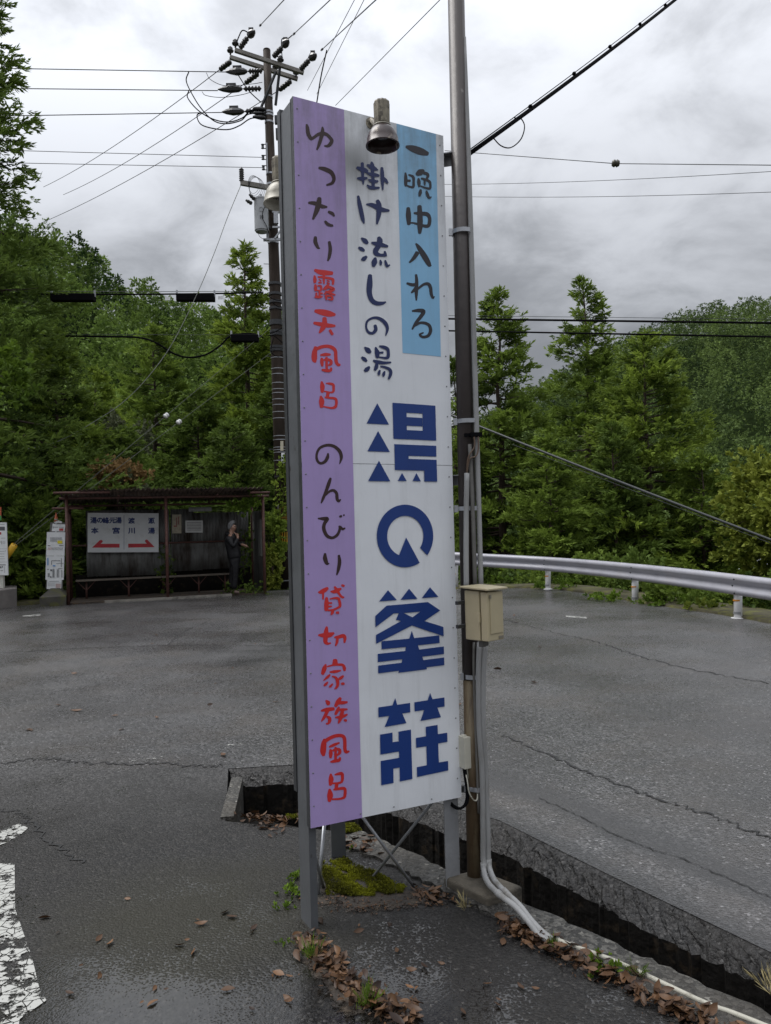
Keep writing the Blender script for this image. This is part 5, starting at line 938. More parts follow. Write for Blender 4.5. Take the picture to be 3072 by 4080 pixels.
def wsheet(pts, m, name, parent, off=.004):
    from mathutils.geometry import tessellate_polygon
    vs = [onwall(*p)-sb*off for p in pts]; b = MB().add(vs, tessellate_polygon([vs])); o = b.build(name, m, parent); bm = bmesh.new(); bm.from_mesh(o.data)
    for f in bm.faces:
        f.normal_update()
        if f.normal.dot(sb) > 0: f.normal_flip()
    bm.to_mesh(o.data); bm.free(); return o
wsheet([c3(537, 145), c3(541, 145), c3(541, 526), c3(537, 526)], M_dnavy, 'divider', ds)
wsheet([c3(185, 506), c3(270, 424), c3(290, 419), c3(303, 430), c3(302, 443), c3(280, 463), c3(490, 463), c3(490, 505)], M_dred, 'arrow', ds)['label'] = 'red arrow pointing left'
wsheet([c3(586, 462), c3(792, 460), c3(772, 440), c3(772, 425), c3(785, 414), c3(800, 420), c3(878, 500), c3(586, 505)], M_dred, 'arrow', ds)['label'] = 'red arrow pointing right'
# notices
def notice(pts, m, label, rows, mt):
    r_ = thing('notice', label, 'notice', tuple(onwall(*pts[3])), group='notices in the shelter'); v = [onwall(*p, Wd-.0)-sb*.0 for p in pts]
    fixn(MB().add(v+[p+sb*.004 for p in v], [(0, 1, 2, 3), (7, 6, 5, 4), (0, 4, 5, 1), (1, 5, 6, 2), (2, 6, 7, 3), (3, 7, 4, 0)]).build('sheet', m, r_))
    for q in rows: wsheet(q, mt, 'print', r_, .003)
    return r_
M_paper = mat('laminated paper', (.50, .50, .48), .3, 0, .12, 10); M_paper2 = mat('yellowed poster', (.33, .29, .21), .5, 0, .25, 12); M_print = mat('faded print', (.16, .15, .14), .6); M_rprint = mat('faded red print', (.25, .05, .05), .6)
x0, y0, x1, y1 = 739, 2074, 808, 2122
notice([(x0, y1), (x1, y1), (x1, y0), (x0, y0)], M_paper, 'white laminated notice on the shelter back wall', [[(x0+6, y0+7+6*k), (x1-6, y0+7+6*k), (x1-6, y0+9+6*k), (x0+6, y0+9+6*k)] for k in range(6)], M_print)
x0, y0, x1, y1 = 686, 2050, 723, 2125
notice([(x0, y1), (x1, y1), (x1, y0), (x0, y0)], M_paper2, 'yellowed poster beside the middle post of the shelter', [[(x0+16, y0+12), (x0+19, y0+12), (x0+19, y0+50), (x0+16, y0+50)], [(x0+24, y0+8), (x0+27, y0+8), (x0+27, y0+40), (x0+24, y0+40)], [(x0+6, y0+44), (x0+15, y0+44), (x0+15, y0+49), (x0+6, y0+49)]], M_rprint)
# ------------------------------------------------------------------ bus stop boards
M_board = mat('white timetable board', (.70, .71, .71), .4, 0, .05, 8); M_prt = mat('dark timetable print', (.10, .10, .11), .6); M_prb = mat('blue map print', (.16, .34, .62), .6); M_pry = mat('yellow note', (.70, .60, .04), .6); M_prr = mat('red note', (.42, .05, .05), .6)
M_mossc = mat('mossy concrete', (.050, .046, .038), .9, 0, .35, 6, .6, 40, (.075, .075, .012), 4, (.50, .66)); M_orange = mat('faded orange cone plastic', (.42, .10, .04), .6, 0, .2, 12); M_wtape = mat('white tape', (.7, .7, .7), .6)
BY = gnd(240, 2400).y
c1_ = lambda x, y: (x*300/1475, 2000+y*450/2212)
def bq(pts, off, m, name, parent, Y=None, th=.0):
    Y = Y or BY; v = [at(*c1_(*p), Y-off) for p in pts]
    if th: v2 = [p+Vector((0, th, 0)) for p in v]; return fixn(MB().add(v+v2, [(0, 1, 2, 3), (7, 6, 5, 4), (0, 4, 5, 1), (1, 5, 6, 2), (2, 6, 7, 3), (3, 7, 4, 0)]).build(name, m, parent))
    return fixn(MB().add(v, [(0, 1, 2, 3)]).build(name, m, parent))
def rect(x0, y0, x1, y1): return [(x0, y1), (x1, y1), (x1, y0), (x0, y0)]
bs = thing('bus_stop_sign', 'white bus stop timetable boards with an orange cone on top, on a mossy concrete base', 'bus stop sign', tuple(gnd(218, 2412)))
fixn(MB().tube([at(*c1_(1055, 1900), BY+.03), at(*c1_(1110, 430), BY+.03)], .03, 10).build('pole', M_paint, bs, smooth=True))
bq([(890, 1525), (1245, 1525), (1260, 1060), (902, 1060)], .0, M_board, 'board', bs, th=.012); bq([(902, 1055), (1260, 1055), (1278, 590), (918, 590)], .0, M_board, 'board', bs, th=.012)
bq([(915, 1705), (1198, 1705), (1208, 1520), (925, 1520)], .006, M_board, 'board', bs, th=.006); bq([(1012, 575), (1262, 578), (1280, 440), (1032, 425)], .01, M_board, 'board', bs, th=.012); bq([(970, 590), (1270, 590), (1275, 405), (985, 400)], -.01, M_condd, 'backing', bs, th=.01)
bq([(900, 1712), (1225, 1712), (1232, 1500), (905, 1500)], -.004, M_condd, 'backing', bs, th=.006)
for r_, m in [(rect(1125, 755, 1220, 815), M_pry), (rect(1158, 520, 1240, 565), M_prr), (rect(925, 1095, 948, 1240), M_prb), (rect(1035, 1235, 1085, 1262), M_prb), (rect(985, 1320, 1018, 1355), M_prt), (rect(985, 690, 990, 780), M_prt), (rect(1105, 690, 1110, 780), M_prt), (rect(1090, 1600, 1190, 1680), mat('pink table print', (.5, .38, .36), .6))]: bq(r_, .013, m, 'print', bs)
for k in range(7): bq(rect(1000, 695+k*13, 1100, 699+k*13), .012, M_prt, 'print', bs)
for k in range(4): bq(rect(1115, 695+k*13, 1215, 699+k*13), .012, M_prt, 'print', bs)
for k in range(11): bq([(935+k*27, 940), (941+k*27, 940), (960+k*27, 890), (954+k*27, 890)], .012, M_prt if k > 2 else M_prr, 'print', bs)
for x0, y0, x1, y1 in ((935, 850, 985, 862), (1155, 850, 1245, 860), (1010, 1145, 1180, 1155), (1005, 1150, 1015, 1230), (1195, 1100, 1205, 1270), (1100, 1200, 1240, 1206), (940, 1395, 950, 1470), (960, 1395, 970, 1470), (1030, 1310, 1040, 1480), (1050, 1310, 1062, 1480), (1115, 1310, 1127, 1480), (1145, 1310, 1155, 1480), (1205, 1330, 1215, 1480), (930, 1310, 952, 1328), (985, 1455, 1005, 1485), (1140, 1298, 1222, 1306), (960, 1551, 1160, 1557), (940, 1600, 1080, 1604), (940, 1620, 1080, 1624), (940, 1640, 1080, 1644), (940, 1580, 1190, 1583), (1035, 480, 1045, 520), (1045, 485, 1140, 490), (1045, 500, 1140, 505), (1155, 490, 1250, 495), (1155, 505, 1250, 510)): bq(rect(x0, y0, x1, y1), .012, M_prt, 'print', bs)
ct = at(*c1_(1100, 385), BY); fixn(MB().lathe(ct, (0, 0, 1), [(0, .052), (.07, .038), (.14, .020), (.205, .006), (.207, 0)], 16).build('cone', M_orange, bs, smooth=True)); fixn(MB().lathe(ct+Vector((0, 0, .035)), (0, 0, 1), [(0, .0465), (.05, .034)], 16).build('cone_band', mat('dirty white band', (.3, .28, .24), .6), bs, smooth=True))
for k in range(4): fixn(MB().tube([Vector(p) for p in catmull([tuple(at(*c1_(1060+10*k, 400+8*k), BY-.03)), tuple(at(*c1_(1130, 372+12*k), BY-.05)), tuple(at(*c1_(1215, 385+10*k), BY-.03))], 5)], .006, 6).build('tape', M_wtape, bs, smooth=True))
q = [gnd(158, 2418), gnd(264, 2412), gnd(272, 2390), gnd(190, 2386)]; b = MB(); t_ = [Vector((p.x, p.y, .20)) for p in q]; cen = sum(t_, Vector())/4
b.hexa([Vector((p.x, p.y, -.05)) for p in q], t_); b.hexa([p*1 for p in t_], [p.lerp(cen, .6)+Vector((0, 0, .13)) for p in t_]); fixn(b.build('base', M_mossc, bs))
# left-hand board on its plinth
LY = gnd(20, 2415).y; lb = thing('timetable_board', 'white board on a grey concrete plinth cut by the left edge', 'sign', tuple(gnd(0, 2415)))
bq([(-420, 1430), (158, 1435), (123, 400), (-440, 400)], 0, M_board, 'board', lb, LY, .03)
bq([(-60, 1770), (68, 1770), (55, 1430), (-60, 1430)], -.05, mat('ivory post', (.55, .54, .48), .6), 'post', lb, LY, .08); bq([(-420, 360), (20, 360), (20, 100), (-420, 100)], -.01, M_orange, 'header', lb, LY, .02); bq([(-420, 360), (22, 360), (20, 265), (-420, 265)], .004, mat('green header band', (.05, .28, .08), .5), 'header_band', lb, LY, .01)
for x0, y0, x1, y1, m in ((-300, 485, 95, 560, M_prt), (-300, 590, 25, 640, M_prr), (-300, 435, 90, 441, M_prt), (20, 705, 105, 711, M_prt), (30, 760, 38, 830, M_prt), (50, 770, 105, 774, M_prt), (50, 790, 105, 794, M_prt), (50, 812, 105, 816, M_prt), (-60, 770, 22, 774, M_prt), (-60, 795, 22, 799, M_prt), (-200, 915, 140, 918, M_prt), (-200, 1175, 145, 1178, M_prt), (-50, 965, 90, 970, M_prt), (95, 955, 112, 965, M_prt), (-50, 1015, 85, 1020, M_prt), (-50, 1065, 85, 1070, M_prt), (-50, 1110, 95, 1114, M_prt), (-200, 1225, 110, 1240, M_prt), (85, 1260, 90, 1390, M_prt), (0, 1260, 30, 1300, M_prt), (40, 1255, 60, 1285, M_prt), (10, 1340, 60, 1350, M_prt)): bq(rect(x0, y0, x1, y1), .002, m, 'print', lb, LY)
q = [gnd(-130, 2445), gnd(68, 2415), gnd(68, 2398), gnd(-130, 2405)]
o = fixn(MB().hexa([Vector((p.x, p.y, -.05)) for p in q], [Vector((p.x, p.y, .40)) for p in q]).build('plinth', mat('grey plinth', (.16, .145, .135), .8, 0, .2, 5, .2, 40), lb)); bevel(o, .02)
# ------------------------------------------------------------------ guardrail
gr = thing('guardrail', 'pale steel guardrail curving along the outside of the road', 'guardrail', tuple(EDGE[2]))
M_gr = mat('dull galvanised beam', (0.33, 0.33, 0.365), 0.40, 0.12, 0.10, 3, 0.05, 20, (.34, .33, .35), 2, (.5, .7)); M_gp = mat('white rail post', (.60, .60, .60), .4, .1, .1, 8); M_org = mat('orange reflector tape', (.55, .22, .02), .4)
rp = [(p[0], p[1], p[2]) for p in railpx]; path = catmull([tuple(at(*p)) for p in rp], 8); path = [Vector(p) for p in path]
HB = .33; prof = [(a, z*.93) for a, z in ((0, 0), (.035, -.02), (.05, -.055), (.048, -.085), (.0, -.135), (-.005, -.165), (.0, -.195), (.048, -.245), (.05, -.275), (.035, -.31), (0, -.33))]
vs = []; fs = []; m_ = len(prof)
for i, p in enumerate(path):
    t_ = (path[min(i+1, len(path)-1)]-path[max(i-1, 0)]); t_.z = 0; t_.normalize(); nn = Vector((t_.y, -t_.x, 0)); nn = nn if nn.dot(CAMP-p) > 0 else -nn
    for a, z in prof: vs.append(p+nn*a*1.3+Vector((0, 0, z)))
for i in range(len(path)-1):
    for j in range(m_-1): k = i*m_+j; fs.append((k, k+1, k+m_+1, k+m_))
o = fixn(MB().add(vs, fs).build('beam', M_gr, gr, smooth=True)); md = o.modifiers.new('thick', 'SOLIDIFY'); md.thickness = .006
for px, pt_, Y, pb2 in ((1815, 2201, 18.6, 2347), (2183, 2220, 17.2, 2348), (2530, 2247, 14.4, 2402), (2940, 2290, 11.66, 2465), (3400, 2352, 9.6, 2560)):
    gb = at(px, pb2, Y+.12); gt = at(px, pt_+6, Y+.12)
    po = fixn(MB().tube([gb-Vector((0, 0, .15)), gt], .062, 14).build('post', M_gp, gr, smooth=True))
    fixn(MB().lathe(gb-Vector((0, 0, .01)), (0, 0, 1), [(0, .10), (.025, .10), (.03, .065)], 14).build('base_plate', M_gp, po)); z_ = gb.z+(gt.z-gb.z)*.42
    fixn(MB().lathe(Vector((gb.x, gb.y, z_)), (0, 0, 1), [(0, .064), (.022, .064)], 14).build('reflector_band', M_org, po)); fixn(MB().lathe(Vector((gb.x, gb.y, gb.z+.07)), (0, 0, 1), [(0, .064), (.04, .064)], 14).build('clamp_band', M_steel, po))
    for dz in (-.06, -.16, -.27):
        for dx in (-.10, .10):
            q_ = at(px, pt_, Y)+Vector((dx, 0, dz)); fixn(MB().lathe(q_+Vector((0, -.02 if dz == -.16 else -.075, 0)), (0, -1, 0), [(0, .014), (.012, .012), (.014, 0)], 8).build('bolt', M_dsteel, gr))
# ------------------------------------------------------------------ person
PZ = 18.45
pc_ = lambda x, y, d=0.0: at(850+x*250/1495, 2030+y*370/2212, PZ+d)
def skin_obj(name, chains, m, parent, sub=2, root=0):
    vs = []; es = []; rs = []; idx = {}
    for ch in chains:
        prev = None
        for it in ch:
            key = it[0]
            if key not in idx: idx[key] = len(vs); vs.append(tuple(it[1])); rs.append(it[2])
            if prev is not None: es.append((prev, idx[key]))
            prev = idx[key]
    me = bpy.data.meshes.new(name); me.from_pydata(vs, es, []); me.materials.append(m); o = bpy.data.objects.new(name, me); COL.objects.link(o)
    o.modifiers.new('skin', 'SKIN'); md = o.modifiers.new('sub', 'SUBSURF'); md.levels = sub; md.render_levels = sub
    for i, r_ in enumerate(rs):
        s_ = me.skin_vertices[0].data[i]; s_.radius = (r_, r_) if not isinstance(r_, tuple) else r_; s_.use_root = (i == root)
    if parent: o.parent = parent; o.matrix_parent_inverse = wmat(parent).inverted()
    me.polygons.foreach_set('use_smooth', [True]*len(me.polygons)); o.modifiers[0].use_smooth_shade = True
    return o
M_skin = mat('skin', (.26, .145, .10), .5, 0, .08, 20); M_jack = mat('black rain jacket', (.006, .006, .007), .5, 0, .3, 9, .5, 14, spec=.25); M_trou = mat('black rain trousers', (.007, .0065, .008), .48, 0, .3, 9, .6, 12, spec=.25); M_hair = mat('grey hair', (.13, .13, .133), .7, 0, .3, 60, .5, 120); M_shoe = mat('brown shoe', (.10, .065, .05), .6, 0, .2, 20)
man = thing('person', 'grey-haired person in black rainwear standing in the shelter, hand at chin, facing right', 'person', tuple(gnd(935, 2372)))
hc = pc_(455, 415)
chains = [[('n0', pc_(420, 640), .06), ('n1', pc_(430, 560), .058), ('n2', pc_(445, 500), .062), ('h0', pc_(470, 470), .075), ('h1', pc_(468, 415), .088), ('h2', pc_(458, 358), .070)], [('h0', 0, 0), ('nose', pc_(538, 445), .016)]]
chains += [[('n0', 0, 0), ('rs', pc_(390, 650, -.15), .05), ('re', pc_(490, 890, -.2), .035), ('rw', pc_(590, 660, -.13), .028), ('rh', pc_(575, 615, -.12), .036), ('i1', pc_(520, 570, -.11), .012), ('i2', pc_(480, 525, -.10), .010)]]
for k, (x, y) in enumerate(((555, 560), (590, 570), (610, 590), (540, 600))): chains.append([('rh', 0, 0), (f'rf{k}', pc_((575+x)/2, (615+y)/2, -.13), .011), (f'rg{k}', pc_(x, y, -.14), .009)])
chains += [[('n0', 0, 0), ('ls', pc_(420, 650, .15), .05), ('le', pc_(560, 820, .2), .035), ('lw', pc_(700, 840, .12), .028), ('lh', pc_(745, 850, .1), .034), ('li', pc_(800, 870, .09), .011), ('lj', pc_(838, 905, .09), .009)]]
for k, (x, y) in enumerate(((815, 850), (800, 905), (775, 910), (760, 890))): chains.append([('lh', 0, 0), (f'lf{k}', pc_((745+x)/2, (850+y)/2, .1), .011), (f'lg{k}', pc_(x, y, .1), .009)])
chains += [[('n0', 0, 0), ('sp', pc_(450, 860), .07), ('pv', pc_(500, 1120), .07), ('rhp', pc_(500, 1190, -.09), .06), ('rk', pc_(500, 1500, -.09), .05), ('ra', pc_(485, 1880, -.09), .035)], [('pv', 0, 0), ('lhp', pc_(495, 1190, .09), .07), ('lk', pc_(480, 1500, .09), .05), ('la', pc_(440, 1880, .09), .035)]]
skin_obj('body', chains, M_skin, man)
skin_obj('jacket', [[('c00', pc_(440, 530), .080), ('c0', pc_(418, 600), .095), ('c1', pc_(415, 690), (.175, .14)), ('c2', pc_(440, 850), (.185, .165)), ('c3', pc_(480, 1000), (.19, .17)), ('c4', pc_(505, 1120), (.20, .18)), ('c5', pc_(510, 1190), (.19, .175))],
   [('c1', 0, 0), ('rs', pc_(375, 690, -.17), .088), ('re', pc_(480, 900, -.22), .068), ('rw', pc_(585, 680, -.14), .048)], [('c1', 0, 0), ('ls', pc_(430, 690, .17), .088), ('le', pc_(570, 830, .22), .066), ('lw', pc_(690, 845, .13), .048)],
   [('c0', 0, 0), ('hd', pc_(330, 560), .085), ('he', pc_(275, 600), .05)]], M_jack, man)
skin_obj('trousers', [[('p00', pc_(500, 960), .13), ('p0', pc_(510, 1080), (.165, .17)), ('p1', pc_(515, 1180), (.17, .17)), ('rk0', pc_(515, 1300, -.085), .105), ('rk', pc_(525, 1500, -.10), .080), ('rk2', pc_(515, 1700, -.11), .072), ('ra', pc_(500, 1900, -.11), .068)],
   [('p1', 0, 0), ('lk0', pc_(485, 1300, .085), .105), ('lk', pc_(455, 1500, .10), .080), ('lk2', pc_(440, 1700, .11), .072), ('la', pc_(425, 1890, .11), .066)]], M_trou, man)
skin_obj('hair', [[('a', pc_(502, 345), .062), ('a2', pc_(480, 325), .082), ('b', pc_(445, 328), .094), ('c', pc_(415, 385), .092), ('d', pc_(412, 445), .074), ('e', pc_(420, 485), .055)]], M_hair, man)
M_dark = mat('dark eye', (.02, .015, .012), .3)
fixn(MB().lathe(pc_(520, 418, -.052), (.3, -1, 0), [(-.004, 0), (0, .011), (.004, .008), (.006, 0)], 10).build('eye', M_dark, man, smooth=True)); fixn(MB().tube([pc_(497, 396, -.07), pc_(520, 392, -.062), pc_(534, 398, -.045)], .0055, 6).build('eyebrow', M_hair, man, smooth=True))
fixn(MB().tube([pc_(515, 478, -.05), pc_(534, 476, -.03)], .005, 6).build('mouth', mat('lips', (.22, .09, .08), .5), man, smooth=True)); fixn(MB().lathe(pc_(448, 432, -.088), (-.35, -1, 0), [(-.01, .012), (0, .026), (.008, .024), (.010, .012), (.006, 0)], 12).build('ear', M_skin, man, smooth=True))
skin_obj('shoe', [[('a', pc_(485, 1945, -.09), .05), ('b', pc_(560, 1975, -.1), .045), ('c', pc_(630, 1985, -.11), .035)]], M_shoe, man); skin_obj('shoe', [[('a', pc_(420, 1935, .09), .05), ('b', pc_(450, 1965, .08), .042), ('c', pc_(475, 1970, .07), .032)]], M_shoe, man)
# ------------------------------------------------------------------ vegetation
def frond_template(nb, length, width, spread, curl, r):
    """a spray of narrow blades round an axis along +X; returns verts (nb*4,3), quads, tip weight"""
    V = []; F = []; T = []
    for i in range(nb):
        s = (i+.5)/nb; base = np.array((s*length*.55, 0, curl*s*s*.3)); az = r.uniform(0, 2*PI); el = spread*(r.uniform(.5, 1.15))*(1-.45*s)
        d = np.array((math.cos(el), math.sin(el)*math.cos(az), math.sin(el)*math.sin(az)+curl*.35)); d /= np.linalg.norm(d); L_ = length*r.uniform(.38, .62)*(1-.25*s)
        side = np.cross(d, r.normal(size=3)); side /= np.linalg.norm(side)+1e-9; w = width*r.uniform(.7, 1.25)
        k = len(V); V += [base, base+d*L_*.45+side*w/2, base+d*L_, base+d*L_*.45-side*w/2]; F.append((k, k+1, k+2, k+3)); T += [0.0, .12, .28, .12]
    return np.array(V), np.array(F), np.array(T)
def scatter_mesh(pos, dirs, scale, tmpl, tint, r):
    """place templates (list) at pos along dirs; returns V,F,T"""
    n = len(pos); d = dirs/(np.linalg.norm(dirs, axis=1, keepdims=True)+1e-9); up_ = np.tile(np.array((0, 0, 1.0)), (n, 1)); y = np.cross(up_, d); ln = np.linalg.norm(y, axis=1, keepdims=True); y = np.where(ln > 1e-3, y/np.maximum(ln, 1e-3), np.array((0, 1.0, 0))); z = np.cross(d, y)
    a = r.uniform(-.8, .8, n); y2 = y*np.cos(a)[:, None]+z*np.sin(a)[:, None]; z2 = np.cross(d, y2)
    which = r.integers(0, len(tmpl), n); Vs = []; Fs = []; Ts = []; off = 0
    for t, (TV, TF, TT) in enumerate(tmpl):
        m = which == t; k = int(m.sum())
        if not k: continue
        V = pos[m][:, None, :] + scale[m][:, None, None]*(TV[None, :, 0:1]*d[m][:, None, :]+TV[None, :, 1:2]*y2[m][:, None, :]+TV[None, :, 2:3]*z2[m][:, None, :])
        F = (TF[None]+(np.arange(k)*len(TV))[:, None, None]+off).reshape(-1, TF.shape[1]); Vs.append(V.reshape(-1, 3)); Fs.append(F); Ts.append((tint[m][:, None]+TT[None]).ravel()); off += k*len(TV)
    return np.concatenate(Vs), np.concatenate(Fs), np.concatenate(Ts)
R_ = np.random.default_rng(11)
TM_fine = [frond_template(7, 1.0, .13, .72, .25, R_) for _ in range(5)]
TM_mid = [frond_template(8, 1.0, .17, .85, .2, R_) for _ in range(5)]
TM_far = [frond_template(5, 1.0, .22, 1.0, .15, R_) for _ in range(5)]
TM_grass = [frond_template(7, 1.0, .035, .55, .05, R_) for _ in range(4)]
TM_broad = [frond_template(9, 1.0, .30, 1.1, -.15, R_) for _ in range(5)]
M_bark = mat('cedar bark', (.05, .034, .024), .9, 0, .3, 6, .8, 20, streak=.15)
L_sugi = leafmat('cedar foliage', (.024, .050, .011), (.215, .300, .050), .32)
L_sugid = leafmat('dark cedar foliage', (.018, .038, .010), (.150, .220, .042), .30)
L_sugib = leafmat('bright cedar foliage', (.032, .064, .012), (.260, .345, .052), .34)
L_hill = leafmat('hillside foliage', (.020, .046, .012), (.205, .300, .062), .30)
L_hill2 = leafmat('distant hillside foliage', (.016, .036, .012), (.170, .240, .066), .26)
L_yel = leafmat('yellow-green foliage', (.05, .085, .010), (.26, .29, .045), .3)
L_org = leafmat('russet new leaves', (.13, .08, .03), (.38, .25, .11), .25); L_pale = leafmat('pale dusty leaves', (.06, .075, .035), (.20, .22, .13), .2)
L_weed = leafmat('weed leaves', (.035, .07, .010), (.14, .22, .025), .3)
def conifer(label, base, H, R, seed, mat_, nbr=130, spr=26, size=.42, tm=None, h0=.10, gappy=0.0, top_sparse=.0, lean=(0, 0), group='cedar trees', shape=1.0, side=None, tintb=.46, ups=.12):
    r = np.random.default_rng(seed); base = np.array(base, float); tm = tm or TM_fine
    nbr = int(nbr*1.22); root = thing('cedar_tree', label, 'tree', tuple(base), group=group); tip = base+np.array((lean[0], lean[1], H))
    pts = [base+(tip-base)*t+np.array((r.normal(0, .05), r.normal(0, .05), 0))*(0 < t < 1) for t in np.linspace(0, 1, 9)]
    r0_ = max(.10, H*.016); fixn(MB().tube([Vector(p) for p in pts], [r0_*(1-.93*t) for t in np.linspace(0, 1, 9)], 9).build('trunk', M_bark, root, smooth=True))
    P = []; D = []; S = []; T = []; bm_ = MB()
    for i in range(nbr):
        t = h0+(1-h0)*((i+r.uniform(0, 1))/nbr)**.92; az = r.uniform(0, 2*PI) if side is None else r.normal(side, 1.0)
        prof = ((1-t)**.80)*1.12*shape*min(1, .5+(t-h0)*3.0) + .055; L_ = R*prof*r.uniform(.72, 1.08)*(1.2 if r.random() < .06 else 1)
        if gappy and r.random() < gappy: continue
        o0 = base+(tip-base)*t; out = np.array((math.cos(az), math.sin(az), 0)); e0 = .10+.9*max(0, t-.6) - .18*(1-t) + r.normal(0, .08)
        n = max(9, int(spr*L_/R*2.0)+4); s = r.uniform(.12, 1, n)**.75; droop = .30*(1-t)+.05
        path_ = lambda q: o0+out*(L_*q)+np.array((0, 0, 1))*(L_*(e0*q-droop*q*q+.16*q**4))
        if i % 2 == 0: bm_.tube([Vector(path_(q)) for q in (0, .35, .7, .95)], [max(.008, .02*L_), .012*L_+.004, .008, .004], 4, False)
        sz = size*(.75+.35*(1-t))
        lat = np.array((-out[1], out[0], 0)); jt = r.normal(0, 1, (n, 3))*np.array((.085, .085, .075))*max(.4, L_*.55); p = np.array([path_(q) for q in s])+jt+lat[None]*(r.normal(0, .11, n)*L_*np.sqrt(s))[:, None]
        d = out[None]*(.75)+lat[None]*r.normal(0, .7, n)[:, None]+np.array((0, 0, 1))[None]*(r.normal(ups, .35, n))[:, None]
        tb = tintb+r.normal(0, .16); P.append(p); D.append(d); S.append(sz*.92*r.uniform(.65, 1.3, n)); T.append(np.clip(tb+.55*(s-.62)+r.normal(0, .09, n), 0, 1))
    # leader shoots
    n = 22; q = np.linspace(.93, 1.0, n); P.append(base[None]+(tip-base)[None]*q[:, None]); D.append(np.stack([r.normal(0, .55, n), r.normal(0, .55, n), np.full(n, 1.1)], 1)); S.append(np.full(n, size*.8)); T.append(np.full(n, .5))
    V, F, TT = scatter_mesh(np.concatenate(P), np.concatenate(D), np.concatenate(S), tm, np.concatenate(T), r)
    npmesh('crown', V, F, mat_, root, TT); fixn(bm_.build('limbs', M_bark, root)); return root
def tpos(px, Y, z=-1.0): p = at(px, 2080, Y); return (p.x, p.y, z)
def tree_to(label, px, pytop, Y, R, seed, m, z0=-.6, **kw):
    b_ = tpos(px, Y, z0); H = at(px, pytop, Y).z-z0; return conifer(label, b_, H, R, seed, m, **kw)
GL = 'cedars on the left'; GRt = 'cedars beyond the guardrail'
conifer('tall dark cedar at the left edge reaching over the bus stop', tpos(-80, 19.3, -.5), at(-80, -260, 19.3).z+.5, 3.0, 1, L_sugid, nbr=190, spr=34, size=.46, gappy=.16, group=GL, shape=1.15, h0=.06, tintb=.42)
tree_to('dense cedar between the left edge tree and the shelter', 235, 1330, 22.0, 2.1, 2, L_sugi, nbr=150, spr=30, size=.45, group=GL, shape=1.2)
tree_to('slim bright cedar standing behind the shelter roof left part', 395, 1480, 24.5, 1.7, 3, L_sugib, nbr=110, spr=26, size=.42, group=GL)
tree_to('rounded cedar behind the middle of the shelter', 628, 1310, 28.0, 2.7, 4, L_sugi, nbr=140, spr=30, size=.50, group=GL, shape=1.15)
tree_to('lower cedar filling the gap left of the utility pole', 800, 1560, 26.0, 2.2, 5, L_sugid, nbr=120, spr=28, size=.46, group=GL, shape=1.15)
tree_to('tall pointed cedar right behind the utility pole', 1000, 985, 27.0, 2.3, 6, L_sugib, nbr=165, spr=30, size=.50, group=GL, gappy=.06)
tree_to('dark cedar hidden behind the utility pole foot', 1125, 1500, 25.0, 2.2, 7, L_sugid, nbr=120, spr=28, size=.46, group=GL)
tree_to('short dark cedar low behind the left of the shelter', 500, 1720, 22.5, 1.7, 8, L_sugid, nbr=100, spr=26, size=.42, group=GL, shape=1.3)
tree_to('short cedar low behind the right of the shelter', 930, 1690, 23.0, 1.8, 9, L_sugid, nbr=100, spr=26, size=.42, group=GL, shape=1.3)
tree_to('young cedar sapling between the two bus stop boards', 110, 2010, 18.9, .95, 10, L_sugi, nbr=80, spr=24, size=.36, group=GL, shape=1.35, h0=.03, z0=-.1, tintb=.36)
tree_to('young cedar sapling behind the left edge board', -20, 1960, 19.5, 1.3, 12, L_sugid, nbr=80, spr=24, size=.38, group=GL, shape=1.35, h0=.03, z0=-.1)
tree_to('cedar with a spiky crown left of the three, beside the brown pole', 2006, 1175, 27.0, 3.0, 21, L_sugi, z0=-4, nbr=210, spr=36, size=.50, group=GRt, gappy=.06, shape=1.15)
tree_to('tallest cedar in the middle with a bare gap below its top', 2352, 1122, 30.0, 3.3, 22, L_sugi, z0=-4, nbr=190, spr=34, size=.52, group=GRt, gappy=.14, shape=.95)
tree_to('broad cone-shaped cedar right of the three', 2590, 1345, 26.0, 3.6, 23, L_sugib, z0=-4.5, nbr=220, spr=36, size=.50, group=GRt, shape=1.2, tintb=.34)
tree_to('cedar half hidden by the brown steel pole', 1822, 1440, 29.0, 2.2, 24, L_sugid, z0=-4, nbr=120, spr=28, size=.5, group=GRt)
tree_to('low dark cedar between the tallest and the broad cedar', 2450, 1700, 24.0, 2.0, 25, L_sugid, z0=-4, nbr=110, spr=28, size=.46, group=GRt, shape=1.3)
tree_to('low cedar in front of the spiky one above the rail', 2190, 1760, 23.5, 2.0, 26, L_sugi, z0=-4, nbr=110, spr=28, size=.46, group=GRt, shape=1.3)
tree_to('low cedar at the foot of the broad cedar', 2800, 1820, 24.0, 2.0, 27, L_sugi, z0=-4.5, nbr=110, spr=28, size=.46, group=GRt, shape=1.3)
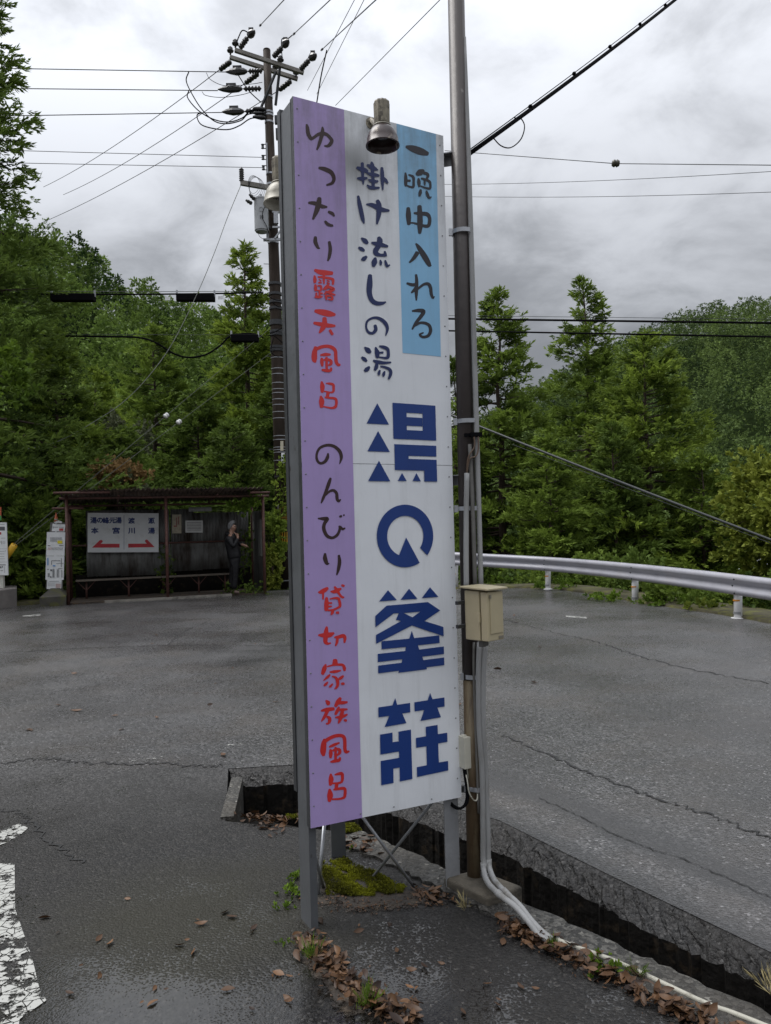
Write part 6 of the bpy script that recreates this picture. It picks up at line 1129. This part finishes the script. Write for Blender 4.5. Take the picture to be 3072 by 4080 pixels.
def bush(name, label, cat, c, rx, ry, rz, n, m, seed, size=.3, tm=None, group=None, tintb=.4, stem=True, z0=None):
    r = np.random.default_rng(seed); c = np.array(c, float); root = thing(name, label, cat, (c[0], c[1], c[2]-rz if z0 is None else z0), group=group)
    k = max(6, n//60); cl = r.normal(0, .55, (k, 3)); cl /= np.maximum(1, np.linalg.norm(cl, axis=1, keepdims=True)/.85); ci = r.integers(0, k, n); q = cl[ci]+r.normal(0, .22, (n, 3)); p = c+q*np.array((rx, ry, rz)); d = q/(np.linalg.norm(q, axis=1, keepdims=True)+1e-6)+r.normal(0, .5, (n, 3))+np.array((0, 0, .25))
    tint = np.clip(tintb+r.normal(0, .12, k)[ci]+r.normal(0, .08, n), 0, 1); V, F, T = scatter_mesh(p, d, size*r.uniform(.7, 1.3, n), tm or TM_broad, tint, r); npmesh('crown', V, F, m, root, T)
    if stem:
        b = MB(); zb_ = c[2]-rz if z0 is None else z0
        for i in range(min(6, k)): b.tube([Vector((c[0]+r.normal(0, .1), c[1], zb_)), Vector(c+cl[i]*np.array((rx, ry, rz))*.4), Vector(c+cl[i]*np.array((rx, ry, rz)))], [.05*max(.3, rz*.5), .03*max(.3, rz*.5), .01], 5)
        fixn(b.build('stems', M_bark, root))
    return root
p = at(3165, 2010, 20); bush('broadleaf_tree', 'yellow-green broadleaf tree at the right edge', 'tree', p, 1.6, 1.6, 1.7, 1400, L_yel, 31, .34, z0=-4)
p = at(3100, 2220, 22); bush('broadleaf_tree', 'smaller yellow-green tree below the right edge tree', 'tree', p, 1.4, 1.4, 1.2, 800, L_yel, 32, .32, tintb=.25, z0=-4)
p = at(465, 1915, 20.6); bush('russet_shrub', 'russet-tipped shrub poking above the shelter roof', 'shrub', p, 1.0, .6, .38, 380, L_org, 33, .24, z0=0)
p = at(505, 1945, 20.4); bush('green_shrub', 'silvery green shrub right at the shelter roof edge', 'shrub', p, .75, .6, .30, 260, L_pale, 34, .2, z0=0)
p = at(500, 1760, 24); bush('pale_shrub', 'pale dusty leafless-looking shrub in the cedar gap', 'shrub', p, .7, .5, .9, 480, L_pale, 35, .20, z0=-.5)
p = at(1085, 2260, 20.6); bush('yellow_bush', 'yellow-green bush between shelter and utility pole', 'bush', p, .30, .4, .5, 260, L_yel, 36, .2, z0=0)
p = at(1080, 2130, 21.2); bush('green_bush', 'green bush above the yellow one beside the pole', 'bush', p, .4, .5, .55, 300, L_sugib, 37, .2, z0=0)
p = at(30, 1640, 14.5); bush('leafy_branch', 'light green leafy branch entering at the left edge', 'branch', at(-30, 1560, 15), .55, .4, .9, 150, L_weed, 38, .24, stem=False)
# vines on pole and shelter
def vine(label, pts, n, m, seed, size=.1, spread=.15):
    r = np.random.default_rng(seed); Q = np.array(catmull([tuple(p) for p in pts], 8)); i = r.integers(0, len(Q), n); p = Q[i]+r.normal(0, spread, (n, 3))*np.array((1, .4, 1)); d = r.normal(0, 1, (n, 3))+np.array((0, -.6, -.2)); V, F, T = scatter_mesh(p, d, size*r.uniform(.6, 1.4, n), TM_broad, np.clip(.45+r.normal(0, .2, n), 0, 1), r)
    root = thing('vine', label, 'vine', tuple(pts[0])); npmesh('leaves', V, F, m, root, T); fixn(MB().tube([Vector(q) for q in Q], .012, 5).build('stem', M_bark, root)); return root
vine('leafy vine climbing the foot of the utility pole', [u(1120, 2060, -.35), u(1128, 1980, -.35), u(1142, 1900, -.35), u(1146, 1850, -.3)], 170, L_sugib, 41, .17, .16)
vine('vine sprig hanging from the shelter roof above the person', [sp(SW-.75, .1, 2.25), sp(SW-.55, .05, 2.1), sp(SW-.35, .0, 2.18), sp(SW-.15, .0, 2.3)], 110, L_weed, 42, .13, .09)
vine('thin vine climbing the back post inside the shelter', [sp(2.15, DEP-.15, .1), sp(2.2, DEP-.15, .6), sp(2.15, DEP-.15, 1.0)], 60, L_sugid, 43, .13, .1)
vine('vine creeping at the right end of the shelter floor', [sp(SW-.9, .3, .08), sp(SW-.5, .2, .1), sp(SW-.1, .15, .1)], 90, L_sugid, 44, .12, .10)
vine('vine up the inner right corner of the shelter', [sp(SW-.35, .9, .4), sp(SW-.3, .9, 1.0), sp(SW-.3, .9, 1.5)], 70, L_sugid, 45, .12, .08)
# ferns and low growth on the outer verge
for i, (px, py, Y, rx, rz, n, m, lab) in enumerate(((2230, 2330, 17.6, .5, .12, 70, L_weed, 'low weeds at the foot of the rail post nearest the meter box'), (2470, 2385, 14.9, .5, .12, 80, L_weed, 'weeds left of the middle rail post'), (2640, 2400, 14.0, .6, .10, 80, L_weed, 'weeds right of the middle rail post'), (2800, 2425, 13.0, .4, .10, 50, L_yel, 'yellow weeds halfway to the right rail post'), (2760, 2395, 14.2, .9, .30, 200, L_sugi, 'ferny growth behind the rail between middle and right posts'), (2990, 2400, 13.2, 1.0, .45, 280, L_sugi, 'ferns behind the rail at the right edge'), (2000, 2330, 19.0, .35, .15, 60, L_weed, 'bright weed clump just right of the meter box roof'), (2330, 2300, 18.6, 1.2, .45, 260, L_sugi, 'bushes behind the rail between left and middle posts'), (1960, 2290, 20.2, 1.0, .5, 220, L_sugid, 'dark bushes behind the rail beside the steel pole'), (2560, 2310, 16.5, 1.1, .45, 240, L_sugid, 'dark bushes behind the rail above the middle post'))):
    bush('verge_plant', lab, 'plant', at(px, py, Y), rx, rx*.6, rz, n, m, 50+i, .22 if rz > .2 else .14, group='plants along the rail', stem=False)
# ------------------------------------------------------------------ wooded hillsides (one mass each)
def crown_template(n, tall, r, pointy, size, tm):
    t = r.uniform(0, 1, n)**.8; az = r.uniform(0, 2*PI, n); rad_ = ((1-t)**pointy*.44+.02)*np.sqrt(r.uniform(.25, 1, n)); lump = 1+.25*np.sin(az*3+r.uniform(0, 6))*np.sin(t*7+r.uniform(0, 6)); rad_ *= lump
    p = np.stack([rad_*np.cos(az), rad_*np.sin(az), t*tall], 1); d = np.stack([np.cos(az), np.sin(az), np.full(n, .35)], 1)+r.normal(0, .35, (n, 3)); V, F, T = scatter_mesh(p, d, size*r.uniform(.7, 1.3, n), tm, np.clip(r.normal(0, .09, n), -.3, .3), r)
    return V, F, T
def forest(name, label, cells, mat_, seed, tmpl, hsc, tintm=.4):
    r = np.random.default_rng(seed); n = len(cells); X = cells[:, 0]; Y = cells[:, 1]; Z = height(X, Y)-.3
    Hh = hsc*r.uniform(.7, 1.25, n); az = r.uniform(0, 2*PI, n); which = r.integers(0, len(tmpl), n); Vs = []; Fs = []; Ts = []; off = 0; tb = np.clip(tintm+r.normal(0, .24, n), 0, 1)
    for t, (TV, TF, TT) in enumerate(tmpl):
        m = np.where(which == t)[0]; k = len(m)
        if not k: continue
        c, s_ = np.cos(az[m])[:, None], np.sin(az[m])[:, None]; x = TV[None, :, 0]*c-TV[None, :, 1]*s_; y = TV[None, :, 0]*s_+TV[None, :, 1]*c
        V = np.stack([X[m][:, None]+x*Hh[m][:, None], Y[m][:, None]+y*Hh[m][:, None], Z[m][:, None]+TV[None, :, 2]*Hh[m][:, None]], 2).reshape(-1, 3)
        Fs.append((TF[None]+(np.arange(k)*len(TV))[:, None, None]+off).reshape(-1, 4)); Vs.append(V); Ts.append((tb[m][:, None]+TT[None]).ravel()); off += k*len(TV)
    o = npmesh(name, np.concatenate(Vs), np.concatenate(Fs), mat_, None, np.concatenate(Ts)); tag(o, label, 'forest', kind='stuff'); return o
rr = np.random.default_rng(5)
def cells(a0, a1, y0, y1, step, jitter=.45):
    out = []; y = y0
    while y < y1:
        x = a0*y
        while x < a1*y: out.append((x+rr.uniform(-jitter, jitter)*step, y+rr.uniform(-jitter, jitter)*step)); x += step
        y += step
    return np.array(out)
TN = [crown_template(190, 1.0, rr, .85, .12, TM_far) for _ in range(6)]
TF_ = [crown_template(105, 1.0, rr, .5, .135, TM_far) for _ in range(6)]; TFc = [crown_template(90, 1.0, rr, .95, .13, TM_far) for _ in range(4)]
c_ = cells(-.57, -.10, 33, 84, 2.7); c_ = c_[(c_[:, 1] > 33)]
forest('near_hillside_forest', 'dense green wooded hillside behind the shelter', c_, L_hill, 61, TN, 4.9, .45)
c_ = cells(.10, .56, 95, 264, 5.5); forest('far_hillside_forest', 'distant wooded hillside on the right below the grey sky', c_, L_hill2, 62, TF_, 8.2, .42)
c_ = cells(.30, .62, 55, 96, 3.2); forest('valley_forest', 'pointed conifers down in the valley at the right', c_, L_hill2, 63, TFc, 8.0, .35)
c_ = cells(.08, .30, 50, 95, 4.0); forest('middle_forest', 'dark trees filling the valley behind the right cedars', c_, L_hill, 64, TN, 5.0, .3)
# white house glimpsed at the right edge
hp = at(3050, 2262, 45); hs = thing('house', 'white house roof glimpsed through leaves at the right edge', 'house', tuple(hp-Vector((0, 0, 2))))
b = MB(); b.box(hp-Vector((-1, 0, .9)), (3.2, 3, 1.5)); b.build('wall', mat('house wall', (.45, .45, .43), .7), hs); b = MB(); b.hexa([hp+Vector((-1.1, -2, -.15)), hp+Vector((3.2, -2, -.15)), hp+Vector((3.2, 2, -.15)), hp+Vector((-1.1, 2, -.15))], [hp+Vector((-.5, -.2, .5)), hp+Vector((2.9, -.2, .5)), hp+Vector((2.9, .2, .5)), hp+Vector((-.5, .2, .5))]); fixn(b.build('roof', mat('pale roof', (.5, .52, .55), .5), hs)); MB().box(hp+Vector((-.1, -1.56, -.75)), (.7, .05, .5)).build('window', mat('dark glass', (.03, .04, .05), .1), hs)
# ------------------------------------------------------------------ forecourt litter, moss and weeds
Mmoss = leafmat('moss', (.040, .040, .008), (.22, .23, .015), .1, .9)
def moss_patch(poly_px, n, h, seed, label):
    r = np.random.default_rng(seed); P = np.array([tuple(gnd(*p)) for p in poly_px])[:, :2]; lo, hi = P.min(0), P.max(0); pts = []
    def inside(q):
        c = False; j = len(P)-1
        for i in range(len(P)):
            if (P[i, 1] > q[1]) != (P[j, 1] > q[1]) and q[0] < (P[j, 0]-P[i, 0])*(q[1]-P[i, 1])/(P[j, 1]-P[i, 1])+P[i, 0]: c = not c
            j = i
        return c
    while len(pts) < n:
        q = r.uniform(lo, hi)
        if inside(q) and math.sin(q[0]*37+1)*math.cos(q[1]*29)+.6*math.sin(q[0]*71+q[1]*53) > r.uniform(-1.2, .5): pts.append(q)
    pts = np.array(pts); p = np.concatenate([pts, np.full((n, 1), .004)], 1); s = h*(r.uniform(.5, 1.4, n))*(.5+np.abs(np.sin(pts[:, 0]*23)*np.cos(pts[:, 1]*19))); d = np.stack([r.normal(0, .5, n), r.normal(0, .5, n), np.ones(n)], 1)
    V, F, T = scatter_mesh(p, d, s, TM_broad, np.clip(.38+.4*np.sin(pts[:, 0]*31+pts[:, 1]*17)+r.normal(0, .2, n), 0, 1), r); o = npmesh('moss', V, F, Mmoss, None, T); tag(o, label, 'moss', kind='stuff')
moss_patch([(1285, 3440), (1370, 3425), (1480, 3475), (1560, 3510), (1615, 3540), (1600, 3562), (1480, 3575), (1300, 3570)], 5200, .014, 1, 'bright green moss cushion under the sign')
moss_patch([(1345, 3290), (1400, 3282), (1440, 3318), (1420, 3325), (1350, 3318)], 1400, .014, 2, 'small moss patch on the ditch lip behind the sign')
moss_patch([(1140, 3250), (1195, 3248), (1195, 3268), (1145, 3264)], 500, .014, 3, 'moss tuft beside the ditch left of the post')
Msoil = mat('dark wet soil', (.022, .016, .011), .7, 0, .5, 9, 1.0, 40, (.045, .032, .02), 20, (.5, .6))
def soil_alpha():
    nt = Msoil.node_tree; N = nt.nodes; L = nt.links; out = N['Material Output']; b = N['Principled BSDF']; at_ = N.new('ShaderNodeAttribute'); at_.attribute_name = 'tint'; tc = N.new('ShaderNodeTexCoord')
    n = N.new('ShaderNodeTexNoise'); n.inputs['Scale'].default_value = 14; n.inputs['Detail'].default_value = 9; n.inputs['Roughness'].default_value = .72; L.new(tc.outputs['Object'], n.inputs[0])
    ad = N.new('ShaderNodeMath'); ad.operation = 'ADD'; L.new(n.outputs['Fac'], ad.inputs[0]); L.new(at_.outputs['Fac'], ad.inputs[1]); mr = N.new('ShaderNodeMapRange'); mr.inputs[1].default_value = .80; mr.inputs[2].default_value = .92; L.new(ad.outputs[0], mr.inputs[0])
    tr = N.new('ShaderNodeBsdfTransparent'); ms = N.new('ShaderNodeMixShader'); L.new(mr.outputs[0], ms.inputs[0]); L.new(tr.outputs[0], ms.inputs[1]); L.new(b.outputs[0], ms.inputs[2]); L.new(ms.outputs[0], out.inputs[0])
soil_alpha()
def soil(pts, z):
    P = np.array(catmull([tuple(gnd(*p, z)) for p in pts+pts[:1]], 5)[:-1]); c = P.mean(0); n = len(P); V = np.concatenate([c+(P-c)*f for f in (1.08, .8, .5, .02)]); T = np.repeat([0.0, .32, .5, .6], n); V[:, 2] = z
    F = [(k*n+i, k*n+(i+1) % n, (k+1)*n+(i+1) % n, (k+1)*n+i) for k in range(3) for i in range(n)]; o = fixn(npmesh('soil_patch', V, F, Msoil, None, T)); tag(o, kind='structure')
soil([(1195, 3620), (1280, 3470), (1350, 3420), (1500, 3470), (1640, 3540), (1760, 3560), (1800, 3610), (1600, 3640), (1400, 3660)], .0035)
soil([(1160, 3690), (1230, 3700), (1330, 3800), (1420, 3870), (1560, 3960), (1700, 4090), (1380, 4090), (1280, 3960), (1180, 3830)], .0035)
def leaf_t(r, L_, W_):
    # a curled leaf blade of six quads
    V = []; F = []
    cu = r.uniform(-.5, .7); tw = r.uniform(-.5, .5)
    for i, (x, w) in enumerate(((0, .05), (.25, .8), (.5, 1), (.75, .7), (1, .04))):
        for sg in (-1, 0, 1): V.append((x*L_-L_/2, sg*w*W_/2*math.cos(tw*x), abs(sg)*w*W_*.16+cu*L_*(x-.5)**2+sg*tw*x*W_*.3))
    for i in range(4):
        for j in range(2): k = i*3+j; F.append((k, k+1, k+4, k+3))
    return np.array(V), np.array(F), np.zeros(len(V))
LT = [leaf_t(R_, 1.0, R_.uniform(.32, .5)) for _ in range(8)]
M_litter = leafmat('fallen leaves', (.020, .010, .006), (.15, .076, .034), .08, .5, .35)
def litter(zones, label, seed):
    r = np.random.default_rng(seed); P = []; S = []; T = []
    for poly_, n, size, zmax in zones:
        A = [np.array(tuple(gnd(*p))) for p in poly_]
        for _ in range(n):
            i = r.integers(0, len(A)-1); t = r.uniform(); w = A[i]*(1-t)+A[i+1]*t; P.append(w+np.array((r.normal(0, .028), r.normal(0, .035), r.uniform(.006, zmax)))); S.append(size*r.uniform(.5, 1.3)); T.append(np.clip(r.beta(1.3, 1.8), 0, 1))
    n = len(P); d = np.stack([r.normal(0, 1, n), r.normal(0, 1, n), r.normal(0, .25, n)], 1); V, F, TT = scatter_mesh(np.array(P), d, np.array(S), LT, np.array(T), r); o = npmesh('leaf_litter', V, F, M_litter, None, TT); tag(o, label, 'leaf litter', kind='stuff')
litter([([(1225, 3760), (1290, 3830), (1350, 3900), (1430, 3960), (1540, 4020), (1640, 4080)], 190, .050, .035), ([(1195, 3720), (1250, 3800)], 14, .045, .01)], 'brown fallen leaves heaped at the bottom below the sign', 1)
litter([([(2010, 3690), (2120, 3740), (2240, 3800), (2380, 3870), (2560, 3960), (2760, 4060), (3000, 4180)], 330, .048, .03)], 'brown fallen leaves along the conduit in the lower right', 2)
litter([([(980, 3268), (1080, 3278), (1180, 3272)], 70, .055, .025), ([(1380, 3360), (1480, 3395), (1440, 3350)], 36, .05, .02), ([(1660, 3560), (1760, 3590)], 40, .04, .02), ([(1050, 3300), (1120, 3330)], 10, .05, .008)], 'small heaps of fallen leaves by the ditch behind the sign', 3)
def scat(n, seed):
    r = np.random.default_rng(seed); P = []
    while len(P) < n:
        q = gnd(r.uniform(100, 2200), r.uniform(2450, 4060))
        if (q.y < 3.3 and q.x < .55 + (3-q.y)*.6 and q.x < .3+(3.2-q.y)*.8) or (q.y > 5.3): P.append((q.x, q.y, .006))
    P = np.array(P); V, F, T = scatter_mesh(P, np.stack([r.normal(0, 1, n), r.normal(0, 1, n), np.zeros(n)], 1), .035*r.uniform(.5, 1.5, n)*np.where(P[:, 1] > 5, 2.2, 1), LT, np.clip(r.beta(1.5, 1.2, n), 0, 1), r); o = npmesh('scattered_leaves', V, F, M_litter, None, T); tag(o, 'single fallen leaves scattered over the asphalt', 'leaf litter', kind='stuff')
scat(90, 4)
litter([([(1225, 3740), (1290, 3830), (1350, 3900), (1430, 3960), (1540, 4020), (1640, 4080)], 500, .016, .008), ([(2010, 3690), (2120, 3740), (2240, 3800), (2380, 3870), (2560, 3960), (2760, 4060), (3000, 4180)], 600, .016, .008), ([(1290, 3600), (1450, 3620), (1650, 3590), (1780, 3600)], 260, .014, .006)], 'fine brown leaf crumbs around the sign foot', 9)
def weed(label, px, py, h, n, m, seed, narrow=False):
    r = np.random.default_rng(seed); c = gnd(px, py); root_p = np.array(tuple(c)); p = root_p+np.stack([r.normal(0, h*(.1 if narrow else .25), n), r.normal(0, h*(.1 if narrow else .25), n), np.zeros(n)], 1); d = np.stack([r.normal(0, .55, n), r.normal(0, .55, n), np.ones(n)], 1)
    tm = TM_grass if narrow else TM_broad; h *= (.95 if narrow else .6); V, F, T = scatter_mesh(p-root_p, d, h*r.uniform(.5, 1.2, n), tm, np.clip(.6+r.normal(0, .2, n), 0, 1), r); o = npmesh('weed', V, F, m, None, T); o.location = c; tag(o, label, 'weed', 'weeds in the pavement cracks')
weed('weed left of the sign post foot, uppermost of the row', 1172, 3500, .075, 7, L_weed, 1); weed('weed in the middle of the row left of the sign post', 1160, 3560, .085, 8, L_weed, 2); weed('lowest weed of the row left of the sign post', 1145, 3620, .07, 7, L_weed, 3)
weed('tiny weed just below the leaf by the sign post', 1127, 3760, .045, 5, L_weed, 4); weed('grassy weed among the leaves below the sign post', 1250, 3820, .09, 16, L_weed, 5, True); weed('grass tuft in the leaf heap at the bottom edge', 1455, 4020, .11, 18, L_weed, 6, True)
weed('upright weed behind the sign beside the leaves', 1372, 3395, .09, 8, L_weed, 7); weed('bright weed beside the conduit, upper one', 2215, 3790, .07, 9, L_weed, 8, True); weed('bright weed beside the conduit, larger middle one', 2410, 3870, .10, 12, L_weed, 9); weed('grassy weed beside the conduit, lower one', 2540, 3900, .08, 12, L_weed, 10, True)
M_straw = leafmat('dry straw', (.20, .16, .07), (.40, .34, .18), .1)
weed('dry straw tuft at the pale right post foot', 1850, 3625, .10, 9, M_straw, 11, True)
weed('dry grass arching from the ditch at the right edge', 3060, 3960, .12, 5, M_straw, 12, True)
weed('yellow-green tuft below the sign post in the leaves', 1185, 3770, .05, 10, L_yel, 13, True)
